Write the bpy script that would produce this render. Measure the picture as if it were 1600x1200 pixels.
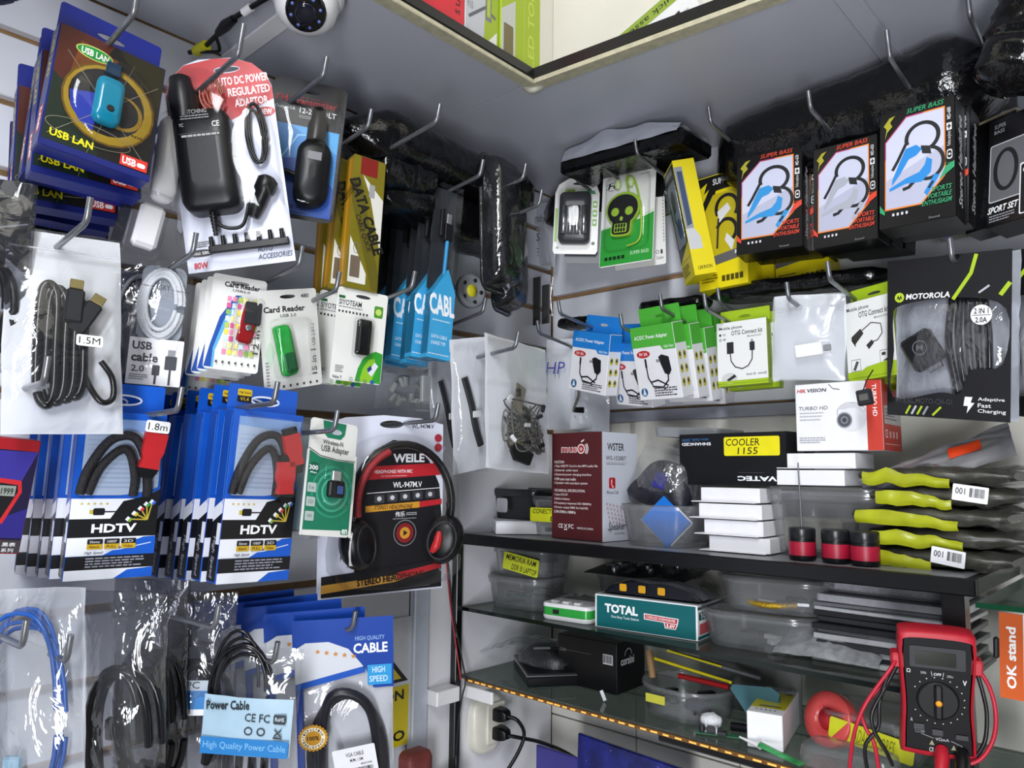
import bpy, math, random
from mathutils import Vector, Matrix, Quaternion, noise
from mathutils.geometry import tessellate_polygon

for _o in list(bpy.data.objects):
    bpy.data.objects.remove(_o)
SC = bpy.context.scene
COL = SC.collection
PI = math.pi
RND = random.Random(7)

# ------------------------------------------------------------------ camera
YAW, PITCH, ROLL, FPX = math.radians(42.6), math.radians(6.7), math.radians(0.6), 1175.0
CAMLOC = Vector((1.0, -1.21, 1.5))
_F = Vector((-math.sin(YAW), math.cos(YAW), 0)); _R = Vector((math.cos(YAW), math.sin(YAW), 0)); _U = Vector((0, 0, 1))
_F2 = _F * math.cos(PITCH) + _U * math.sin(PITCH); _U2 = _U * math.cos(PITCH) - _F * math.sin(PITCH)
_R3 = _R * math.cos(ROLL) + _U2 * math.sin(ROLL); _U3 = _U2 * math.cos(ROLL) - _R * math.sin(ROLL)
cd = bpy.data.cameras.new('camera'); cam = bpy.data.objects.new('camera', cd); COL.objects.link(cam)
cd.sensor_width = 36.0; cd.lens = 36.0 * FPX / 1600.0; cd.clip_start = 0.01
cam.matrix_world = Matrix(((_R3.x, _U3.x, -_F2.x, CAMLOC.x), (_R3.y, _U3.y, -_F2.y, CAMLOC.y), (_R3.z, _U3.z, -_F2.z, CAMLOC.z), (0, 0, 0, 1)))
SC.camera = cam

# ------------------------------------------------------------------ world, lamps, exposure
W = bpy.data.worlds.new('shop_ambient'); SC.world = W; W.use_nodes = True
W.node_tree.nodes['Background'].inputs['Color'].default_value = (0.80, 0.87, 1.0, 1)
W.node_tree.nodes['Background'].inputs['Strength'].default_value = 0.16

def area_light(name, loc, target, sx, sy, power, col):
    l = bpy.data.lights.new(name, 'AREA'); l.shape = 'RECTANGLE'; l.size = sx; l.size_y = sy; l.energy = power; l.color = col
    o = bpy.data.objects.new(name, l); COL.objects.link(o); o.location = loc
    o.rotation_euler = (Vector(target) - Vector(loc)).to_track_quat('-Z', 'Y').to_euler()
    return o
area_light('shop_ceiling_tube_lamp', (1.25, -1.92, 2.5), (0.45, -0.15, 1.45), 0.22, 1.1, 43, (0.93, 0.96, 1.0))
area_light('added_low_fill_light', (1.35, -1.8, 0.95), (0.55, 0.0, 1.5), 0.3, 0.8, 29, (0.93, 0.95, 1.0))  # added unseen fill from below, brightens the upper shelf underside and right wall
area_light('upper_ceiling_lamp', (1.3, -1.3, 2.7), (0.6, -0.5, 2.9), 0.8, 0.8, 5, (1.0, 0.96, 0.86))

VS = SC.view_settings
VS.view_transform = 'Standard'; VS.look = 'None'; VS.gamma = 1.0; VS.use_curve_mapping = False
VS.exposure = -0.5
SC.cycles.transparent_max_bounces = 48
SC.cycles.max_bounces = 12

# ------------------------------------------------------------------ helpers
def lin(c):
    return c / 12.92 if c <= 0.04045 else ((c + 0.055) / 1.055) ** 2.4
def hexc(h):
    h = h.lstrip('#')
    if len(h) == 3: h = ''.join(a * 2 for a in h)
    return tuple(lin(int(h[i:i + 2], 16) / 255) for i in (0, 2, 4))
MATS = {}
def mat(name, col, rough=0.5, metal=0.0, var=0.06, scale=40.0, bump=0.0, emit=0.0, spec=0.5, coat=0.0):
    if name in MATS: return MATS[name]
    m = bpy.data.materials.new(name); m.use_nodes = True; nt = m.node_tree; b = nt.nodes['Principled BSDF']
    c = hexc(col)
    b.inputs['Roughness'].default_value = rough; b.inputs['Metallic'].default_value = metal
    b.inputs['Specular IOR Level'].default_value = spec; b.inputs['Coat Weight'].default_value = coat
    tc = nt.nodes.new('ShaderNodeTexCoord'); n = nt.nodes.new('ShaderNodeTexNoise'); n.inputs['Scale'].default_value = scale; n.inputs['Detail'].default_value = 4
    nt.links.new(tc.outputs['Object'], n.inputs['Vector'])
    r = nt.nodes.new('ShaderNodeValToRGB')
    r.color_ramp.elements[0].position = 0.3; r.color_ramp.elements[1].position = 0.7
    r.color_ramp.elements[0].color = tuple(x * (1 - var) for x in c) + (1,); r.color_ramp.elements[1].color = tuple(min(1, x * (1 + var)) for x in c) + (1,)
    nt.links.new(n.outputs['Fac'], r.inputs['Fac']); nt.links.new(r.outputs['Color'], b.inputs['Base Color'])
    if bump:
        bp = nt.nodes.new('ShaderNodeBump'); bp.inputs['Strength'].default_value = bump; bp.inputs['Distance'].default_value = 0.002
        nt.links.new(n.outputs['Fac'], bp.inputs['Height']); nt.links.new(bp.outputs['Normal'], b.inputs['Normal'])
    if emit:
        b.inputs['Emission Color'].default_value = c + (1,); b.inputs['Emission Strength'].default_value = emit
    MATS[name] = m; return m

def print_mat(name, rough, coat=0.0):
    if name in MATS: return MATS[name]
    m = bpy.data.materials.new(name); m.use_nodes = True; nt = m.node_tree; b = nt.nodes['Principled BSDF']
    a = nt.nodes.new('ShaderNodeAttribute'); a.attribute_name = 'ink'
    nt.links.new(a.outputs['Color'], b.inputs['Base Color']); b.inputs['Roughness'].default_value = rough; b.inputs['Coat Weight'].default_value = coat
    MATS[name] = m; return m
INK = print_mat('printed_ink', 0.38)
INKM = print_mat('printed_ink_matt', 0.7)

def film(name, refl=0.07, milk=0.0, milkcol='#dfe3ea', rough=0.1, bump=0.3, scale=25.0, tint='#ffffff', stretch=(1, 1, 1), grazing=0.5):
    """thin clear plastic: transparent + gloss (+ milky diffuse share)"""
    if name in MATS: return MATS[name]
    m = bpy.data.materials.new(name); m.use_nodes = True; nt = m.node_tree; nt.nodes.clear()
    N = nt.nodes.new; Lk = nt.links.new
    out = N('ShaderNodeOutputMaterial'); tr = N('ShaderNodeBsdfTransparent'); gl = N('ShaderNodeBsdfGlossy'); mx = N('ShaderNodeMixShader')
    tr.inputs['Color'].default_value = hexc(tint) + (1,); gl.inputs['Roughness'].default_value = rough
    tc = N('ShaderNodeTexCoord'); mp = N('ShaderNodeMapping'); mp.inputs['Scale'].default_value = stretch
    nz = N('ShaderNodeTexNoise'); nz.inputs['Scale'].default_value = scale; nz.inputs['Detail'].default_value = 3; nz.inputs['Distortion'].default_value = 1.2
    bp = N('ShaderNodeBump'); bp.inputs['Strength'].default_value = bump; bp.inputs['Distance'].default_value = 0.004
    Lk(tc.outputs['Object'], mp.inputs['Vector']); Lk(mp.outputs['Vector'], nz.inputs['Vector']); Lk(nz.outputs['Fac'], bp.inputs['Height']); Lk(bp.outputs['Normal'], gl.inputs['Normal'])
    lw = N('ShaderNodeLayerWeight'); lw.inputs['Blend'].default_value = 0.25; Lk(bp.outputs['Normal'], lw.inputs['Normal'])
    ml = N('ShaderNodeMath'); ml.operation = 'MULTIPLY_ADD'; ml.inputs[1].default_value = grazing; ml.inputs[2].default_value = refl; ml.use_clamp = True
    Lk(lw.outputs['Fresnel'], ml.inputs[0]); Lk(ml.outputs[0], mx.inputs['Fac'])
    base = tr
    if milk:
        df = N('ShaderNodeBsdfDiffuse'); df.inputs['Color'].default_value = hexc(milkcol) + (1,)
        m2 = N('ShaderNodeMixShader'); m2.inputs['Fac'].default_value = milk
        Lk(tr.outputs[0], m2.inputs[1]); Lk(df.outputs[0], m2.inputs[2]); base = m2
    Lk(base.outputs[0], mx.inputs[1]); Lk(gl.outputs[0], mx.inputs[2]); Lk(mx.outputs[0], out.inputs['Surface'])
    MATS[name] = m; return m
CLEAR = film('clear_film', 0.045, 0.015, bump=0.5, scale=30, rough=0.08)
CRINKLE = film('crinkled_clear_film', 0.12, 0.03, bump=1.0, scale=26, rough=0.1, stretch=(1.6, .7, 1))
ZIP = film('milky_zip_film', 0.06, 0.32, bump=0.5, scale=18, rough=0.18)
WHITEBAG = film('white_backed_film', 0.05, 0.80, bump=0.5, scale=18, rough=0.2, milkcol='#e9ecf3')
BLISTER = film('clear_blister', 0.02, 0.0, bump=0.12, scale=14, rough=0.06, grazing=.32)
TUB = film('cloudy_tub_plastic', 0.05, 0.15, bump=0.1, scale=10, rough=0.2, milkcol='#a9acb0')
DARKFILM = film('smoky_film', 0.08, 0.10, bump=0.7, scale=26, rough=0.1, milkcol='#5a5c62', tint='#b9bbc2')
GLASS = film('shelf_glass', 0.08, 0.20, bump=0.0, rough=0.04, milkcol='#747976', tint='#b2bfb8')

class G:
    def __init__(s): s.v = []; s.f = []; s.c = []; s.sm = []
    def add(s, vs, fs, col=None, smooth=False):
        o = len(s.v); s.v += [tuple(p) for p in vs]
        for q in fs:
            s.f.append(tuple(i + o for i in q)); s.c.append(col); s.sm.append(smooth)
        return s
    def box(s, x0, y0, z0, x1, y1, z1, ch=0.0, col=None):
        if ch <= 0:
            v = [(x, y, z) for z in (z0, z1) for y in (y0, y1) for x in (x0, x1)]
            return s.add(v, [(0, 2, 3, 1), (4, 5, 7, 6), (0, 1, 5, 4), (2, 6, 7, 3), (0, 4, 6, 2), (1, 3, 7, 5)], col)
        ch = min(ch, (x1 - x0) * .45, (y1 - y0) * .45, (z1 - z0) * .45)
        lv = []
        for (i, z) in ((ch, z0), (0, z0 + ch), (0, z1 - ch), (ch, z1)):
            lv.append([(x0 + ch, y0 + i, z), (x1 - ch, y0 + i, z), (x1 - i, y0 + ch, z), (x1 - i, y1 - ch, z), (x1 - ch, y1 - i, z), (x0 + ch, y1 - i, z), (x0 + i, y1 - ch, z), (x0 + i, y0 + ch, z)])
        return s.rings(lv, col=col)
    def rings(s, lv, col=None, smooth=False, cap=(True, True), closed=True):
        n = len(lv[0]); vs = [p for r in lv for p in r]; fs = []
        for k in range(len(lv) - 1):
            for i in range(n if closed else n - 1):
                j = (i + 1) % n; fs.append((k * n + i, k * n + j, (k + 1) * n + j, (k + 1) * n + i))
        s.add(vs, fs, col, smooth)
        if cap[0]: s.add(lv[0], [tuple(range(n - 1, -1, -1))], col)
        if cap[1]: s.add(lv[-1], [tuple(range(n))], col)
        return s
    def prism(s, out, z0, z1, holes=(), col=None):
        loops = [list(out)] + [list(h) for h in holes]
        pts = [p for l in loops for p in l]
        tri = tessellate_polygon([[Vector((p[0], p[1], 0)) for p in l] for l in loops])
        n = len(pts); t2 = []
        for a, b, c in tri:
            A, B, Cc = pts[a], pts[b], pts[c]
            if (B[0] - A[0]) * (Cc[1] - A[1]) - (B[1] - A[1]) * (Cc[0] - A[0]) < 0: a, c = c, a
            t2.append((a, b, c))
        if z0 is None: return s.add([(p[0], p[1], z1) for p in pts], t2, col)
        fs = [tuple(i + n for i in t) for t in t2] + [t[::-1] for t in t2]
        o = 0
        for l in loops:
            m = len(l); ar = sum(l[i][0] * l[(i + 1) % m][1] - l[(i + 1) % m][0] * l[i][1] for i in range(m))
            ccw = (ar > 0) == (o == 0)
            for i in range(m):
                j = (i + 1) % m; q = (o + i, o + j, o + j + n, o + i + n); fs.append(q if ccw else q[::-1])
            o += m
        return s.add([(p[0], p[1], z0) for p in pts] + [(p[0], p[1], z1) for p in pts], fs, col)
    def loft(s, out, lev, col=None, smooth=True, cap=(False, True), ctr=None):
        n = len(out)
        cx, cy = ctr or (sum(p[0] for p in out) / n, sum(p[1] for p in out) / n)
        return s.rings([[(cx + (p[0] - cx) * k, cy + (p[1] - cy) * k, z) for p in out] for k, z in lev], col, smooth, cap)
    def lathe(s, prof, n=20, c=(0, 0, 0), ax='z', col=None, smooth=True, cap=(True, True)):
        lv = []
        for r, h in prof:
            ring = []
            for i in range(n):
                a = 2 * PI * i / n; x, y = r * math.cos(a), r * math.sin(a)
                p = {'z': (x, y, h), 'y': (x, h, -y), 'x': (h, x, y)}[ax]
                ring.append((c[0] + p[0], c[1] + p[1], c[2] + p[2]))
            lv.append(ring)
        return s.rings(lv, col, smooth, cap)
    def tube(s, pts, r, n=8, col=None, closed=False, flat=1.0):
        P = [Vector(p) for p in pts]; m = len(P); lv = []; up = None
        for i in range(m):
            if closed: d = P[(i + 1) % m] - P[i - 1]
            else: d = P[min(i + 1, m - 1)] - P[max(i - 1, 0)]
            if d.length < 1e-9: d = Vector((0, 0, 1))
            d.normalize()
            if up is None: up = Vector((0, 0, 1)) if abs(d.z) < .9 else Vector((1, 0, 0))
            a = up - d * up.dot(d)
            if a.length < 1e-4: a = Vector((1, 0, 0)) - d * d.x
            a.normalize(); b = d.cross(a); up = a
            rr = r[i] if isinstance(r, (list, tuple)) else r
            lv.append([tuple(P[i] + a * (rr * math.cos(2 * PI * k / n) * flat) + b * (rr * math.sin(2 * PI * k / n))) for k in range(n)])
        if closed: lv.append(lv[0])
        return s.rings(lv, col, True, (not closed, not closed))
    def ball(s, c, rx, ry=None, rz=None, n=14, m=9, col=None):
        ry = ry or rx; rz = rz or rx; lv = []
        for k in range(m + 1):
            a = -PI / 2 + PI * k / m; cr = max(math.cos(a), .02)
            lv.append([(c[0] + rx * cr * math.cos(2 * PI * i / n), c[1] + ry * cr * math.sin(2 * PI * i / n), c[2] + rz * math.sin(a)) for i in range(n)])
        return s.rings(lv, col, True)
    def xf(s, M, start=0):
        for i in range(start, len(s.v)): s.v[i] = tuple(M @ Vector(s.v[i]))
        return s
    def sheet(s, w, h, fn, nx=14, ny=18, col=None, smooth=True):
        vs = []
        for j in range(ny + 1):
            for i in range(nx + 1):
                vs.append(fn(i / nx, j / ny))
        fs = [(j * (nx + 1) + i, j * (nx + 1) + i + 1, (j + 1) * (nx + 1) + i + 1, (j + 1) * (nx + 1) + i) for j in range(ny) for i in range(nx)]
        return s.add(vs, fs, col, smooth)
    def build(s, name, m, parent=None, kind=None, label=None):
        me = bpy.data.meshes.new(name); me.from_pydata(s.v, [], s.f)
        me.polygons.foreach_set('use_smooth', s.sm)
        if any(c is not None for c in s.c):
            at = me.color_attributes.new('ink', 'FLOAT_COLOR', 'CORNER'); dat = []
            for q, c in zip(s.f, s.c): dat += list((c or (.5, .5, .5)) + (1,)) * len(q)
            at.data.foreach_set('color', dat)
        me.materials.append(m); me.update()
        o = bpy.data.objects.new(name, me); COL.objects.link(o)
        if parent: o.parent = parent
        if kind: o['kind'] = kind
        if label: o['label'] = label
        return o

def rrect(x0, y0, x1, y1, r, n=5):
    r = min(r, (x1 - x0) * .499, (y1 - y0) * .499); o = []
    for cx, cy, a0 in ((x1 - r, y0 + r, -90), (x1 - r, y1 - r, 0), (x0 + r, y1 - r, 90), (x0 + r, y0 + r, 180)):
        for k in range(n + 1):
            a = math.radians(a0 + 90 * k / n); o.append((cx + r * math.cos(a), cy + r * math.sin(a)))
    return o
def ell(cx, cy, rx, ry, n=20): return [(cx + rx * math.cos(2 * PI * i / n), cy + ry * math.sin(2 * PI * i / n)) for i in range(n)]
def crom(pts, k=6, closed=False):
    P = [Vector(p) for p in pts]; m = len(P); o = []
    rng = range(m if closed else m - 1)
    for i in rng:
        if closed: a, b, c, d = P[i - 1], P[i], P[(i + 1) % m], P[(i + 2) % m]
        else: a, b, c, d = P[max(i - 1, 0)], P[i], P[i + 1], P[min(i + 2, m - 1)]
        for j in range(k):
            t = j / k; o.append(.5 * (2 * b + (c - a) * t + (2 * a - 5 * b + 4 * c - d) * t * t + (3 * b - a - 3 * c + d) * t ** 3))
    if not closed: o.append(P[-1])
    return o

_TX = {}
def txt(body, bold=0.0):
    k = (body, bold)
    if k in _TX: return _TX[k]
    c = bpy.data.curves.new('lettering', 'FONT'); c.body = body; c.resolution_u = 2; c.offset = bold
    o = bpy.data.objects.new('lettering', c); me = bpy.data.meshes.new_from_object(o)
    v = [tuple(p.co) for p in me.vertices]; f = [tuple(p.vertices) for p in me.polygons]
    f2 = []
    for q in f:
        A, B, Cc = v[q[0]], v[q[1]], v[q[2]]
        if (B[0] - A[0]) * (Cc[1] - A[1]) - (B[1] - A[1]) * (Cc[0] - A[0]) < 0: q = q[::-1]
        f2.append(q)
    bpy.data.objects.remove(o); bpy.data.curves.remove(c); bpy.data.meshes.remove(me)
    _TX[k] = (v, f2); return _TX[k]

class Pr:
    """flat print on a face of size w x h; x,y in percent from the top-left corner"""
    def __init__(s, w, h, z=0.0003, M=None, step=0.00004):
        s.w, s.h, s.z, s.M, s.step = w, h, z, M, step; s.g = G()
    def q(s, x, y): return ((x / 100 - .5) * s.w, (1 - y / 100) * s.h)
    def p(s, pts, c):
        s.g.prism([s.q(*a) for a in pts], None, s.z, col=hexc(c)); s.z += s.step; return s
    def r(s, x0, y0, x1, y1, c): return s.p([(x0, y1), (x1, y1), (x1, y0), (x0, y0)], c)
    def rr(s, x0, y0, x1, y1, rad, c):
        a = s.q(x0, y1); b = s.q(x1, y0); s.g.prism(rrect(a[0], a[1], b[0], b[1], rad / 100 * s.w), None, s.z, col=hexc(c)); s.z += s.step; return s
    def e(s, cx, cy, rx, ry, c, n=22): return s.p(ell(cx, cy, rx, ry, n), c)
    def circ(s, cx, cy, r, c, n=22): return s.e(cx, cy, r, r * s.w / s.h, c, n)
    def l(s, pts, wd, c):
        P = [s.q(*a) for a in pts]; wd = wd / 100 * s.w / 2; A = []; B = []
        for i in range(len(P)):
            d = Vector(P[min(i + 1, len(P) - 1)]) - Vector(P[max(i - 1, 0)]); d.normalize(); nn = Vector((-d.y, d.x)) * wd
            A.append((P[i][0] + nn.x, P[i][1] + nn.y, s.z)); B.append((P[i][0] - nn.x, P[i][1] - nn.y, s.z))
        n = len(P); s.g.add(A + B, [(n + i, n + i + 1, i + 1, i) for i in range(n - 1)], hexc(c)); s.z += s.step; return s
    def ring(s, cx, cy, r, wd, c, n=28, a0=0, a1=360):
        k = s.w / s.h
        return s.l([(cx + r * math.cos(math.radians(a0 + (a1 - a0) * i / n)), cy + r * k * math.sin(math.radians(a0 + (a1 - a0) * i / n))) for i in range(n + 1)], wd, c)
    def ering(s, cx, cy, rx, ry, wd, c, n=28, a0=0, a1=360):
        return s.l([(cx + rx * math.cos(math.radians(a0 + (a1 - a0) * i / n)), cy + ry * math.sin(math.radians(a0 + (a1 - a0) * i / n))) for i in range(n + 1)], wd, c)
    def t(s, body, x0, y0, x1, y1, c, b=0.012, sh=0.0, rot=0.0, flip=False):
        v, f = txt(body, b)
        if not v: return s
        mx0 = min(p[0] for p in v); mx1 = max(p[0] for p in v); my0 = min(p[1] for p in v); my1 = max(p[1] for p in v)
        A = s.q(x0, y1); B = s.q(x1, y0); wd, ht = B[0] - A[0], B[1] - A[1]
        if rot in (90, -90): wd, ht = ht, wd
        cx, cy = (A[0] + B[0]) / 2, (A[1] + B[1]) / 2; ca, sa = math.cos(math.radians(rot)), math.sin(math.radians(rot)); o = []
        for p in v:
            x = ((p[0] - mx0) / (mx1 - mx0 + 1e-9) - .5) * wd; y = ((p[1] - my0) / (my1 - my0 + 1e-9) - .5) * ht
            x += sh * y
            if flip: x, y = -x, -y
            o.append((cx + x * ca - y * sa, cy + x * sa + y * ca, s.z))
        s.g.add(o, f, hexc(c)); s.z += s.step; return s
    def lines(s, x0, y0, x1, y1, n, c, seed=1, fill=.5):
        r = random.Random(seed); ph = (y1 - y0) / n
        for k in range(n):
            x = x0; end = x1 - (x1 - x0) * r.random() * .25
            while x < end:
                wl = (x1 - x0) * (.05 + r.random() * .1)
                y = y0 + ph * k
                xe = min(x + wl, end)
                s.g.prism([s.q(x, y + ph * fill), s.q(xe, y + ph * fill), s.q(xe, y), s.q(x, y)], None, s.z, col=hexc(c)); x = xe + (x1 - x0) * .02
        s.z += s.step; return s
    def bars(s, x0, y0, x1, y1, n, c='#111', seed=2):
        r = random.Random(seed); x = x0; st = (x1 - x0) / n
        for k in range(n):
            ww = st * (.3 + .5 * r.random())
            s.g.prism([s.q(x, y1), s.q(x + ww, y1), s.q(x + ww, y0), s.q(x, y0)], None, s.z, col=hexc(c)); x += st
        s.z += s.step; return s
    def star(s, cx, cy, r, c):
        k = s.w / s.h
        return s.p([(cx + (r if i % 2 == 0 else r * .42) * math.sin(PI * i / 5), cy - (r if i % 2 == 0 else r * .42) * k * math.cos(PI * i / 5)) for i in range(9, -1, -1)], c)
    def done(s, parent, name='printed_front', m=None, label=None):
        if s.M is not None: s.g.xf(s.M)
        return s.g.build(name, m or INK, parent, label=label)
def face_R(w, h, t):   # print frame for the right side of a box of width w, depth t (front at z=0)
    return Matrix(((0, 0, 1, w / 2), (0, 1, 0, 0), (-1, 0, 0, -t / 2), (0, 0, 0, 1)))
def face_L(w, h, t):
    return Matrix(((0, 0, -1, -w / 2), (0, 1, 0, 0), (1, 0, 0, -t / 2), (0, 0, 0, 1)))
def face_T(w, h, t):   # top: print height runs back
    return Matrix(((1, 0, 0, 0), (0, 0, 1, h), (0, -1, 0, 0), (0, 0, 0, 1)))
def face_B(w, h, t):
    return Matrix(((1, 0, 0, 0), (0, 0, -1, 0), (0, 1, 0, -t), (0, 0, 0, 1)))

def tag(o, label, cat, group=None):
    o['label'] = label; o['category'] = cat
    if group: o['group'] = group
    return o
def struct(o): o['kind'] = 'structure'; return o
def empty(name, label, cat, M, group=None):
    o = bpy.data.objects.new(name, None); o.empty_display_size = 0.02; COL.objects.link(o); o.matrix_world = M
    return tag(o, label, cat, group)
def pose(key, dx=0, dy=0, dz=0, yaw=0, roll=0, tilt=0):
    o, q, w, h = POSE[key]
    M = Matrix.Translation(o) @ Quaternion(q).to_matrix().to_4x4() @ Matrix.Translation((dx, dy, dz))
    if yaw or roll or tilt:
        M = M @ Matrix.Translation((0, h, 0)) @ Matrix.Rotation(math.radians(yaw), 4, 'Y') @ Matrix.Rotation(math.radians(tilt), 4, 'X') @ Matrix.Rotation(math.radians(roll), 4, 'Z') @ Matrix.Translation((0, -h, 0))
    return M
def pwh(key): return POSE[key][2], POSE[key][3]
WL = Matrix(((0, 0, 1, 0), (1, 0, 0, 0), (0, 1, 0, 0), (0, 0, 0, 1)))      # left wall frame: x right (+Y), y up, z out (+X)
WR = Matrix(((1, 0, 0, 0), (0, 0, -1, 0), (0, 1, 0, 0), (0, 0, 0, 1)))     # right wall frame
def ML(y, z, d, yaw=0, roll=0, tilt=0): return _wf(WL, y, z, d, yaw, roll, tilt)
def MR(x, z, d, yaw=0, roll=0, tilt=0): return _wf(WR, x, z, d, yaw, roll, tilt)
def _wf(Wm, a, z, d, yaw, roll, tilt):
    return Wm @ Matrix.Translation((a, z, d)) @ Matrix.Rotation(math.radians(yaw), 4, 'Y') @ Matrix.Rotation(math.radians(tilt), 4, 'X') @ Matrix.Rotation(math.radians(roll), 4, 'Z')
def dup(root, M, label=None, group=None):
    r = root.copy(); COL.objects.link(r); r.matrix_world = M
    if label: r['label'] = label
    if group: r['group'] = group
    for ch in list(root.children):
        c = ch.copy(); COL.objects.link(c); c.parent = r
        for g in list(ch.children):
            d = g.copy(); COL.objects.link(d); d.parent = c
    return r
def wallshift(M, wall, step, side=0, up=0):
    """move a pose along the hook towards the wall (step>0) , sideways and up, in world space"""
    v = Vector((-step, side, up)) if wall == 'L' else Vector((side, step, up))
    return Matrix.Translation(v) @ M
def slot(cx, cy, s=1.0):   # euro hang hole
    return ell(cx, cy, .014 * s, .0032 * s, 14)
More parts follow.
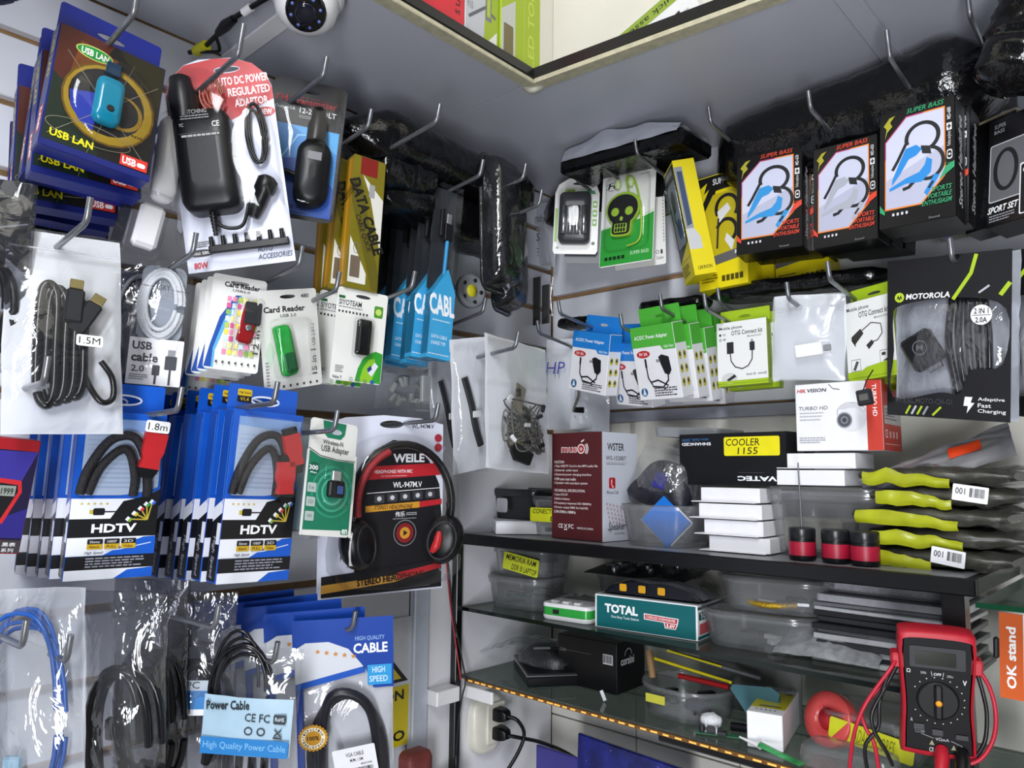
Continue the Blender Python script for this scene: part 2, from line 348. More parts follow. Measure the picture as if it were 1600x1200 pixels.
POSE={
'usblan':((0.2042, -0.9622, 1.8023),(0.5471, 0.4682, 0.498, 0.4832),0.1025,0.1342),
'autodc':((0.1802, -0.7895, 1.7369),(0.6058, 0.6815, 0.2386, 0.334),0.1236,0.2559),
'fm':((0.142, -0.6999, 1.8281),(0.6123, 0.6233, 0.3739, 0.3109),0.0948,0.1869),
'datacable':((0.1689, -0.6117, 1.7451),(0.5484, 0.5337, 0.4665, 0.4436),0.0485,0.1883),
'bluecable':((0.1691, -0.4687, 1.6669),(0.5623, 0.5223, 0.4725, 0.4333),0.0406,0.2747),
'switch':((0.1752, -0.3301, 1.7876),(0.5687, 0.544, 0.4248, 0.4475),0.0849,0.2237),
'bag15':((0.2014, -0.97, 1.5332),(0.5794, 0.4869, 0.4027, 0.5149),0.1018,0.2093),
'usbcable':((0.1188, -0.8587, 1.5939),(0.6081, 0.5917, 0.3863, 0.3618),0.0566,0.1447),
'readred':((0.1493, -0.7823, 1.6168),(0.5923, 0.5643, 0.4214, 0.3912),0.0624,0.1159),
'readgreen':((0.1498, -0.6953, 1.6034),(0.3935, 0.5914, 0.4796, 0.5152),0.0831,0.1256),
'siyoteam':((0.1555, -0.6066, 1.6196),(0.5297, 0.5515, 0.4791, 0.4309),0.0756,0.1261),
'hdtvl':((0.1505, -0.9037, 1.3864),(0.5008, 0.555, 0.4971, 0.4404),0.0834,0.1723),
'hdtvr':((0.175, -0.7547, 1.3709),(0.4899, 0.4965, 0.5284, 0.4841),0.0918,0.1974),
'usbadapter':((0.1949, -0.6714, 1.4194),(0.527, 0.4404, 0.525, 0.5028),0.0733,0.1438),
'weile':((0.1372, -0.5366, 1.3294),(0.5602, 0.592, 0.4081, 0.4112),0.1825,0.2498),
'redbox':((0.1546, -1.0151, 1.4195),(0.5087, 0.5174, 0.5284, 0.4408),0.0551,0.1088),
'bluebag':((0.1916, -0.9695, 1.2049),(0.6493, 0.6931, 0.2072, 0.2347),0.0973,0.1829),
'blackbag':((0.1407, -0.8674, 1.1485),(0.5835, 0.7109, 0.3127, 0.2376),0.0830,0.2306),
'powerback':((0.1077, -0.7758, 1.1255),(0.6036, 0.686, 0.3088, 0.264),0.0815,0.2353),
'powerbag':((0.1784, -0.7518, 1.1282),(0.6253, 0.6809, 0.3056, 0.2282),0.1001,0.1770),
'vgabag':((0.1543, -0.5953, 1.0592),(0.5361, 0.7217, 0.3385, 0.2779),0.1191,0.2699),
'compbag':((0.0565, -0.4288, 1.5974),(0.4608, 0.524, 0.5184, 0.4943),0.1352,0.0793),
'connbag':((0.2288, -0.3482, 1.502),(0.5312, 0.4629, 0.4929, 0.5104),0.1449,0.2051),
'connbag2':((0.1544, -0.3787, 1.5),(0.452, 0.6284, 0.4439, 0.4514),0.0657,0.2087),
'hpbag':((0.1043, -0.0476, 1.5817),(0.649, 0.7532, 0.0964, 0.0453),0.1353,0.1787),
'gigabag':((0.0048, -0.038, 1.9297),(0.6381, 0.7479, -0.0083, -0.1829),0.0806,0.1294),
'bty':((0.1542, -0.1202, 1.9086),(0.6718, 0.6817, 0.2229, 0.1849),0.0839,0.1457),
'skull':((0.2773, -0.1347, 1.8635),(0.7241, 0.6885, 0.0358, 0.0196),0.1069,0.1828),
'skullb':((0.2875, -0.1031, 1.8628),(0.7129, 0.6879, 0.0865, 0.1053),0.0934,0.1944),
'lekrion':((0.4396, -0.1499, 1.8151),(0.6372, 0.6694, 0.2034, 0.3233),0.0355,0.1925),
'yellowb':((0.4502, -0.114, 1.7984),(0.7213, 0.6925, -0.0082, 0.0101),0.0843,0.1948),
'sb1':((0.5486, -0.164, 1.8278),(0.7235, 0.6875, 0.0476, 0.0406),0.0967,0.1550),
'sb2':((0.6589, -0.172, 1.8137),(0.7167, 0.697, -0.0046, -0.0234),0.0866,0.1457),
'sb3':((0.7564, -0.2051, 1.8128),(0.7294, 0.6837, -0.0042, -0.0226),0.0876,0.1580),
'sportset':((0.8552, -0.1813, 1.8008),(0.749, 0.6317, -0.1335, -0.1487),0.0708,0.1430),
'acblue':((0.1834, -0.1235, 1.6454),(0.6636, 0.7358, 0.0179, -0.1337),0.0958,0.1088),
'acblue2':((0.2597, -0.0832, 1.6191),(0.5901, 0.7951, -0.0591, -0.1274),0.0943,0.1129),
'acgreen':((0.3404, -0.1254, 1.6234),(0.6172, 0.7849, -0.0402, -0.037),0.0877,0.1239),
'otg1':((0.4924, -0.1414, 1.6389),(0.7174, 0.6958, 0.0151, 0.0313),0.0784,0.0958),
'zipbag':((0.6008, -0.1674, 1.6316),(0.6862, 0.7204, 0.0886, 0.0482),0.0947,0.1195),
'otg2':((0.684, -0.1627, 1.6321),(0.7159, 0.6838, -0.1149, -0.0816),0.0699,0.1053),
'moto':((0.778, -0.1853, 1.5713),(0.6497, 0.75, -0.0413, -0.1167),0.1404,0.1933),
'muso':((0.2302, -0.2135, 1.3898),(0.7008, 0.713, -0.013, -0.0176),0.1086,0.1758),
'avatec':((0.4779, -0.1612, 1.4799),(0.7169, 0.6961, -0.0345, -0.0193),0.1779,0.0777),
'wb1':((0.4907, -0.1901, 1.4612),(0.7124, 0.7017, -0.0073, 0.0111),0.0910,0.0191),
'wb2':((0.495, -0.2002, 1.4368),(0.7132, 0.7008, -0.0012, 0.0171),0.0950,0.0211),
'wb3':((0.4996, -0.2003, 1.4147),(0.7156, 0.6981, -0.0102, 0.0202),0.0888,0.0213),
'wb4':((0.508, -0.2002, 1.3918),(0.7136, 0.7002, 0.0001, 0.0199),0.0899,0.0211),
'wb5':((0.6142, -0.1701, 1.5031),(0.7113, 0.7029, 0.0011, -0.0022),0.0918,0.0211),
'wb6':((0.603, -0.1802, 1.481),(0.7126, 0.7015, -0.0042, -0.001),0.0918,0.0215),
'hik':((0.6359, -0.1601, 1.5257),(0.7075, 0.7065, 0.0187, -0.0049),0.1133,0.0932),
'total':((0.3634, -0.2201, 1.2605),(0.7073, 0.7048, 0.0432, 0.0323),0.1690,0.0488),
'blackbox':((0.2177, -0.1699, 1.144),(0.7062, 0.7079, 0.011, 0.0021),0.1206,0.0796),
'ybox':((0.5587, -0.2195, 1.1557),(0.6273, 0.6946, 0.318, 0.1511),0.0493,0.0921),
'meter':((0.7705, -0.2905, 1.2062),(0.6406, 0.7479, 0.1377, 0.1066),0.0718,0.1340),
'okstand':((0.8175, -0.1602, 1.2481),(0.7062, 0.7051, 0.0573, 0.0279),0.0207,0.0960),
}
HOOKP={
'usblan':('L',0.260,(0.2600,-0.9561,1.9440)),
'autodc':('L',0.250,(0.2500,-0.8431,1.9546)),
'fm':('L',0.220,(0.2200,-0.7163,1.9941)),
'wrapped_left':('L',0.200,(0.2000,-0.6313,1.9639)),
'datacable':('L',0.270,(0.2700,-0.5707,1.9708)),
'bluecable':('L',0.220,(0.2200,-0.4371,1.9503)),
'switch':('L',0.220,(0.2200,-0.3394,1.9752)),
'switch2':('L',0.240,(0.2400,-0.3226,1.9310)),
'bag15':('L',0.240,(0.2400,-0.9772,1.7329)),
'usbcable':('L',0.180,(0.1800,-0.8488,1.7430)),
'readred':('L',0.220,(0.2200,-0.7387,1.7455)),
'readgreen':('L',0.220,(0.2200,-0.6854,1.7252)),
'siyoteam':('L',0.220,(0.2200,-0.5649,1.7508)),
'compbag':('L',0.160,(0.1600,-0.4549,1.6885)),
'tape':('L',0.140,(0.1400,-0.3468,1.7647)),
'hdtvl':('L',0.240,(0.2400,-0.8804,1.5620)),
'hdtvr':('L',0.250,(0.2500,-0.7801,1.5763)),
'usbadapter':('L',0.240,(0.2400,-0.6941,1.5507)),
'weile':('L',0.220,(0.2200,-0.5166,1.5736)),
'bluebag0':('L',0.240,(0.2400,-1.0009,1.3503)),
'bluebag':('L',0.240,(0.2400,-0.9654,1.3322)),
'powerback':('L',0.240,(0.2400,-0.8286,1.3417)),
'powerbag':('L',0.230,(0.2300,-0.7537,1.2925)),
'vgabag':('L',0.220,(0.2200,-0.6440,1.3106)),
'redbox':('L',0.240,(0.2400,-1.0011,1.5787)),
'connbag':('L',0.260,(0.2600,-0.3977,1.6864)),
'sb3':('R',0.250,(0.7473,-0.2500,2.0178)),
'sb2':('R',0.230,(0.6407,-0.2300,1.9953)),
'sb1':('R',0.210,(0.4835,-0.2100,2.0323)),
'balloon':('R',0.220,(0.8296,-0.2200,2.0537)),
'lekrion':('R',0.200,(0.3453,-0.2000,2.0261)),
'skull':('R',0.180,(0.2599,-0.1800,2.0343)),
'bty':('R',0.150,(0.1805,-0.1500,2.0401)),
'acblue':('R',0.200,(0.1839,-0.2000,1.7798)),
'acblue2':('R',0.170,(0.2936,-0.1700,1.7466)),
'acgreen':('R',0.170,(0.3705,-0.1700,1.7674)),
'otg1':('R',0.200,(0.4645,-0.2000,1.7489)),
'acgreen2':('R',0.120,(0.4459,-0.1200,1.7757)),
'zipbag':('R',0.210,(0.5943,-0.2100,1.7430)),
'otg2':('R',0.230,(0.6570,-0.2300,1.7561)),
'moto':('R',0.240,(0.7997,-0.2400,1.7549)),
'hpbag':('R',0.170,(0.1097,-0.1700,1.7588)),
}
# ------------------------------------------------------------------ the room
M_SLAT = mat('white_melamine', '#d9dbe2', 0.35, var=.03, scale=15)
M_MDF = mat('brown_mdf_groove', '#a5835a', 0.7, var=.12, scale=60)
M_WHITE = mat('white_wall_paint', '#dcdde2', 0.55, var=.03, scale=12)
M_CREAM = mat('cream_wall_paint', '#e6e3d9', 0.5, var=.03, scale=9)
M_TILE = mat('cream_glazed_tile', '#e6e3d9', 0.25, var=.03, scale=9)
M_GROUT = mat('grey_grout', '#8f8b80', 0.9)
M_GREY = mat('grey_trim', '#9fa2ad', 0.5)
M_SOFFIT = mat('grey_melamine_board', '#b9bbc5', 0.32, var=.05, scale=4)
M_CEIL = mat('cream_ceiling_paint', '#dcd9ca', 0.7, var=.03, scale=5)
M_FLOOR = mat('grey_floor_tile', '#8e8b86', 0.4, var=.1, scale=6)
M_BLACK = mat('black_gloss_edging', '#0c0c0e', 0.3, var=.2)
M_BLK = mat('black_plastic', '#0d0d10', 0.35, var=.15, spec=.35)
M_DARK = mat('dark_grey_plastic', '#222327', 0.45, var=.1, spec=.35)
M_EDGE = mat('cream_edge_band', '#b3ad93', 0.6, var=.15, scale=90)
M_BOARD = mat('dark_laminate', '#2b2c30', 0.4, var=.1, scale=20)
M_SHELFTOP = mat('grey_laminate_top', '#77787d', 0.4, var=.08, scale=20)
M_STEEL = mat('galvanised_steel', '#8d8f93', 0.35, 0.85, var=.1, scale=120)
M_WHITEP = mat('white_plastic', '#e4e4e6', 0.35, var=.02)
M_PAPERW = mat('white_card', '#e8e8ec', 0.5, var=.03)

struct(G().box(-.6, -3.2, -.05, 3.0, .6, 0).build('floor', M_FLOOR))
struct(G().box(-.6, -3.2, 2.9, 3.0, .6, 2.95).build('ceiling', M_CEIL))
# left wall: plain wall, slatwall in front of it
struct(G().box(-.0139, -2.2, 2.113, -.001, .014, 2.9).build("wall_upper_left", M_CREAM)); struct(G().box(.0, .001, 2.115, 2.2, .0139, 2.9).build("wall_upper_right", M_CREAM))
wl = struct(G().box(-.08, -2.2, 0, -.014, .08, 2.9).build('wall_left', M_MDF))
def slats(parent, M, a0, a1, zs, z_end, name='slat', gap=.011):
    for i, z in enumerate(zs):
        z1 = (zs[i + 1] if i + 1 < len(zs) else z_end) - gap
        o = G().box(a0, z, -.0139, a1, z1, 0, .0012).xf(M).build(name, M_SLAT, parent)
zg = [1.331 + .0848 * k for k in range(-5, 10)]
low = [z + .0055 for z in zg if z < 1.52]; up = [z + .0055 for z in zg if z > 1.52]
slats(wl, WL, -2.2, -.370, [.2] + low, up[0])
slats(wl, WL, -2.2, -.002, up, 2.12)
pl = G().box(0, -.369, .0, .004, -.002, up[0] - .012).build('wall_panel', M_WHITE, wl)
G().box(.0041, -.368, .0, .012, -.335, 1.56, .002).build('corner_trim', mat('pale_blue_grey_trim', '#b9c0cc', .35), wl)
# right wall
wr = struct(G().box(-.08, .014, 0, 2.2, .08, 2.9).build('wall_right', M_MDF))
slats(wr, WR, .002, 2.2, [1.6235, 1.742 + .0055, 1.867 + .0055, 1.992 + .0055], 2.13)
G().box(.002, -.004, 1.598, 2.2, .0139, 1.6185, .001).build('bottom_trim', M_GREY, wr)
G().box(.004, .003, 1.10, 2.2, .0139, 1.598).build('wall_panel', M_CREAM, wr)
G().box(.194, .0005, 1.10, .205, .004, 1.598, .001).build('panel_joint', mat('cream_joint', '#c4c1b4', .5), wr)
G().box(.004, .008, 0, 2.2, .0139, 1.10).build('grout_bed', M_GROUT, wr)
tile = None
for r in range(5):
    for c in range(6):
        x0 = .006 + c * .20 - .004; z1 = 1.098 - r * .2 if r else 1.098
        zz1 = [1.098, 1.022, .822, .622, .422][r]; zz0 = [1.0245, .8245, .6245, .4245, .2245][r]
        G().box(x0 + .001, .001, zz0, x0 + .1985, .0079, zz1, .001).build('wall_tile', M_TILE, wr)
# L-shaped upper shelf seen from below
ZS = 2.09
sh = empty('upper_shelf', 'L-shaped grey upper shelf with black front edge running round the corner', 'shelf', Matrix.Translation((0, 0, ZS)))
G().box(.002, -2.2, 0, .287, -.3975, .012, .001).build('shelf_board', M_SOFFIT, sh)
ey = lambda x: -.391 + max(0, x - .287) * .101      # the right-hand shelf edge runs slightly out of parallel
G().prism([(.002, -.3945), (.287, -.3945), (.706, ey(.706)), (.706, -.001), (.002, -.001)], .001, .012).build('shelf_board', M_SOFFIT, sh)
G().prism([(.709, ey(.709)), (2.0, ey(2.0)), (2.0, -.001), (.709, -.001)], .001, .012).build('shelf_board', M_SOFFIT, sh)
G().box(.700, -.345, -.0035, .727, -.001, .0009, .001).build('joint_batten', M_SOFFIT, sh)
G().box(.002, -.748, -.004, .20, -.722, -.0001, .001).build('joint_batten', M_WHITEP, sh)
G().box(.2875, -2.2, -.003, .300, -.395, .0125, .001).build('front_edging', M_BLACK, sh)
G().prism([(.2875, -.4075), (.3, -.4075), (2.0, ey(2.0) - .0125), (2.0, ey(2.0) - .0005), (.3, -.3902), (.2875, -.3915)], -.003, .0125).build('front_edging', M_BLACK, sh)
G().box(.279, -2.2, -.0105, .2985, -.388, -.0035, .001).build('edge_band', M_EDGE, sh)
G().prism([(.2995, -.4062), (2.0, ey(2.0) - .011), (2.0, ey(2.0) + .006), (.2995, -.385)], -.0105, -.0035).build('edge_band', M_EDGE, sh)
G().tube(crom([(.278, -.402, -.006), (.285, -.398, -.013), (.293, -.393, -.012), (.300, -.388, -.006)], 3), .006, 8).build('corner_putty', mat('cream_silicone', '#a9a698', .6), sh)
# shelving under the right wall
def shelf_thing(name, label, z): return empty(name, label, 'shelf', Matrix.Translation((0, 0, z)))
s1 = shelf_thing('wall_shelf', 'black edged wall shelf carrying the brown speaker box and white boxes', 1.39)
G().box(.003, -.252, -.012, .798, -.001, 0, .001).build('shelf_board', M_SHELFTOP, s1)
G().box(.003, -.264, -.018, .8085, -.2525, .001, .0015).build('front_edging', M_BLACK, s1)
G().box(.7985, -.2525, -.018, .8085, -.001, .001, .001).build('end_edging', M_BLACK, s1)
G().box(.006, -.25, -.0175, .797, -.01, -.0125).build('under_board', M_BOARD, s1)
s2 = shelf_thing('glass_shelf', 'middle glass shelf under the black edged shelf', 1.262)
G().box(.006, -.255, -.006, .775, -.001, 0, .0006).build('glass_pane', GLASS, s2)
G().box(.006, -.2565, -.0062, .775, -.2552, .0002).build('dark_front_edge', mat('dark_green_glass_edge', '#0b1512', .15), s2)
s3 = shelf_thing('glass_shelf', 'lowest glass shelf with a glowing light strip along its front edge', 1.1455)
G().box(.006, -.255, -.006, 1.02, -.001, 0, .0006).build('glass_pane', GLASS, s3)
M_LED = mat('warm_led_glow', '#ffb658', .4, emit=0.7)
ledt = G(); 
ledt.box(.02, -.2585, -.0075, 1.02, -.2553, -.0025)
ledp = ledt.build('strip_light', mat('amber_strip_casing', '#6d4a1c', .35, var=.3, scale=200), s3)
k = 0
x = .03
while x < 1.0:
    G().box(x, -.2593, -.0062, x + .008 + .004 * RND.random(), -.25855, -.0040).build('light_bead', M_LED, ledp); x += .0145 + .008 * RND.random()
s4 = shelf_thing('glass_shelf', 'short glass shelf at the right end above the orange stand card', 1.372)
G().box(.815, -.30, -.005, 1.2, -.001, 0, .0006).build('glass_pane', GLASS, s4)
G().box(.815, -.3015, -.0052, 1.2, -.3003, .0002).build('dark_front_edge', mat('green_glass_edge', '#0e3a24', .12), s4)
post = tag(G().box(-.031, -.278, .3, -.017, -.264, 1.372, .001).xf(Matrix.Translation((.034, 0, 0))).build('shelf_post', M_BLACK), 'slim black upright post at the left end of the shelves', 'post')
post2 = tag(G().box(.770, -.245, .3, .793, -.22, 1.371, .001).build('shelf_post', M_BLACK), 'black upright post behind the stack of drives', 'post')
br = empty('cable_channel', 'short white cable channel wrapped round the black post', 'cable channel', Matrix.Translation((0, 0, 1.112)))
G().box(.0045, -.335, 0, .034, -.283, .024, .001).build('channel_body', M_WHITEP, br)
G().box(.0325, -.334, .0005, .0345, -.2835, .0235, .0008).build('channel_lid', M_WHITEP, br)
G().box(.020, -.2625, 0, .09, -.2575, .02, .001).build('channel_body', M_WHITEP, br)

# ------------------------------------------------------------------ hooks
def hook(key, what, tipup=.022, lean=.25, drop=.03):
    wall, d, P = HOOKP[key]
    if wall == 'L': M = Matrix.Translation((0, P[1], P[2])) @ Matrix(((0, 0, 1, 0), (1, 0, 0, 0), (0, 1, 0, 0), (0, 0, 0, 1)))
    else: M = Matrix.Translation((P[0], 0, P[2])) @ Matrix(((1, 0, 0, 0), (0, 0, -1, 0), (0, 1, 0, 0), (0, 0, 0, 1)))
    e = empty('display_hook', 'grey steel wall hook carrying ' + what, 'hook', M, 'slatwall display hooks')
    b = -drop
    pts = [(0, b, .003), (0, b * .5, d * .5), (0, -.0035, d - .006), (0, -.0012, d - .0022), (0, .003, d + .0006), (0, tipup * .6, d + tipup * lean * .6), (0, tipup, d + tipup * lean)]
    G().tube(pts, .0031, 8).build('rod', M_STEEL, e)
    G().box(-.013, b - .012, .0003, .013, b + .010, .0025, .0006).build('back_plate', M_STEEL, e)
    return e
HOOKW = {'usblan': 'the blue boxed network adapters', 'autodc': 'the red topped car power adaptor', 'fm': 'the blister with the black car plug', 'wrapped_left': 'the wrapped black packages at upper left', 'datacable': 'the gold data cable boxes',
 'bluecable': 'the slim blue cable packs', 'switch': 'the front dark switch blister', 'switch2': 'the rear dark switch blister', 'bag15': 'the bag with the 1.5M sticker', 'usbcable': 'the clear coiled white cable pack',
 'readred': 'the cards with the red reader', 'readgreen': 'the card with the green reader', 'siyoteam': 'the green and white card with a black stick', 'compbag': 'the bag of loose clear parts', 'tape': 'the yellow centred reel near the corner',
 'hdtvl': 'the leftmost blue video cable boxes', 'hdtvr': 'the blue video cable boxes by the headphones', 'usbadapter': 'the green wireless adapter blister', 'weile': 'the boxed headphones', 'bluebag0': 'a blue network cable bag, at the left border',
 'bluebag': 'the blue network cable bag, second from the left border', 'powerback': 'the clear bags of black leads', 'powerbag': 'the front power cable bag', 'vgabag': 'the blue and white cable bags', 'redbox': 'the red and purple tester box', 'connbag': 'the bag of tangled connectors',
 'sb3': 'the earphone box with blue earpieces and green lettering', 'sb2': 'the middle black earphone box', 'sb1': 'the leftmost black earphone box', 'balloon': 'the black wrapped bundle in the upper right', 'lekrion': 'the yellow window boxes', 'skull': 'the green skull card',
 'bty': 'the battery charger blister', 'acblue': 'the front blue adapter box', 'acblue2': 'the second blue adapter box', 'acgreen': 'the front green adapter box', 'otg1': 'the white connect kit box beside the green boxes', 'acgreen2': 'the rear green adapter boxes',
 'zipbag': 'the small white zip bag', 'otg2': 'the yellow-green connect kit box', 'moto': 'the black charger pouch', 'hpbag': 'the zip bag with blue handwriting'}
for k_ in HOOKP:
    if k_ == 'wrapped_left' or True:
        hook(k_, HOOKW[k_], drop=.012 if HOOKP[k_][0] == 'L' and HOOKP[k_][2][2] < 1.65 else .028, tipup=.03 if k_ in ('autodc', 'usblan', 'sb3', 'balloon') else .02)
# ================================================================== left wall goods
ORD = ['front', 'second', 'third', 'fourth', 'fifth', 'sixth', 'seventh']
def tab(e, w, h, th, col_mat, z0=-.0012, inset=.0, hole=True, s=1.0):
    o = rrect(-w / 2 + inset, h - .001, w / 2 - inset, h + th, .004)
    return G().prism(o, z0, z0 + .0009, [slot(0, h + th * .5, s)] if hole else []).build('hang_tab', col_mat, e)
def cable_loop(cx, cy, rx, ry, n, r, z, seed, jit=.003, k=28, sq=1.0):
    rr = random.Random(seed); P = []
    for t in range(n):
        ax, ay, jx, jy, jz = rx + rr.uniform(-jit, jit), ry + rr.uniform(-jit, jit), cx + rr.uniform(-jit, jit), cy + rr.uniform(-jit, jit), z + rr.uniform(-.5, .5) * r * 2 + t * r * .3
        for i in range(k):
            a = 2 * PI * i / k; ca, sa = math.cos(a), math.sin(a)
            P.append((jx + ax * math.copysign(abs(ca) ** sq, ca), jy + ay * math.copysign(abs(sa) ** sq, sa), jz + .3 * r * math.sin(3 * a + t)))
    return P
def nz(x, y, z): return noise.noise(Vector((x, y, z)))
def bagsheet(w, h, t, seed, amp=.0025, fr=26, edge=.002, flat_top=.0, nx=20, ny=26, back=False, z0=0.0, ex=.55):
    def fn(u, v):
        b = (max(math.sin(PI * u), 0) ** ex) * (max(math.sin(PI * min(1, v / (1 - flat_top))), 0) ** ex) if v < 1 - flat_top else 0
        x = (u - .5) * w; y = v * h
        wr = nz(x * fr + seed, y * fr * .7, seed * 1.7); wr2 = abs(nz(x * fr * 2.1 + seed, y * fr * 1.3 + 3, seed))
        e = min(u, 1 - u, v, 1 - v); k = min(1, e * 6)
        z = t * b + amp * (wr + (.5 - wr2) * 1.4) * (.35 + .65 * k)
        if back: z = -.0006 + amp * .3 * wr * k
        x += edge * nz(y * 22, seed, 1.3) * (1 if abs(u - .5) > .4 else .3); y += edge * nz(x * 22, seed, 5.1) * (1 if abs(v - .5) > .4 else .3)
        return (x, y, z + z0)
    g = G().sheet(w, h, fn, nx, ny); return g
def bag(e, w, h, t, front=None, back=None, seed=1.0, amp=.0025, fr=26, edge=.002, flat_top=.08, name='bag_film'):
    if back is not None: bagsheet(w, h, t, seed + 3.3, amp, fr, edge, flat_top, 10, 14, back=True, z0=-.004).build('bag_back', back, e)
    return bagsheet(w, h, t, seed, amp, fr, edge, flat_top).build(name, front or CLEAR, e)
def sticker(e, body, x, y, w, h, z, name='sticker', col='#f2f2f2', tc='#111', roll=0, bold=0.0):
    g = G().prism(rrect(-w / 2, 0, w / 2, h, h * .18), 0, .0004)
    M = Matrix.Translation((x, y, z)) @ Matrix.Rotation(math.radians(roll), 4, 'Z')
    s_ = g.xf(M).build(name, mat('sticker_' + col.strip('#'), col, .45), e)
    p = Pr(w, h, .0006, M)
    L_ = body if isinstance(body, (list, tuple)) else [body]
    n = len(L_)
    for i, b in enumerate(L_):
        p.t(b, 10, 100 * (i + .2) / n, 90, 100 * (i + .8) / n, tc, b=bold)
    p.done(s_, 'lettering'); return s_

# --- boxed network adapters
M_NAVY = mat('navy_card', '#101f78', .35, var=.08)
def make_usblan(M, label):
    w, h = pwh('usblan'); t = .024
    e = empty('network_adapter_box', label, 'box', M, 'boxed network adapters')
    G().box(-w / 2, 0, -t, w / 2, h, 0, .0006).build('carton', M_NAVY, e)
    tab(e, w * .98, h, .036, M_NAVY, z0=-t + .003)
    p = Pr(w, h)
    p.r(1, 1, 99, 95, '#141312').p([(1, 35), (30, 45), (50, 95), (1, 95)], '#16241a').p([(1, 1), (50, 1), (40, 20), (10, 45), (1, 40)], '#4a1d12').p([(55, 1), (99, 1), (99, 50), (80, 30)], '#26210f')
    p.p([(20, 8), (55, 12), (45, 30), (15, 35)], '#6d3a14')
    p.circ(53, 51, 43, '#6a4c12').circ(53, 51, 41, '#9c7f1e').circ(51, 49.5, 35, '#121016').p([(17, 50), (44, 44), (42, 76), (30, 72), (20, 62)], '#27379c').circ(66, 53, 19, '#8a6c1a').circ(64.5, 52.5, 16.5, '#17161a')
    p.l([(5, 90), (95, 20)], .5, '#8f8a76').l([(10, 20), (90, 85)], .5, '#8f8a76').l([(40, 95), (70, 10)], .4, '#7c7a60').ering(40, 80, 38, 8, .5, '#8f8a76')
    p.e(33, 14.5, 17, 5.5, '#d8cf6a').e(33, 14.5, 16, 4.8, '#158a3a').t('USB LAN', 21, 12, 46, 17.5, '#f0e9df', b=.03)
    p.t('USB LAN', 7, 85, 45, 91, '#e8dc1e', b=.03)
    p.r(70, 85, 96, 94, '#d4372e').t('USB', 72, 86.5, 85, 92.5, '#ffffff', b=.03).rr(86, 88, 94, 91.5, 2, '#fff').t('13L NVU', 66, 67, 90, 69, '#141312')
    p.r(0, 95, 100, 100, '#16206a').done(e)
    q = Pr(t, h, .0003, face_L(w, h, t)); q.r(1, 1, 99, 99, '#0f1c66').t('USB LAN', 30, 8, 70, 42, '#c9bd2e', b=.02, rot=-90).r(25, 66, 75, 88, '#b23326').t('USB', 35, 68, 65, 86, '#fff', rot=-90, b=.02).done(e, 'printed_side')
    dev = G().loft(rrect(-.012, .042, .014, .094, .008), [(1, .001), (1, .006), (.9, .0095), (.6, .011)]).build('adapter', mat('teal_plastic', '#0f7f9e', .2), e)
    G().box(-.006, .098, .001, .008, .112, .006, .001).build('plug', mat('dark_teal', '#0b2f4c', .3), dev)
    G().lathe([(.004, .0105), (.003, .0125)], 12, (.002, .058, 0)).build('button', M_DARK, dev)
    G().loft(ell(.003, .068, .045, .052, 28), [(1, .0004), (.95, .007), (.82, .013), (.5, .016), (.1, .0165)]).build('clear_blister', BLISTER, e)
    return e
_u = make_usblan(pose('usblan'), 'front navy network adapter box with round clear blister and yellow lettering')
for i in range(1, 6):
    dup(_u, wallshift(pose('usblan', roll=[0, 4, 2, 6, 3, 7][i], yaw=-2 * i), 'L', .036 * i, side=[0, -.004, .002, -.006, .004, .006][i], up=[0, -.012, -.004, -.022, -.026, -.034][i]), ORD[i] + ' navy network adapter box counting back from the front of its hook')

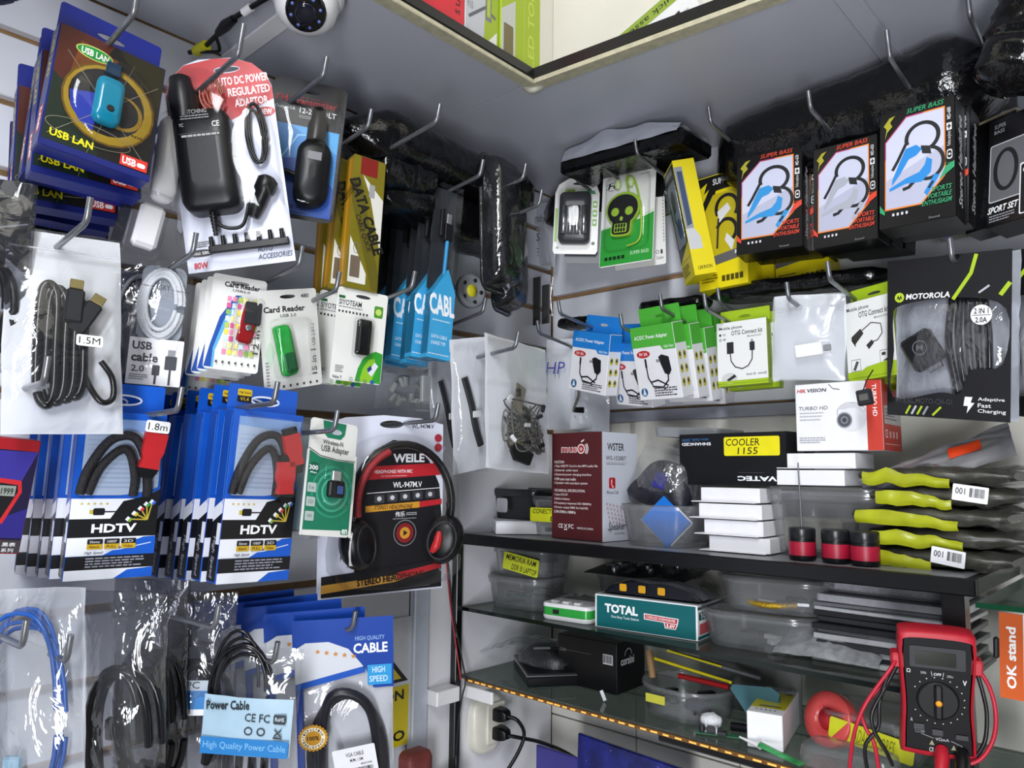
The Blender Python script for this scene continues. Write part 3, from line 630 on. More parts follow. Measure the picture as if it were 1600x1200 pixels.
# --- car power adaptor blister
def make_autodc():
    w, h = pwh('autodc'); e = empty('car_adaptor_blister', 'car power adaptor blister card with red header and black adaptor', 'blister pack', pose('autodc'))
    out = [(-w / 2, 0), (w / 2, 0), (w / 2, h * .84), (w * .46, h * .90), (w * .34, h * .96), (w * .15, h * .995), (-.02, h), (-w * .3, h * .98), (-w * .44, h * .92), (-w / 2, h * .84)]
    G().prism(out, -.0012, 0, [slot(.012, h * .94, 1.05)]).build('card', mat('pale_lilac_card', '#d5d8e8', .35, var=.02), e)
    hole = [(.012 + a, h * .94 + b) for a, b in ell(0, 0, .0155, .0045, 14)]
    p = Pr(w, h)
    red = [p.q(x, y) for x, y in ((0, 32), (30, 34), (55, 31), (80, 26), (100, 22), (100, 16.5), (96, 10), (84, 4), (65, .8), (48, 0.2), (20, 2.2), (6, 8.5), (0, 16.5))]
    p.g.prism(red, None, p.z, [hole], col=hexc('#b92227')); p.z += .0001
    p.t('AUTO DC POWER', 46, 9.5, 98, 13.5, '#f4eef0', b=.02, rot=2).t('REGULATED', 58, 15, 98, 19, '#f4eef0', b=.02, rot=2).t('ADAPTOR', 63, 20.5, 95, 24.3, '#f4eef0', b=.02, rot=2)
    p.e(91, 28, 9, 2.3, '#b92227').t('NEW', 85, 26.8, 97, 29.3, '#fff', b=.02)
    p.t('80W', 6, 95.5, 19, 98.6, '#c02030', b=.03).e(14, 91.3, 14, 1.7, '#15151a').t('Model: E8056', 3, 90.6, 25, 92, '#ddd')
    p.t('AUTO', 66, 91.5, 80, 94, '#2a2f55', b=.01).t('ACCESSORIES', 66, 95, 98, 97.5, '#2a2f55', b=.01, sh=.2)
    p.p([(50, 32), (70, 32), (97, 62), (97, 74)], '#b9bdd2').p([(0, 34), (12, 34), (6, 60), (0, 56)], '#8f2a1c').lines(8, 86, 24, 89, 3, '#555').done(e)
    a = G().loft(rrect(-.052, h * .25, .012, h * .72, .014), [(1, 0), (1, .018), (.97, .027), (.88, .031), (.5, .032)]).build('adaptor_body', M_BLK, e)
    q = Pr(.05, .05, .0325, Matrix.Translation((-.02, h * .52, 0))); q.t('SWITCHING', 10, 5, 70, 15, '#888').lines(10, 18, 75, 30, 2, '#777').t('CE', 78, 36, 95, 50, '#ccc', b=.02).t('YC', 5, 36, 15, 44, '#aaa').r(2, 60, 95, 61, '#444').lines(8, 64, 95, 74, 1, '#999').done(a, 'rating_print')
    G().lathe([(.016, h * .68), (.017, h * .78), (.0135, h * .84), (.012, h * .88), (.006, h * .895)], 16, (-.038, 0, .018), ax='y').build('car_plug', M_BLK, e)
    G().lathe([(.019, 0), (.019, .006), (.012, .012)], 18, (-.040, h * .78, .004)).build('plug_cap', M_DARK, e)
    cop = G()
    for i in range(4): cop.tube(cable_loop(-.004, h * .81, .009, .015, 1, .0012, .012, i, .004, 16), .0012, 6)
    cop.build('copper_lead', mat('copper_wire', '#a2604e', .35, .4), e)
    c = G().tube(cable_loop(.037, h * .60, .009, .034, 4, .0016, .010, 4, .0025), .0017, 6); c.tube(crom([(-.022, h * .25, .014), (-.018, h * .20, .012), (-.005, h * .175, .010), (.010, h * .19, .010), (.02, h * .3, .010)], 6), .0022, 7).build('lead', M_BLK, e)
    st = G()
    for i in range(7): st.lathe([(.0045 - .0003 * i, h * .25 - i * .004), (.0045 - .0003 * i, h * .25 - i * .004 - .0028)], 10, (-.022, 0, .014), ax='y')
    st.build('strain_relief', M_BLK, e)
    g = G(); g.lathe([(.006, 0), (.008, .012), (.0085, .03), (.012, .034), (.012, .048), (.007, .052)], 14, (0, 0, 0), ax='y'); g.xf(Matrix.Translation((.022, h * .21, .012)) @ Matrix.Rotation(math.radians(-28), 4, 'Z')).build('socket_end', M_BLK, e)
    t = G().box(-.034, h * .075, .001, .058, h * .11, .008, .001)
    for i in range(7): t.lathe([(.0028, h * .105), (.0026, h * .15)], 8, (-.030 + i * .0135, 0, .006), ax='y')
    t.build('tip_set', M_BLK, e)
    o = [(-.058, h * .06), (.058, h * .05), (.059, h * .30), (.056, h * .70), (.02, h * .78), (-.006, h * .92), (-.05, h * .90), (-.059, h * .7), (-.058, h * .3)]
    G().loft([tuple(v.xy) for v in crom([(a_, b_, 0) for a_, b_ in o], 3, True)], [(1, .0004), (.97, .022), (.92, .032), (.75, .036), (.2, .037)]).build('clear_blister', BLISTER, e)
make_autodc()

# --- fm transmitter blister
def make_fm():
    w, h = pwh('fm'); e = empty('car_transmitter_blister', 'black and blue blister card with a black car plug transmitter', 'blister pack', pose('fm'))
    G().prism(rrect(-w / 2, 0, w / 2, h, .01), -.001, 0, [slot(0, h * .925, .9)]).build('card', mat('dark_card', '#1b1b20', .35), e)
    p = Pr(w, h); p.r(3, 32, 95, 97, '#2f7fc4').p([(3, 60), (60, 55), (95, 75), (95, 97), (3, 97)], '#1b4ea8').l([(8, 70), (40, 40), (90, 36)], 2, '#8cc4ea').p([(20, 32), (95, 32), (95, 50)], '#4d9ed8').p([(5, 30), (95, 30), (95, 34), (5, 33)], '#17171c')
    p.t('FM Transmitter', 6, 13, 88, 17.5, '#b92b2f', b=.01).t('12-24 VOLT', 38, 20, 88, 24, '#e2e4e8', b=.02).t('Output:1A', 5, 20.5, 32, 23.5, '#c8cad0', b=.01).lines(38, 25.5, 60, 28, 2, '#999')
    p.t('12-24 VOLT', 25, 90, 70, 93.5, '#101a4a', b=.02).lines(25, 95, 65, 96.5, 1, '#123').done(e)
    g = G().loft(rrect(-.008, h * .08, .036, h * .57, .02), [(1, 0), (1, .010), (.93, .018), (.7, .022), (.2, .023)]).build('transmitter_body', M_BLK, e)
    G().box(.006, h * .40, .0225, .024, h * .46, .0236, .0004).build('usb_port', mat('grey_port', '#77787c', .4), g)
    G().lathe([(.0125, h * .55), (.0125, h * .66), (.010, h * .70), (.009, h * .78), (.004, h * .80)], 16, (.014, 0, .012), ax='y').build('car_plug', M_BLK, e)
    G().tube(crom([(-.038, h * .3, .004), (-.02, h * .31, .008), (0, h * .28, .01)], 5), .004, 8).build('lead', M_BLK, e)
    G().loft(rrect(-w * .47, h * .03, w * .48, h * .86, .012), [(1, .0004), (.98, .012), (.93, .024), (.8, .027), (.2, .028)]).build('clear_blister', BLISTER, e)
make_fm()

# --- gold data cable boxes
M_GOLD = mat('olive_gold_card', '#7a7016', .3, .15, var=.08); M_AMBER = mat('amber_gold_card', '#b07f12', .3, .15, var=.1)
def make_datacable(M, label):
    w, h = pwh('datacable'); t = .022
    e = empty('data_cable_box', label, 'box', M, 'gold data cable boxes')
    G().box(-w / 2, 0, -t, w / 2, h, 0, .0006).build('carton', M_GOLD, e)
    p = Pr(w, h); p.r(22, .5, 75, 14, '#7e1712').p([(30, 14), (98, 30), (98, 70), (55, 28)], '#d8d5cc').p([(1, 18), (25, 18), (99, 88), (99, 99), (80, 99), (1, 35)], '#5e5711')
    p.p([(5, 62), (60, 88), (60, 96), (5, 96)], '#dcdad2').rr(10, 76, 40, 92, 2, '#6e5f4f').rr(52, 20, 70, 30, 2, '#9a9a9c').ering(25, 70, 8, 4, 2, '#777')
    p.t('DATA CABLE', -62, 40.5, 162, 49.5, '#14130c', b=.04, rot=-66).t('CABLE QUICK', -12, 56, 98, 60.5, '#2a1c10', b=.02, rot=-66).done(e)
    q = Pr(t, h, .0003, face_L(w, h, t)); q.r(2, 2, 98, 98, '#a87a12').r(35, 2, 60, 98, '#c9941c').t('DATA', 20, 14, 80, 45, '#1b160a', b=.03, rot=-70).done(e, 'printed_side')
    return e
_d = make_datacable(pose('datacable'), 'front gold data cable box with dark diagonal lettering')
dup(_d, wallshift(pose('datacable', roll=-1), 'L', .028, side=-.004), 'second gold data cable box, just behind the front one')
dup(_d, wallshift(pose('datacable', roll=1), 'L', .058, side=-.006), 'third gold data cable box nearest the wall')

# --- slim blue cable packs
M_SKY = mat('sky_blue_card', '#3ba3d6', .4, var=.03)
M_SMOKEBACK = mat('dark_backing', '#2b2e33', .4)
def make_bluecable(M, label):
    w, h = pwh('bluecable'); t = .02
    e = empty('slim_cable_pack', label, 'cable pack', M, 'slim blue cable packs')
    G().box(-w / 2, h * .40, -t, w / 2, h * .995, -t + .001).build('dark_backing', M_SMOKEBACK, e)
    o = [(-w / 2, 0), (w / 2, 0), (w / 2, h * .38), (w * .12, h * .51), (-w / 2, h * .36)]
    G().prism(o, -t, -.001).build('card_sleeve', M_SKY, e)
    p = Pr(w, h, -.0006); p.t('CABL', -8, 64, 100, 76, '#f1f4f8', b=.035, sh=-.1).lines(10, 78.5, 90, 80, 1, '#bfe0f0').t('DATA CABLE', 12, 87, 80, 89, '#dff0fa').t('CHARGE TYPE', 12, 90.5, 75, 92.5, '#dff0fa').lines(4, 97.5, 96, 98.3, 1, '#ffffff').done(e)
    c = G().tube([(0.002, h * .3, -.01), (0.003, h * .68, -.009)], .0032, 8).build('blue_cable', mat('blue_cable_jacket', '#2f93cc', .4), e)
    G().box(-.004, h * .68, -.014, .010, h * .78, -.005, .001).build('plug_body', M_BLK, e)
    G().box(-.001, h * .78, -.012, .007, h * .84, -.007, .0006).build('plug_tip', mat('bright_steel', '#c7c9cc', .25, .9), e)
    G().box(-.012, h * .70, -.014, -.006, h * .86, -.006, .001).build('second_plug', M_BLK, e)
    G().box(-w / 2, h * .02, -t - .0004, w / 2, h, .0002, .0008).build('clear_sleeve', BLISTER, e)
    return e
_b = make_bluecable(pose('bluecable'), 'front slim blue and clear cable pack, nearest the corner')
for i in range(1, 6):
    dup(_b, wallshift(pose('bluecable', roll=[0, -.5, .6, 0, .8, .4][i]), 'L', .026 * i, side=-.006 * (i % 2), up=[0, .002, -.003, .004, 0, .003][i]), ORD[i] + ' slim blue cable pack behind the front one')

# --- dark switch blisters
def make_switch(M, label):
    w, h = .075, .235
    e = empty('switch_blister', label, 'blister pack', M, 'dark switch blisters')
    G().prism(rrect(-w / 2, 0, w / 2, h, .018), -.001, 0).build('card', mat('charcoal_card', '#1d1c20', .35), e)
    p = Pr(w, h); p.r(15, 8, 55, 16, '#4a1a1c').t('SWITCH', 12, 17, 62, 21.5, '#d8d8d8', b=.02).done(e)
    G().loft(rrect(-.026, h * .08, .026, h * .74, .022), [(1, 0), (1, .012), (.9, .022), (.6, .026), (.1, .027)]).build('switch_body', M_BLK, e)
    G().loft(rrect(-.018, h * .12, .018, h * .36, .016), [(1, .02), (.95, .03), (.6, .034), (.1, .0345)]).build('second_dome', M_DARK, e)
    G().loft(rrect(-w * .46, h * .03, w * .46, h * .97, .016), [(1, .0004), (.97, .020), (.9, .034), (.7, .039), (.2, .04)]).build('clear_blister', DARKFILM, e)
    G().tube([(a, b, .002) for a, b in rrect(-w * .485, .003, w * .485, h - .003, .017)], .0022, 6, closed=True).build('shell_flange', BLISTER, e)
    return e
_s = make_switch(pose('switch', dx=-.022, yaw=22), 'front dark switch blister with curved black body near the corner')
dup(_s, wallshift(pose('switch', dx=-.022, yaw=30), 'L', .03, side=.05, up=-.022), 'dark blister hanging behind the front switch blister, nearer the corner')

# --- 1.5M flat cable bag
M_FLATC = mat('black_cable_jacket', '#121216', .25, var=.1)
def make_bag15():
    w, h = pwh('bag15'); e = empty('cable_bag', 'white zip bag with a folded black cable and 1.5M sticker', 'bag', pose('bag15'))
    bag(e, w, h, .012, CLEAR, WHITEBAG, 3.1, .002, 30)
    for i, x in enumerate((-.022, -.014, -.006, .002)):
        ph = h * .71 - .004 * i; pb = h * .12 + .003 * i
        G().tube(crom([(x - .002, pb + .02, .003), (x, ph - .02, .004), (x + .006, ph, .006), (x + .014, ph - .012, .006), (x + .013, h * .4, .007), (x + .012, pb + .016, .006), (x + .006, pb, .005)], 6, True), .0043, 7).build('cable_loop', M_FLATC, e)
    G().tube(crom([(.012, h * .5, .006), (.014, h * .3, .006), (.028, h * .15, .006), (.040, h * .16, .006), (.040, h * .26, .006), (.03, h * .34, .007)], 6), .003, 7).build('cable_tail', M_FLATC, e)
    for pos, rz in (((.016, h * .55, .009), -30), ((.006, h * .60, .011), -5)):
        g = G(); g.box(-.008, -.018, -.004, .008, .018, .004, .002); g.xf(Matrix.Translation(pos) @ Matrix.Rotation(math.radians(rz), 4, 'Z')).build('plug', M_DARK, e)
        g = G(); g.box(-.006, .018, -.003, .006, .028, .003, .0005); g.xf(Matrix.Translation(pos) @ Matrix.Rotation(math.radians(rz), 4, 'Z')).build('plug_tip', mat('brass_tip', '#8d8158', .3, .7), e)
    G().box(-w * .48, h * .885, .0035, w * .48, h * .895, .005, .0005).build('zip_seal', ZIP, e)
    sticker(e, '1.5M', .018, h * .395, .023, .0115, .0165, roll=-3)
make_bag15()
e = empty('cable_bag', 'dark cable bag cut off by the left border beside the white zip bag', 'bag', ML(-1.03, 1.59, .15, yaw=-20))
G().prism(rrect(-.035, .10, .03, .19, .003), -.001, 0).build('printed_header', mat('black_card', '#121318', .4), e)
Pr(.06, .19).l([(5, 30), (95, 22)], 3, '#cfd2d6').done(e)
bag(e, .065, .19, .012, DARKFILM, None, 9.2, .003)
G().tube(cable_loop(0, .06, .018, .045, 3, .004, .004, 3), .004, 7).build('cable_coil', M_BLK, e)

# --- white adapter in clear box, white thing in blister
e = empty('white_adapter_box', 'clear hanging box holding a small white adapter above the coiled cable', 'clear box', ML(-.893, 1.735, .14, yaw=-10, roll=-10))
G().box(-.012, .008, .002, .014, .058, .018, .004).build('adapter', M_WHITEP, e)
G().box(-.018, 0, 0, .018, .072, .022, .002).build('clear_shell', BLISTER, e)
G().prism(rrect(-.03, -.002, -.019, .095, .003), 0, .004).build('clear_spine', DARKFILM, e)
e = empty('white_earpiece_blister', 'white earpiece shell peeping out behind the navy adapter box', 'blister pack', ML(-.872, 1.80, .14, roll=-4))
G().loft(rrect(-.014, 0, .012, .105, .012), [(1, 0), (1, .008), (.85, .014), (.3, .016)]).build('white_shell', M_WHITEP, e)
G().lathe([(.0022, .0), (.0022, .017)], 10, (.004, .075, 0)).build('screw_cap', M_DARK, e)
G().loft(rrect(-.017, -.003, .016, .11, .013), [(1, -.001), (1, .012), (.88, .019), (.3, .021)]).build('clear_shell', BLISTER, e)

# --- coiled white usb cable
def make_usbcable():
    w, h = pwh('usbcable'); e = empty('coiled_cable_pack', 'clear pack with a coiled white cable over a printed white card', 'cable pack', pose('usbcable'))
    for i in range(4): G().tube(cable_loop(0, h * .66, w * .40 - i * .002, h * .28 - i * .003, 1, .003, .004 + .003 * (i % 2), i, .0015), .0026, 8, closed=False).build('cable_turn', mat('white_braid', '#c9ccd2', .4, bump=.6, scale=500), e)
    G().prism(rrect(-w * .42, h * .36, w * .42, h * .97, .01), -.001, 0).build('silver_backing', mat('silver_grey_card', '#8b93a0', .35), e)
    G().prism(rrect(-w / 2, 0, w / 2, h * .37, .001), .006, .007).build('printed_card', M_PAPERW, e)
    p = Pr(w, h, .0073); p.t('USB', 6, 66, 42, 72.5, '#34363c', b=.03).t('cable', 6, 75, 55, 82, '#34363c', b=.03).t('2.0', 8, 85, 32, 90, '#55585e', b=.02).lines(6, 92, 40, 97, 3, '#888').rr(68, 76, 90, 87, 2, '#34363c').r(72, 71, 86, 76, '#8f9298').l([(79, 87), (79, 99)], 4, '#34363c').rr(46, 84, 60, 92, 2, '#34363c').l([(53, 92), (53, 99)], 4, '#34363c').done(e)
    q = Pr(w, h, .011); q.l([(-2, 21), (40, 22)], 1, '#222').l([(66, 23), (100, 24)], 1, '#222').t('LSKY', 40, 19.5, 64, 24, '#333').done(e, 'handwriting')
    bag(e, w * 1.06, h * 1.02, .010, CLEAR, None, 6.2, .0015, 40, .0012)
    return e
_c = make_usbcable()
e = empty('coiled_cable_pack', 'grey coiled cable pack half hidden behind the white cable one', 'cable pack', wallshift(pose('usbcable'), 'L', .03, side=-.012, up=-.004))
w_, h_ = pwh('usbcable')
G().prism(rrect(-w_ / 2, 0, w_ / 2, h_ * .98, .002), -.001, 0).build('printed_backing', mat('grey_blue_card', '#5a5e68', .4), e)
Pr(w_, h_).t('USB CABLE', 2, 62, 14, 98, '#dfe2e8', rot=-90, b=.02).r(0, 56, 6, 98, '#26326a').done(e)
G().tube(cable_loop(0, h_ * .62, w_ * .4, h_ * .3, 3, .003, .004, 8, .002), .0026, 7).build('cable_coil', mat('grey_braid', '#8d8f95', .4), e)
bag(e, w_ * 1.05, h_ * 1.02, .01, DARKFILM, None, 7.7, .0015, 40, .001)

# --- card readers
M_CARDW = mat('glossy_white_card', '#e6e6e2', .3, var=.02)
def blister_card(name, label, M, w, h, group=None, m=None, r=.004, hole=True, s=.8):
    e = empty(name, label, 'blister card', M, group)
    G().prism(rrect(-w / 2, 0, w / 2, h, r), -.001, 0, [slot(0, h * .93, s)] if hole else []).build('card', m or M_CARDW, e)
    return e
def icons(p, x0, x1, y, n, c='#333'):
    for i in range(n):
        x = x0 + (x1 - x0) * i / max(1, n - 1); p.rr(x - 1.7, y - 1.2, x + 1.7, y + 1.2, .6, c)
def make_readred(M, label):
    w, h = pwh('readred'); e = blister_card('card_reader_card', label, M, w, h, 'printed card reader cards')
    p = Pr(w, h); p.p([(1, 98), (8, 75), (20, 45), (45, 20), (52, 20), (28, 48), (14, 78), (14, 98)], '#1e4fa6').p([(14, 98), (14, 78), (28, 48), (52, 20), (56, 20), (34, 50), (18, 80), (18, 98)], '#5fb0e0')
    p.t('Card Reader', 22, 7, 88, 12.5, '#151515', b=.03).t('USB2.0', 38, 14, 70, 16.5, '#444')
    r = random.Random(3)
    for i in range(6):
        for j in range(9): p.rr(30 + i * 10, 22 + j * 7, 38 + i * 10, 27.5 + j * 7, 1, r.choice(['#e8d95a', '#b7c95a', '#d85a8f', '#e88fb4', '#dcdcd2', '#8cb45a', '#f0e8a0', '#d0e0e8']))
    icons(p, 22, 92, 92, 7); p.t('12 in 1', 86, 45, 96, 80, '#3a3a3a', rot=90, b=.01).done(e)
    d = G().box(-.008, h * .30, .001, .010, h * .72, .009, .0025)
    d.xf(Matrix.Translation((.012, 0, 0)) @ Matrix.Translation((0, h * .5, 0)) @ Matrix.Rotation(math.radians(-8), 4, 'Z') @ Matrix.Translation((0, -h * .5, 0))); d.build('stick', mat('dark_red_plastic', '#8c1418', .25), e)
    G().box(.004, h * .50, .0015, .023, h * .74, .0098, .001).xf(Matrix.Translation((0.004, 0, 0))).build('swivel_cover', M_DARK, e)
    G().lathe([(.004, .0098), (.004, .011), (.0022, .011)], 14, (.014, h * .46, 0)).build('swivel_pin', M_STEEL, e)
    G().loft(rrect(-.004, h * .2, .030, h * .8, .006), [(1, .0004), (.97, .010), (.88, .0135), (.3, .014)]).build('clear_blister', BLISTER, e)
    return e
_r = make_readred(pose('readred'), 'front card reader card with a red and black stick in a blister')
for i in range(1, 4):
    dup(_r, wallshift(pose('readred'), 'L', .013 * i, side=-.001 * i, up=-.002 * i), ORD[i] + ' card reader card behind the red stick one')
dup(_r, wallshift(pose('readred', roll=-1), 'L', .075, side=.006, up=-.026), 'card reader card hanging lowest, behind the red stick cards')
def make_readgreen():
    w, h = pwh('readgreen'); e = blister_card('card_reader_card', 'white card reader card with a green stick in a blister', pose('readgreen'), w, h, 'printed card reader cards')
    p = Pr(w, h); p.t('Card Reader', 8, 16, 78, 22, '#151515', b=.03).t('USB 2.0', 35, 24, 62, 27, '#333', b=.01).t('480', 72, 5, 86, 9, '#444', b=.02).t('15 in 1', 83, 62, 92, 88, '#222', rot=90, b=.02).t('USB 2.0/1.1', 86, 36, 92, 58, '#555', rot=90).p([(4, 62), (14, 50), (22, 60), (10, 78)], '#cfe0cf').lines(4, 70, 10, 95, 8, '#9a9a9a'); icons(p, 20, 90, 96, 7); p.done(e)
    g = G().loft(rrect(-.010, -.032, .010, .032, .005), [(1, .001), (1, .009), (.9, .012), (.5, .0125)]); g.xf(Matrix.Translation((-.012, h * .40, 0)) @ Matrix.Rotation(math.radians(8), 4, 'Z')); s_ = g.build('green_stick', mat('translucent_green', '#1f9a3a', .15, var=.15, scale=60), e)
    G().loft(rrect(-.008, -.028, .008, -.002, .004), [(1, .0126), (.95, .0135), (.5, .014)]).xf(Matrix.Translation((-.012, h * .40, 0)) @ Matrix.Rotation(math.radians(8), 4, 'Z')).build('stick_inner', mat('dark_green_plastic', '#0f5a30', .3), s_)
    G().loft(rrect(-.028, h * .12, .026, h * .72, .008), [(1, .0004), (.97, .012), (.9, .017), (.3, .018)]).build('clear_blister', BLISTER, e)
make_readgreen()
def make_siyo(M, label):
    w, h = pwh('siyoteam'); e = blister_card('card_reader_card', label, M, w, h, 'printed card reader cards')
    p = Pr(w, h); p.r(1, 12, 99, 99, '#e6e6e2').p([(48, 99), (52, 85), (60, 74), (72, 67), (85, 64), (99, 66), (99, 99)], '#2e9a2e').p([(56, 99), (62, 84), (72, 74), (84, 72), (88, 85), (80, 99)], '#8cc42a')
    p.rr(74, 14, 92, 27, 3, '#4f8f2c').circ(83, 20.5, 6, '#bcd86a').r(3, 9, 15, 12, '#1f5f2f').t('SIYOTEAM', 4, 13, 48, 19, '#30343a', b=.015).lines(4, 20.5, 52, 22.5, 1, '#777'); icons(p, 6, 60, 26, 9)
    g2 = p; g2.p([(72, 88), (84, 76), (92, 80), (80, 92)], '#dfe3ea').p([(70, 84), (77, 80), (80, 84), (73, 88)], '#243a7a').lines(8, 84, 24, 92, 4, '#888').t('Vista 7', 4, 95, 22, 98, '#333'); p.circ(40, 97, 4, '#b9c4b4').circ(54, 97, 4, '#4f8f4c').circ(68, 98, 4, '#7aa24c').circ(82, 98, 4, '#2a5aa8').done(e)
    G().loft(rrect(-.006, h * .30, .013, h * .68, .003), [(1, .001), (1, .008), (.9, .010), (.5, .0104)]).build('black_stick', M_BLK, e)
    G().loft(rrect(-.010, h * .27, .017, h * .70, .004), [(1, .0004), (.97, .010), (.9, .0128), (.3, .013)]).build('clear_blister', BLISTER, e)
    return e
_y = make_siyo(pose('siyoteam'), 'white and green card with a black reader stick, in front of gold boxes')
dup(_y, wallshift(pose('siyoteam', roll=-1), 'L', .03, side=-.008, up=-.002), 'white and green reader card just behind the front one with a black stick')
dup(_y, wallshift(pose('siyoteam', roll=1), 'L', .055, side=-.012, up=0), 'white and green reader card furthest back on its hook')
# --- boxed video cables
M_BLUECARD = mat('bright_blue_card', '#1657c0', .3, var=.05)
M_BRAID = mat('black_braided_cable', '#17151a', .5, var=.5, scale=700, bump=.8)
M_REDP = mat('red_plastic', '#c4242a', .35, var=.05)
def make_hdtv(M, label, w, h, first_cable=True):
    t = .020
    e = empty('video_cable_box', label, 'box', M, 'boxed video cables')
    G().box(-w / 2, 0, -t, w / 2, h, 0, .0006).build('carton', M_BLUECARD, e)
    G().prism(rrect(-w / 2, h - .001, w / 2, h + .03, .003), -t + .001, -t + .0022, [ell(.002, h + .013, .016, .004, 14)]).build('hang_tab', M_BLUECARD, e)
    q = Pr(w, .03, .0005, Matrix.Translation((0, h, -t + .0022))); q.ering(52, 57, 20, 17, 2.4, '#e8eef8').rr(12, 18, 32, 44, 2, '#d8b41e').rr(12, 44, 32, 70, 2, '#15151a').t('High Speed', 14, 26, 30, 38, '#15151a').t('V1.4', 16, 50, 28, 64, '#d8b41e', b=.02).done(e, 'tab_print')
    p = Pr(w, h)
    p.r(8, 4, 97, 50, '#a9b9d2').p([(8, 4), (97, 4), (97, 12), (8, 9)], '#7fa0d4')
    for k in range(12): p.r(12, 14 + k * 2.8, 95, 14.6 + k * 2.8, '#96aacb')
    p.p([(0, 51), (45, 50.5), (70, 49), (90, 46.5), (100, 44), (100, 100), (0, 100)], '#1657c0')
    p.r(0, 52, 100, 86, '#e9ebf2')
    p.p([(45, 64), (58, 53.5), (75, 51.5), (92, 48.5), (100, 46), (100, 75), (0, 75), (0, 64)], '#111114')
    for i in range(5): p.star(12 + i * 7, 55, 2.2, '#c9b53a')
    p.rr(25, 57.6, 38, 61.8, 2, '#15151a').r(21, 58.6, 25, 61, '#c9b53a').l([(38, 59.8), (60, 59.8)], 1.6, '#15151a')
    for i, (a, c) in enumerate(zip((-80, -58, -36, -14, 8), ('#7aa83a', '#c9b83a', '#d03a34', '#3a9a4a', '#3a6ad0'))):
        x, y = 88, 65; a = math.radians(a); x1, y1 = x - 20 * math.cos(a) * .9 if i < 3 else x - 18 * math.cos(a) + 6, y - (1.5 + i * 3.2)
        x1 = 66 + i * 6.5; y1 = 64.5 - [0, 3.4, 6.4, 9, 10.4][i]
        p.l([(x, y), (x1, y1)], 1.6, '#b9a53a').l([(x1 + 1, y1 + .5), (x1 - 2.5, y1 - .8)], 5, '#e9ebf2').l([(x1 + 3.2, y1 + 1), (x1 + .6, y1)], 5, c)
    p.t('HDTV', 25, 67, 76, 72.3, '#f4f4f8', b=.035)
    p.p([(40, 86), (55, 82), (72, 78), (85, 75.5), (100, 75), (100, 86)], '#1657c0').l([(42, 83), (60, 82.4), (95, 79)], 1, '#dfe6f4')
    for i, tx in enumerate((('Ethernet', 'Network'), ('1080P', 'FULL'), ('3D', 'Video'))):
        x = 22 + i * 19; p.rr(x, 76, x + 17, 79, 1, '#15151a').rr(x, 79, x + 17, 82, 1, '#c9a31e').t(tx[0], x + 3, 76.8, x + 14, 78.4, '#c8c8c8').t(tx[1], x + 3, 79.7, x + 14, 81.4, '#15151a')
    p.t('High Speed', 20, 83.2, 40, 85.2, '#3a3f66', sh=.3).r(0, 86, 100, 94, '#141418').lines(22, 87, 90, 93.5, 4, '#8d8f9c').r(0, 94, 100, 100, '#e3e6ef').p([(55, 100), (70, 95), (100, 94), (100, 100)], '#1657c0').done(e)
    q = Pr(t, h, .0003, face_L(w, h, t)); q.r(1, 1, 99, 58, '#1548a4').p([(1, 58), (99, 52), (99, 70), (1, 80)], '#e3e6ef').p([(1, 66), (99, 60), (99, 99), (1, 99)], '#15161b').r(60, 66, 99, 78, '#e3e6ef').t('High Speed', 22, 74, 62, 97, '#9a9daa', rot=-90, sh=.2).l([(88, 3), (88, 55)], 6, '#4d84da').done(e, 'printed_side')
    if first_cable:
        c = G().tube(crom([(-w * .42, h * .51, .0015), (-w * .36, h * .66, .004), (-w * .16, h * .83, .005), (w * .1, h * .86, .005), (w * .26, h * .74, .005), (w * .33, h * .56, .004), (w * .34, h * .50, .001)], 6), .0048, 9).build('cable_turn', M_BRAID, e)
        G().tube(crom([(-w * .33, h * .51, .001), (-w * .24, h * .66, .004), (-w * .05, h * .77, .0045), (w * .08, h * .76, .0045), (w * .17, h * .62, .004), (w * .18, h * .50, .001)], 6), .0045, 9).build('cable_turn', M_BRAID, e)
        for (x, y, rz) in ((w * .30, h * .80, 18), (w * .24, h * .63, 4)) if w > .088 else ((w * .33, h * .80, -8),):
            o = [(-.010, -.022), (.010, -.022), (.0085, -.012), (.011, -.004), (.011, .016), (-.011, .016), (-.011, -.004), (-.0085, -.012)]
            Mx = Matrix.Translation((x, y, .006)) @ Matrix.Rotation(math.radians(rz), 4, 'Z')
            pl_ = G().prism(o, 0, .009).xf(Mx).build('plug_shell', M_REDP, e)
            G().prism([(-.006, -.032), (.006, -.032), (.0102, -.0222), (-.0102, -.0222)], .0005, .0085).xf(Mx).build('plug_boot', M_BLK, pl_)
            G().prism(rrect(-.0085, .0161, .0085, .024, .001), .001, .008).xf(Mx).build('plug_cap', M_BLK, pl_)
    G().prism(rrect(-w * .44, h * .50, w * .48, h * .965, .002), .0155, .0158).build('window_film', BLISTER, e)
    return e
wL, hL = .092, .185
_hl = make_hdtv(pose('hdtvl'), 'front blue video cable box with 1.8m sticker under the white zip bag', *pwh('hdtvl'))
sticker(_hl, '1.8m', .028, pwh('hdtvl')[1] * .895, .024, .0125, .0165, roll=-4)
_hb = make_hdtv(wallshift(pose('hdtvl'), 'L', .028, side=-.004), 'second blue video cable box in the left stack, edge on', *pwh('hdtvl'), first_cable=False)
for i in range(2, 5): dup(_hb, wallshift(pose('hdtvl', yaw=-1.5 * i), 'L', .028 * i, side=-.003 * i, up=-.001 * i), ORD[i] + ' blue video cable box counting back in the left stack')
_hr = make_hdtv(pose('hdtvr'), 'front blue video cable box with two red plugs beside the headphones', *pwh('hdtvr'))
_hc = make_hdtv(wallshift(pose('hdtvr'), 'L', .031, side=-.003), 'second blue video cable box in the stack beside the headphones', *pwh('hdtvr'), first_cable=False)
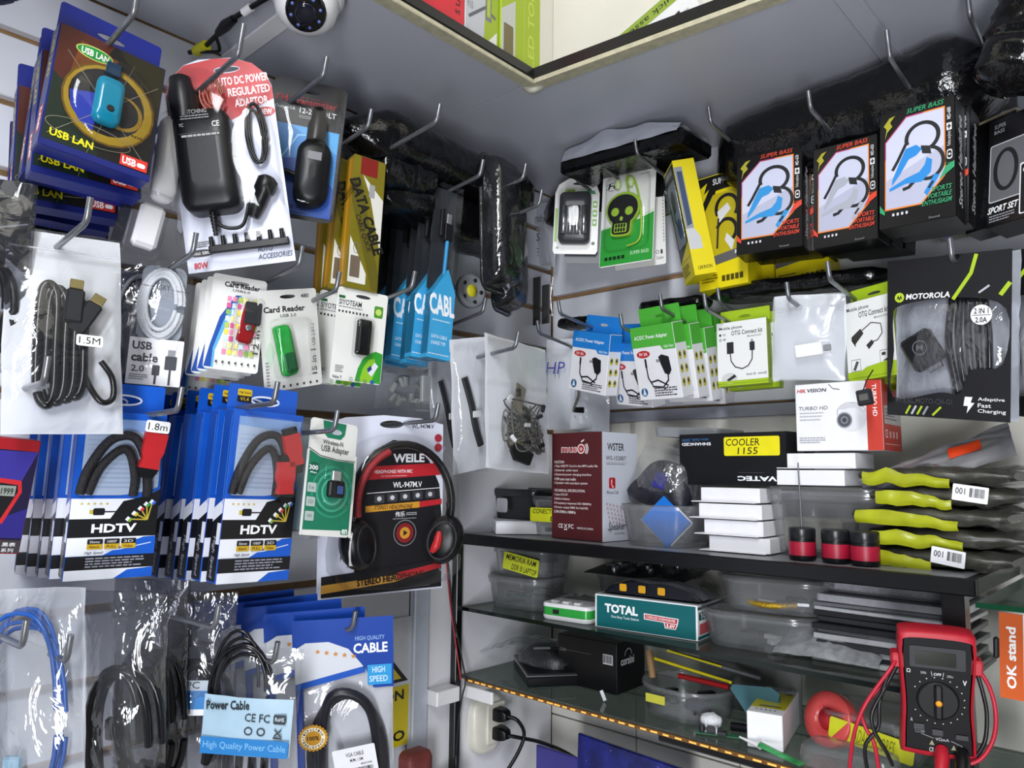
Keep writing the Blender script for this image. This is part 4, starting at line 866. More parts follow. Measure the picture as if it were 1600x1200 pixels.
for i in range(2, 6): dup(_hc, wallshift(pose('hdtvr'), 'L', .031 * i, side=-.003 * i + .002 * (i % 2), up=-.001 * i), ORD[i] + ' blue video cable box counting back in the stack by the headphones')

# --- wireless adapter blister and clear box behind
def make_adapter():
    w, h = pwh('usbadapter'); e = empty('wireless_adapter_blister', 'green and white wireless adapter blister card', 'blister pack', pose('usbadapter'))
    G().prism(rrect(-w / 2, 0, w / 2, h, .005), -.001, 0, [ell(.002, h * .905, .0085, .003, 12)]).build('card', M_CARDW, e)
    p = Pr(w, h); p.g.prism([p.q(*a) for a in ((2, 28), (25, 33), (60, 34.5), (98, 34), (98, 94), (2, 95.5))], None, p.z, col=hexc('#17795a')); p.z += .0001
    for r_, c in ((44, '#2c9474'), (40, '#17795a'), (34, '#45a98a'), (30, '#1b8060'), (23, '#5ab79a'), (19, '#2a9070')): p.circ(56, 62, r_, c, 30)
    p.r(98, 28, 103, 100, '#e6e6e2').r(-3, 28, 2, 100, '#e6e6e2').l([(0, 26.5), (25, 32), (60, 33.6), (100, 33)], 1.2, '#1a2420')
    hole = [(.002 + a, h * .905 + b) for a, b in ell(0, 0, .0092, .0036, 12)]
    p.g.prism([p.q(*a) for a in ((28, 12), (36, 15.5), (64, 15.5), (72, 11), (74, 1), (24, 1))], None, p.z, [hole], col=hexc('#17795a')); p.z += .0001
    p.t('Wireless-N', 27, 17.5, 70, 21.5, '#4a5450').t('USB Adapter', 25, 22.5, 84, 29.5, '#33413c', b=.008).circ(14, 44, 11, '#0f5a44').t('300', 4, 41, 22, 45, '#fff', b=.02).t('Mbps', 7, 46.3, 20, 48.5, '#dfe')
    for i, tx in enumerate(('1x', 'CD', 'WiFi')): p.rr(4, 56 + i * 12, 22, 64 + i * 12, 2, '#b4c2be').t(tx, 8, 58.5 + i * 12, 18, 61.5 + i * 12, '#5a6a64')
    p.rr(80, 91.5, 96, 97.5, 1, '#17795a').t('en', 82, 93, 94, 97, '#fff', b=.02).done(e)
    d = G().box(-.008, h * .33, .003, .016, h * .47, .012, .002).build('adapter', M_BLK, e)
    G().box(-.004, h * .47, .005, .009, h * .56, .0105, .0008).build('metal_plug', mat('bright_steel', '#c7c9cc', .25, .9), d)
    G().box(.003, h * .36, .012, .012, h * .43, .0125, .0002).build('blue_chip', mat('blue_label', '#3a5a9a', .4), d)
    G().loft(rrect(-.022, h * .22, .028, h * .66, .012), [(1, .0004), (.96, .012), (.86, .017), (.3, .018)]).build('clear_blister', BLISTER, e)
make_adapter()
e = empty('clear_adapter_box', 'clear plastic box with a printed strip behind the green adapter card', 'clear box', wallshift(pose('usbadapter'), 'L', .03, side=-.026, up=-.002))
w_, h_ = pwh('usbadapter')
G().box(-w_ * .45, 0, -.012, w_ * .45, h_, .012, .002).build('clear_shell', BLISTER, e)
G().prism(rrect(-w_ * .4, .01, w_ * .4, h_ - .012, .002), -.011, -.0105).build('insert_card', mat('pale_blue_card', '#9fb8c4', .4), e)
Pr(w_, h_, -.0102).t('USB', 6, 10, 30, 15, '#2a3238', b=.01).done(e)
e = empty('clear_hang_box', 'small clear hanging box above the green adapter card', 'clear box', ML(-.508, 1.585, .19))
G().box(-.018, 0, -.006, .012, .075, .01, .002).build('clear_shell', BLISTER, e)
G().box(-.012, .012, -.002, .004, .05, .004, .001).build('grey_insert', mat('mid_grey_plastic', '#85888c', .4), e)

# --- boxed headphones
def make_weile():
    w, h = pwh('weile'); e = empty('headphone_blister', 'black and red headphones in a clear blister on a printed card', 'headphones', pose('weile'))
    out = [(-w / 2, 0), (w / 2, 0), (w / 2, h * .95), (w * .3, h * .985), (0, h), (-w * .3, h * .985), (-w / 2, h * .94)]
    G().prism(out, -.0012, 0, [ell(.012, h * .948, .018, .0055, 16)]).build('card', mat('pale_lilac_card', '#d5d8e8', .35, var=.02), e)
    p = Pr(w, h)
    arch = [(28, 72), (27, 52), (32, 32), (42, 20), (58, 14), (74, 16), (88, 26), (97, 40), (99, 58), (97, 88), (28, 88)]
    p.p(arch[::-1], '#131216').t('WL-947M.V', 73, 5, 92, 7.5, '#222', b=.02)
    p.p([(40, 29), (98, 27.5), (99, 34.5), (38, 36.5)][::-1], '#b5202a').t('WEILE', 58, 22, 84, 27, '#f0f0f4', b=.035).t('®', 85, 21.5, 87, 23, '#ddd').t('HEADPHONES WITH MIC', 43, 31, 74, 33, '#f0e4e6', b=.01).lines(48, 34.3, 70, 35.2, 1, '#d8a0a4')
    p.t('WL-947M.V', 58, 38, 82, 41.3, '#e8e8ec', b=.015).l([(37, 44), (99, 42)], .6, '#d8d8dc')
    for i in range(5): p.rr(43 + i * 10.5, 45 - .4 * i, 51 + i * 10.5, 49.5 - .4 * i, .8, '#3a3a40').circ(47 + i * 10.5, 47.2 - .4 * i, 1.8, '#c4c4ca')
    p.p([(36, 51), (80, 49.5), (80, 53), (36, 54.5)][::-1], '#c98f2a').p([(80, 49.5), (99, 48.5), (99, 51.5), (80, 53)][::-1], '#b5202a').t('STEREO HEADPHONE', 43, 50.8, 74, 53.2, '#2a1a10', b=.015, sh=.2)
    p.t('伟乐', 60, 54.8, 68, 57.8, '#e8e8ec', b=.01).lines(69, 55.5, 78, 57.5, 2, '#aaa').lines(58, 58.6, 78, 59.4, 1, '#999')
    p.e(68, 67, 9.5, 7.5, '#77777c').e(68, 67, 8.8, 6.9, '#151418').e(68, 67, 7.2, 5.6, '#7e1a20').e(68, 67, 4.2, 3.3, '#c98f2a').p([(66.8, 65.3), (66.8, 68.7), (70.2, 67)], '#151418')
    p.circ(95.5, 13, 3.2, '#a82a3a').circ(95.5, 18.5, 3.2, '#a82a3a').t('HEADPHONES', 17, 77.2, 42, 80.3, '#3a3a46', b=.005).t('SUPER BASS', 22, 82, 40, 84, '#4a4a56')
    p.p([(3, 88), (60, 85.5), (99, 83), (99, 99), (3, 99)][::-1], '#141317').p([(3, 92.5), (60, 90), (99, 86.5), (99, 88), (70, 92), (60, 94), (3, 97)][::-1], '#c4913a').t('STEREO HEADPHONE', 30, 89.8, 82, 93.6, '#2a160c', b=.02, rot=4).p([(62, 89), (99, 85), (99, 88), (62, 93)][::-1], '#a8222a').t('STEREO HEADPHONE', 30, 89.9, 84, 93.4, '#2a160c', b=.02, rot=3.2).done(e)
    cx, cy = w * .12, h * .50; R1 = w * .40
    band = []
    for i in range(26):
        a = math.radians(204 - 228 * i / 25); band.append((cx + R1 * math.cos(a), cy + h * .335 * math.sin(a), .022))
    G().tube(band, .0055, 8, flat=1.7).build('headband', M_BLK, e)
    pad = [(cx + R1 * .93 * math.cos(math.radians(190 - 80 * i / 12)), cy + h * .315 * math.sin(math.radians(190 - 80 * i / 12)), .028) for i in range(13)]
    G().tube(pad, .006, 8, flat=1.6).build('red_band_lining', mat('dark_red_fabric', '#8a1a20', .6, var=.3, scale=250), e)
    for sx, nm in ((-1, 0), (1, 1)):
        M_ = Matrix.Translation((cx + sx * w * .345, h * .29, .022)) @ Matrix.Rotation(math.radians(sx * -38), 4, 'Y') @ Matrix.Rotation(math.radians(-20 * sx), 4, 'Z')
        c = G().lathe([(.012, -.018), (.026, -.016), (.031, -.008), (.032, .004), (.028, .012), (.016, .016), (.003, .017)], 22)
        for i, v in enumerate(c.v): c.v[i] = (v[0] * .85, v[1] * 1.12, v[2])
        cup = c.xf(M_).build('ear_cup', M_BLK, e)
        r_ = G().tube([(.020 * math.cos(a), .027 * math.sin(a), .0135) for a in [2 * PI * i / 20 for i in range(20)]], .0024, 6, closed=True).xf(M_).build('cup_ring', M_DARK, cup)
        G().tube(crom([(cx + sx * w * .385, h * .36, .02), (cx + sx * w * .40, h * .44, .021), (cx + sx * w * .39, h * .50, .022)], 4), .006, 8).build('yoke', M_DARK, e)
    G().tube(crom([(cx + w * .21, h * .23, .034), (cx + w * .25, h * .28, .037), (cx + w * .27, h * .345, .036)], 5), [.003, .004, .005, .006, .0065, .0065, .006, .006, .005, .004, .003], 8).build('red_cushion', M_REDP, e)
    o = [tuple(v.xy) for v in crom([(-w * .36, h * .08, 0), (w * .5, h * .06, 0), (w * .56, h * .30, 0), (w * .56, h * .55, 0), (w * .5, h * .80, 0), (w * .12, h * .90, 0), (-w * .28, h * .80, 0), (-w * .40, h * .45, 0)], 4, True)]
    G().loft(o, [(1, .0004), (.98, .03), (.93, .045), (.75, .05), (.2, .051)]).build('clear_blister', BLISTER, e)
make_weile()

# --- tester box at the left border
def make_redbox():
    w, h = pwh('redbox'); t = .03; e = empty('tester_box', 'red and purple box with a printed red meter at the left border', 'box', pose('redbox'))
    G().box(-w / 2, 0, -t, w / 2, h, 0, .0006).build('carton', mat('deep_red_card', '#a11a22', .35), e)
    p = Pr(w, h); p.r(1, 10, 99, 88, '#1a1436').p([(1, 12), (99, 10), (80, 40), (1, 45)], '#38308f').p([(40, 75), (99, 60), (99, 86), (1, 86)], '#2a2478').p([(30, 34), (82, 36), (86, 46), (66, 74), (30, 72)][::-1], '#c4262c').p([(34, 38), (78, 40), (80, 46), (62, 70), (34, 68)][::-1], '#141318').r(52, 41, 76, 50, '#8d958c').t('1999', 55, 43, 73, 48.5, '#1a1d1a', b=.02)
    p.p([(70, 88), (99, 88), (99, 99), (60, 99)], '#3a3438').t('黑表', 72, 90, 92, 93.5, '#e8e8e8', b=.01).t('系列', 72, 95, 90, 98.5, '#d8d8d8', b=.01).done(e)
make_redbox()

# --- bags along the bottom left
def leadbag(name, label, M, w, h, seed, content, front=None, back=None, t=.022, amp=.004, group='bagged cables'):
    e = empty(name, label, 'bag', M, group); content(e, w, h)
    bag(e, w, h, t, front or CRINKLE, back, seed, amp, 36 if front is None else 24, .003, flat_top=.06)
    return e
M_ETH = mat('blue_network_cable', '#1f54a4', .3, var=.08)
def c_blue(e, w, h):
    for i in range(5): G().tube(cable_loop(-.004, h * .42, w * .33 + i * .0015, h * (.47 if i < 3 else .40), 1, .003, .006 + .003 * (i % 3), i + 20, .003, 28, .8), .0021, 7).build('cable_turn', M_ETH, e)
    G().box(-.022, h * .08, .004, -.006, h * .2, .012, .002).build('network_plug', mat('pale_blue_clear_plug', '#9fc4d8', .2), e)
leadbag('network_cable_bag', 'clear crinkled bag with a looped blue network cable, in front', pose('bluebag'), *pwh('bluebag'), 2.7, c_blue, back=film('whitish_back_film', .1, .45, bump=.8, scale=22))
leadbag('network_cable_bag', 'blue network cable bag at the left border behind the front one', wallshift(pose('bluebag'), 'L', .05, side=-.055, up=-.005), *pwh('bluebag'), 4.7, c_blue, back=film('whitish_back_film', .1, .45, bump=.8, scale=22))
def c_black(e, w, h):
    for i in range(5): G().tube(cable_loop(0.002 * i - .002, h * .34, w * .30 + .002 * i, h * (.30 + .025 * (i % 3)), 1, .004, .006 + .004 * (i % 3), i + 40, .004, 26, .75), .004, 7).build('cable_turn', M_FLATC, e)
    G().box(-.012, h * .36, .012, .004, h * .46, .02, .002).build('plug', M_BLK, e)
leadbag('lead_bag', 'crinkled clear bag of black leads beside the blue network cable', pose('blackbag'), *pwh('blackbag'), 5.9, c_black, back=DARKFILM)
def c_black2(e, w, h):
    c_black(e, w, h)
    G().prism(rrect(-w * .15, h * .45, w * .3, h * .58, .002), .021, .0214).build('printed_band', mat('band_blue', '#3a7ec0', .4), e)
    Pr(w, h, .0217).r(35, 40, 80, 57, '#3a7ec0').r(36, 40, 80, 45, '#c9d4de').r(36, 54, 80, 57, '#e8eaee').t('PC', 42, 40.5, 60, 44, '#445').done(e, 'band_print')
leadbag('lead_bag', 'clear bag of black leads with a pale blue band behind the power cable', pose('powerback'), *pwh('powerback'), 7.1, c_black2, back=DARKFILM)
leadbag('lead_bag', 'clear bag of black leads half hidden between two other lead bags', wallshift(pose('blackbag'), 'L', .05, side=.045, up=.003), *pwh('blackbag'), 8.3, c_black, back=DARKFILM)
def make_power():
    w, h = pwh('powerbag'); e = empty('power_cable_bag', 'clear bag with a black power cable and printed blue band', 'bag', pose('powerbag'), 'bagged cables')
    for i in range(6): G().tube(cable_loop(-w * .20 + .002 * i, h * .74, w * .27 + .0025 * (i % 3), h * .34 - .004 * i, 1, .002, .004 + .0025 * (i % 4), i + 60, .003, 26), .0021, 7).build('cable_turn', M_FLATC, e)
    G().tube([(-w * .40, h * .50, .012), (-w * .40, h * .36, .012), (-w * .44, h * .27, .012)], [.007, .0075, .005], 10).build('plug', M_BLK, e)
    for i in range(4): G().tube(crom([(-w * .2 + i * .012, h * .62, .008), (-w * .22 + i * .014, h * .3, .010), (-w * .2 + i * .013, 0, .008)], 5), .0045, 7).build('cable_run', M_FLATC, e)
    bag(e, w, h, .016, film('grey_clear_film', .08, .14, bump=.7, scale=24, milkcol='#7c8086'), None, 6.4, .003, 26, .002, flat_top=.03)
    fn = lambda u, v: ((u - .5) * w * .97, h * (.36 + .36 * v), .0185 + .004 * math.sin(PI * u) + .001 * nz(u * 6, v * 6, 2))
    G().sheet(w, h, fn, 8, 8).build('printed_band', mat('pale_blue_white_band', '#a4c0d2', .35), e)
    p = Pr(w * .97, h * .36, .0232, Matrix.Translation((0, h * .36, 0)))
    p.r(1, 70, 99, 99, '#1f78bc').t('Power Cable', 4, 6, 52, 22, '#15202a', b=.03, rot=3).t('High Quality Power Cable', 4, 77, 96, 92, '#7fb6dc', b=.005)
    p.t('CE', 48, 26, 60, 40, '#2a3238', b=.01).t('FC', 64, 26, 76, 40, '#2a3238', b=.01).rr(80, 25, 94, 41, 1.5, '#2a3238').t('RoHS', 82, 29, 92, 36, '#c8d8e4').ring(53, 56, 4, 1.5, '#2a3238').ring(67, 56, 4, 1.5, '#2a3238').l([(82, 50), (90, 62)], 1.5, '#2a3238').l([(90, 50), (82, 62)], 1.5, '#2a3238').r(81, 63, 91, 66, '#2a3238').done(e, 'band_print')
    sticker(e, '1.5M', w * .26, h * .22, .022, .012, .021, roll=2)
make_power()
def make_vga(M, label, front=True, seed=3.0):
    w, h = pwh('vgabag'); e = empty('monitor_cable_bag', label, 'bag', M, 'bagged cables')
    G().sheet(w, h, lambda u, v: ((u - .5) * w, h * v, -.001 + .0015 * nz(u * 5, v * 7, seed)), 8, 14).build('bag_back', mat('white_foil', '#c8cad2', .35), e)
    p = Pr(w, h, .0035); p.p([(-1, -1), (101, -1), (101, 34), (80, 34), (72, 24), (55, 14), (35, 10), (12, 10), (-1, 13)][::-1], '#12409c').p([(1, 13), (12, 10), (35, 10), (55, 14), (70, 23), (1, 30)][::-1], '#d3d6de').p([(1, 30), (70, 23), (72, 26), (1, 33)][::-1], '#1a55b8')
    for i in range(5): p.star(24 + i * 9, 14.5 + i * .8, 3.2, '#c98a3a')
    p.t('HIGH QUALITY', 62, 8, 92, 10.5, '#8fb0e0').t('CABLE', 60, 11.5, 95, 16.5, '#eef2fa', b=.03).r(74, 22.5, 99, 32.5, '#2f9ad8').t('HIGH', 79, 23.5, 92, 26.5, '#d8ecf8', b=.01).t('SPEED', 76, 28, 95, 31, '#d8ecf8', b=.01).p([(1, 33), (8, 32), (8, 99), (1, 99)], '#12409c').done(e, 'printed_front')
    if front:
        for i in range(4): G().tube(crom([(-w * .30 + i * .003, 0, .005), (-w * .34 + i * .004, h * .40, .006 + i * .002), (-w * .12, h * .615 + i * .004, .007 + i * .003), (w * .16 + i * .002, h * .62, .007 + i * .003), (w * .38 - i * .002, h * .40, .006 + i * .002), (w * .40 - i * .003, 0, .005)], 6), .0062, 8).build('cable_turn', mat('navy_black_cable', '#15161f', .4), e)
        st = G().prism(rrect(-.026, 0, .026, .054, .002), 0, .0004).xf(Matrix.Translation((.018, h * .22, .024)) @ Matrix.Rotation(math.radians(8), 4, 'Z')).build('barcode_label', M_PAPERW, e)
        q = Pr(.052, .054, .0006, Matrix.Translation((.018, h * .22, .024)) @ Matrix.Rotation(math.radians(8), 4, 'Z')); q.t('VGA CABLE', 30, 12, 72, 22, '#222', b=.01).t('M/M, 1.5M', 38, 28, 68, 37, '#222', b=.01).t('MADE IN CHINA', 62, 42, 88, 47, '#333').bars(46, 52, 90, 76, 22).lines(44, 79, 90, 84, 1, '#333').t('TEST ✓', 10, 66, 36, 75, '#333').done(st, 'lettering')
        Ms = Matrix.Translation((-.037, h * .475, .022))
        sl = G().prism([((.0165 if i % 2 else .0182) * math.cos(2 * PI * i / 48), (.0165 if i % 2 else .0182) * math.sin(2 * PI * i / 48)) for i in range(48)], 0, .0005).xf(Ms).build('gold_seal', mat('gold_seal_ink', '#c08a1e', .35), e)
        q = Pr(.036, .036, .0007, Ms @ Matrix.Translation((0, -.018, 0))); q.circ(50, 50, 40, '#f0e6c8').circ(50, 50, 27, '#c08a1e').t('100%', 30, 42, 70, 58, '#2a1c08', b=.03)
        for i, ch in enumerate('SATISFACTION GUARANTEED'):
            if ch == ' ': continue
            a = math.radians(200 - 16.2 * i); cx_, cy_ = 50 + 33 * math.cos(a), 50 - 33 * math.sin(a); q.t(ch, cx_ - 3, cy_ - 4, cx_ + 3, cy_ + 4, '#3a2a10', b=.02, rot=math.degrees(a) - 90)
        q.done(sl, 'lettering')
    bag(e, w, h, .018, CLEAR, None, seed, .0025, 24, .002, flat_top=.34)
    return e
make_vga(pose('vgabag'), 'front blue and white cable bag with a gold seal and barcode label', True, 2.2)
_v = make_vga(wallshift(pose('vgabag', yaw=3), 'L', .032, side=-.020, up=.008), 'second blue and white cable bag, behind the one with the gold seal', False, 5.2)
for i in range(2, 5): dup(_v, wallshift(pose('vgabag', yaw=3 * i), 'L', .030 * i + .005, side=-.016 * i, up=.008 + .003 * i), ORD[i] + ' blue and white cable bag counting back from the one with the gold seal')

# --- bags near the corner
def c_parts(e, w, h):
    r = random.Random(5)
    for i in range(16): G().box(-.008, -.004, -.003, .008, .004, .003, .001).xf(Matrix.Translation((r.uniform(-w * .32, w * .32), h * r.uniform(.15, .6), .008)) @ Matrix.Rotation(r.uniform(0, 3), 4, 'Z') @ Matrix.Rotation(r.uniform(-.6, .6), 4, 'X')).build('clear_part', mat('frosted_part', '#b7b9b6', .3), e)
leadbag('parts_bag', 'clear bag of small loose parts under the blue cable packs', pose('compbag'), *pwh('compbag'), 9.1, c_parts, front=CLEAR, back=ZIP, t=.014, group='bags hanging in the corner')
def c_conn(e, w, h):
    r = random.Random(9); c = [mat('grey_thin_lead', '#6d6a62', .45), mat('dark_thin_lead', '#3f3d3c', .45)]
    for i in range(16):
        P = [(w * r.uniform(-.32, .32), h * r.uniform(.14, .52), r.uniform(.003, .011)) for _ in range(6)]
        G().tube(crom(P, 6), .0013, 6).build('thin_lead', c[i % 2], e)
    for i in range(9):
        G().box(-.006, -.003, -.0025, .006, .003, .0025, .0006).xf(Matrix.Translation((w * r.uniform(-.3, .3), h * r.uniform(.18, .66), .011)) @ Matrix.Rotation(r.uniform(0, 3), 4, 'Z')).build('connector', M_BLK if i % 3 else M_WHITEP, e)
    G().prism([(-.012, 0), (.02, -.006), (.03, .012), (.012, .018), (-.014, .03), (-.02, .014)], 0, .006).xf(Matrix.Translation((-.012, h * .07, .005))).build('black_bracket', M_BLK, e)
    G().prism([(-.01, -.02), (.006, -.03), (.02, .012), (.0, .02)], 0, .003).xf(Matrix.Translation((-.014, h * .56, .006))).build('flex_strip', mat('brownish_flex', '#7d7668', .5), e)
leadbag('connector_bag', 'white backed zip bag full of tangled grey connectors', pose('connbag'), *pwh('connbag'), 3.9, c_conn, front=CLEAR, back=WHITEBAG, t=.016, amp=.002, group='bags hanging in the corner')
def c_flat(e, w, h):
    G().tube(crom([(-.014, h * .72, .003), (-.004, h * .52, .006), (.002, h * .35, .007), (.012, h * .2, .006)], 6), .006, 8, flat=.5).build('dark_flex', M_BLK, e)
    G().box(-.004, h * .42, .008, .012, h * .47, .011, .001).build('white_tag', M_WHITEP, e)
leadbag('connector_bag', 'zip bag with a long dark flex behind the tangled connectors', pose('connbag2'), *pwh('connbag2'), 4.4, c_flat, front=CLEAR, back=WHITEBAG, t=.014, amp=.002, group='bags hanging in the corner')
leadbag('connector_bag', 'zip bag with a dark flex, leftmost of the corner bags', wallshift(pose('connbag2', yaw=18), 'L', .05, side=-.008, up=-.002), *pwh('connbag2'), 5.4, c_flat, front=CLEAR, back=WHITEBAG, t=.014, amp=.002, group='bags hanging in the corner')
e = empty('spare_bag', 'clear bag with dark strips between the headphones and the corner bags', 'bag', ML(-.285, 1.50, .05), 'bags hanging in the corner')
for i in range(3): G().box(-.03 + i * .02, .01, .0, -.018 + i * .02, .10, .006, .001).build('dark_strip', mat('slate_strip', '#3c4250', .4), e)
bag(e, .10, .13, .010, CLEAR, ZIP, 8.8, .002)
# reel with a yellow centre
e = empty('fan_reel', 'grey round reel with a yellow centre near the corner', 'reel', ML(-.318, 1.782, .08, yaw=-6))
G().lathe([(.024, -.006), (.030, -.005), (.030, .005), (.024, .006), (.020, .003), (.012, .003)], 24, (0, .03, 0)).build('reel_body', mat('mid_grey_plastic', '#85888c', .4), e)
G().lathe([(.011, .002), (.011, .0045), (.001, .0046)], 18, (0, .03, 0)).build('yellow_label', mat('yellow_paper', '#d8cf22', .5), e)
for i in range(5):
    a = 2 * PI * i / 5; G().ball((.0205 * math.cos(a), .03 + .0205 * math.sin(a), .004), .004, .004, .003, 8, 5).build('dark_lug', M_BLK, e)

# --- black wrapped packages above the left goods
WRAP = mat('black_shrink_wrap', '#0b0b0d', .12, var=.3, bump=.9, scale=75)
def wrapped(name, label, M, L_, w, t, seed, m=None, group='black wrapped packages', ny=26):
    """long lumpy parcel: length along x, width along y, thickness z"""
    g = G(); lv = []
    for i in range(ny + 1):
        u = i / ny; k = max(.06, min(1, math.sin(PI * u) * 2.6)) ** .5; ring = []
        for j in range(18):
            a = 2 * PI * j / 18; ca, sa = math.cos(a), math.sin(a)
            rr_ = 1 + .10 * nz(u * 9 + seed, ca * 1.5, sa * 1.5 + seed) + .05 * nz(u * 25, ca * 4 + seed, sa * 4)
            ring.append(((u - .5) * L_ + .006 * nz(u * 6, ca, seed), w / 2 * math.copysign(abs(ca) ** .6, ca) * k * rr_, t / 2 * math.copysign(abs(sa) ** .6, sa) * k * rr_))
        lv.append(ring)
    g.rings(lv, smooth=True)
    o = g.build(name, m or WRAP); o.matrix_world = M
    return tag(o, label, 'package', group)
wrapped('wrapped_package', 'long black shrink-wrapped package under the upper shelf, left of the corner', ML(-.42, 1.985, .12, roll=0, yaw=3), .42, .075, .11, 3.0)
wrapped('wrapped_package', 'black shrink-wrapped package below the long one, above the gold boxes', ML(-.40, 1.915, .10, roll=-2), .34, .07, .10, 7.0)
wrapped('wrapped_package', 'dark parcel behind the blister with the car plug', ML(-.52, 1.96, .13, roll=4), .12, .09, .07, 11.0)
# ================================================================== right wall goods
# --- battery charger blister
def make_bty():
    w, h = pwh('bty'); e = empty('battery_charger_blister', 'battery charger blister card with four silver batteries', 'blister pack', pose('bty'))
    out = [(-w / 2, .006), (-w * .46, 0), (w * .46, 0), (w / 2, .006), (w / 2, h * .80), (w * .42, h * .92), (w * .2, h), (-w * .2, h), (-w * .42, h * .92), (-w / 2, h * .80)]
    G().prism(out, -.001, 0, [slot(.002, h * .93, .8)]).build('card', M_CARDW, e)
    p = Pr(w, h); p.rr(22, 14.5, 46, 20.5, 3, '#a3c43a').t('BTY', 28, 15.8, 44, 19.5, '#2a4a2a', b=.02).p([(48, 17), (88, 16), (92, 21), (48, 20)][::-1], '#2f7a4a').ring(84, 10, 4, 1.2, '#777')
    for i in range(3): p.rr(86, 30 + i * 12, 96, 39 + i * 12, 2, '#7ab83a').circ(91, 34.5 + i * 12, 3.4, '#f0f4ea')
    p.r(2, 40, 8, 84, '#8fbf4a').circ(10, 92, 3, '#9a9a9a').circ(90, 86, 4, '#4a5a4a').done(e)
    b = G().loft(rrect(-.032, h * .13, .027, h * .80, .010), [(1, 0), (1, .010), (.94, .016), (.6, .017)]).build('charger_body', mat('dark_grey_charger', '#3d3f44', .3), e)
    for i in range(4): G().lathe([(.002, h * .60), (.0055, h * .595), (.0055, h * .24), (.003, h * .232)], 12, (-.0215 + i * .0125, 0, .0195), ax='y').build('battery', mat('silver_battery', '#c3c5ca', .2, .9), b)
    G().loft(rrect(-w * .42, h * .08, w * .34, h * .84, .012), [(1, .0004), (.98, .018), (.92, .028), (.3, .030)]).build('clear_blister', BLISTER, e)
make_bty()
e = blister_card('grey_backed_card', 'grey backed card hanging just behind the battery charger', wallshift(pose('bty'), 'R', .02, side=.012, up=-.016), *pwh('bty'), m=mat('grey_back_card', '#55585c', .4))
# --- skull earphone card
def make_skull():
    w, h = pwh('skull'); e = blister_card('skull_earphone_card', 'green and white earphone card with a black and green skull winder', pose('skull'), w, h, s=.75)
    p = Pr(w, h); p.r(1, 12, 99, 99, '#e6e6e2').p([(1, 62), (45, 59), (72, 57), (99, 52), (99, 99), (1, 99)][::-1], '#2f9a3a').l([(1, 61), (45, 58), (72, 55), (99, 50)], 1.2, '#9cd08a').t('H', 12, 15, 26, 21, '#222', b=.03, sh=.3).ering(19, 19, 11, 4, .8, '#222', a0=20, a1=300).t('SUPER BASS', 58, 88, 92, 91.5, '#bfe0b8', b=.01).lines(72, 12, 90, 13.5, 1, '#777')
    for i in range(5): p.rr(10 + i * 8, 90.5, 16 + i * 8, 94, .8, '#12301a')
    p.done(e)
    lime = mat('lime_rubber', '#9bbf3c', .4); skb = mat('black_rubber', '#17181a', .5)
    cx, cy = -.006, h * .46
    head = [(-.034, .012), (-.031, .030), (-.018, .042), (0, .046), (.018, .042), (.031, .030), (.034, .012), (.026, -.004), (.020, -.010), (.020, -.028), (.013, -.034), (-.013, -.034), (-.020, -.028), (-.020, -.010), (-.026, -.004)]
    o = [tuple(v.xy) for v in crom([(a, b, 0) for a, b in head], 3, True)]
    MM = Matrix.Translation((cx, cy, 0)) @ Matrix.Rotation(math.radians(-4), 4, 'Z')
    sk = G().prism(o, .001, .008).xf(MM).build('skull_winder', lime, e)
    G().prism([(a * .88, b * .90) for a, b in o], .0081, .0092).xf(MM).build('skull_face', skb, sk)
    for s_ in (-1, 1): G().prism(ell(s_ * .014, .010, .0078, .0078, 18), .0093, .0101).xf(MM).build('eye', lime, sk)
    G().prism(ell(0, -.003, .0032, .0042, 12), .0093, .0101).xf(MM).build('nose', lime, sk)
    G().prism(rrect(-.0125, -.028, .0125, -.012, .002), .0093, .0101).xf(MM).build('tooth_plate', lime, sk)
    for r_ in range(2):
        for c_ in range(4): G().prism(rrect(-.0105 + c_ * .0055, -.0265 + r_ * .0075, -.0065 + c_ * .0055, -.0205 + r_ * .0075, .0006), .0102, .0107).xf(MM).build('tooth', skb, sk)
    G().tube(crom([(cx + .012, h * .66, .004), (cx + .004, h * .86, .005), (cx + .018, h * .84, .006), (cx + .028, h * .70, .005), (cx + .036, h * .45, .004), (cx + .034, h * .22, .004), (cx + .01, h * .17, .004)], 6), .0019, 7).build('earphone_lead', lime, e)
    for x in (-.012, .014): G().lathe([(.003, 0), (.0065, .006), (.0055, .014), (.002, .018)], 12, (cx + x, h * .76, .006), ax='y').build('earbud', mat('clear_green_bud', '#c9dba0', .2), e)
    G().loft(rrect(-w * .40, h * .14, w * .42, h * .90, .014), [(1, .0004), (.98, .010), (.9, .014), (.3, .0145)]).build('clear_blister', BLISTER, e)
make_skull()
e = blister_card('plain_white_card', 'plain white printed card hanging behind the skull card', pose('skullb'), *pwh('skullb'))
p = Pr(*pwh('skullb')); p.l([(97, 20), (97, 80)], .6, '#bbb').t('Color', 82, 92, 96, 95, '#555').ring(84, 88, 3, 1, '#333').rr(90, 86, 94, 90, 1, '#333').lines(95.5, 30, 98.5, 80, 16, '#999'); p.done(e)

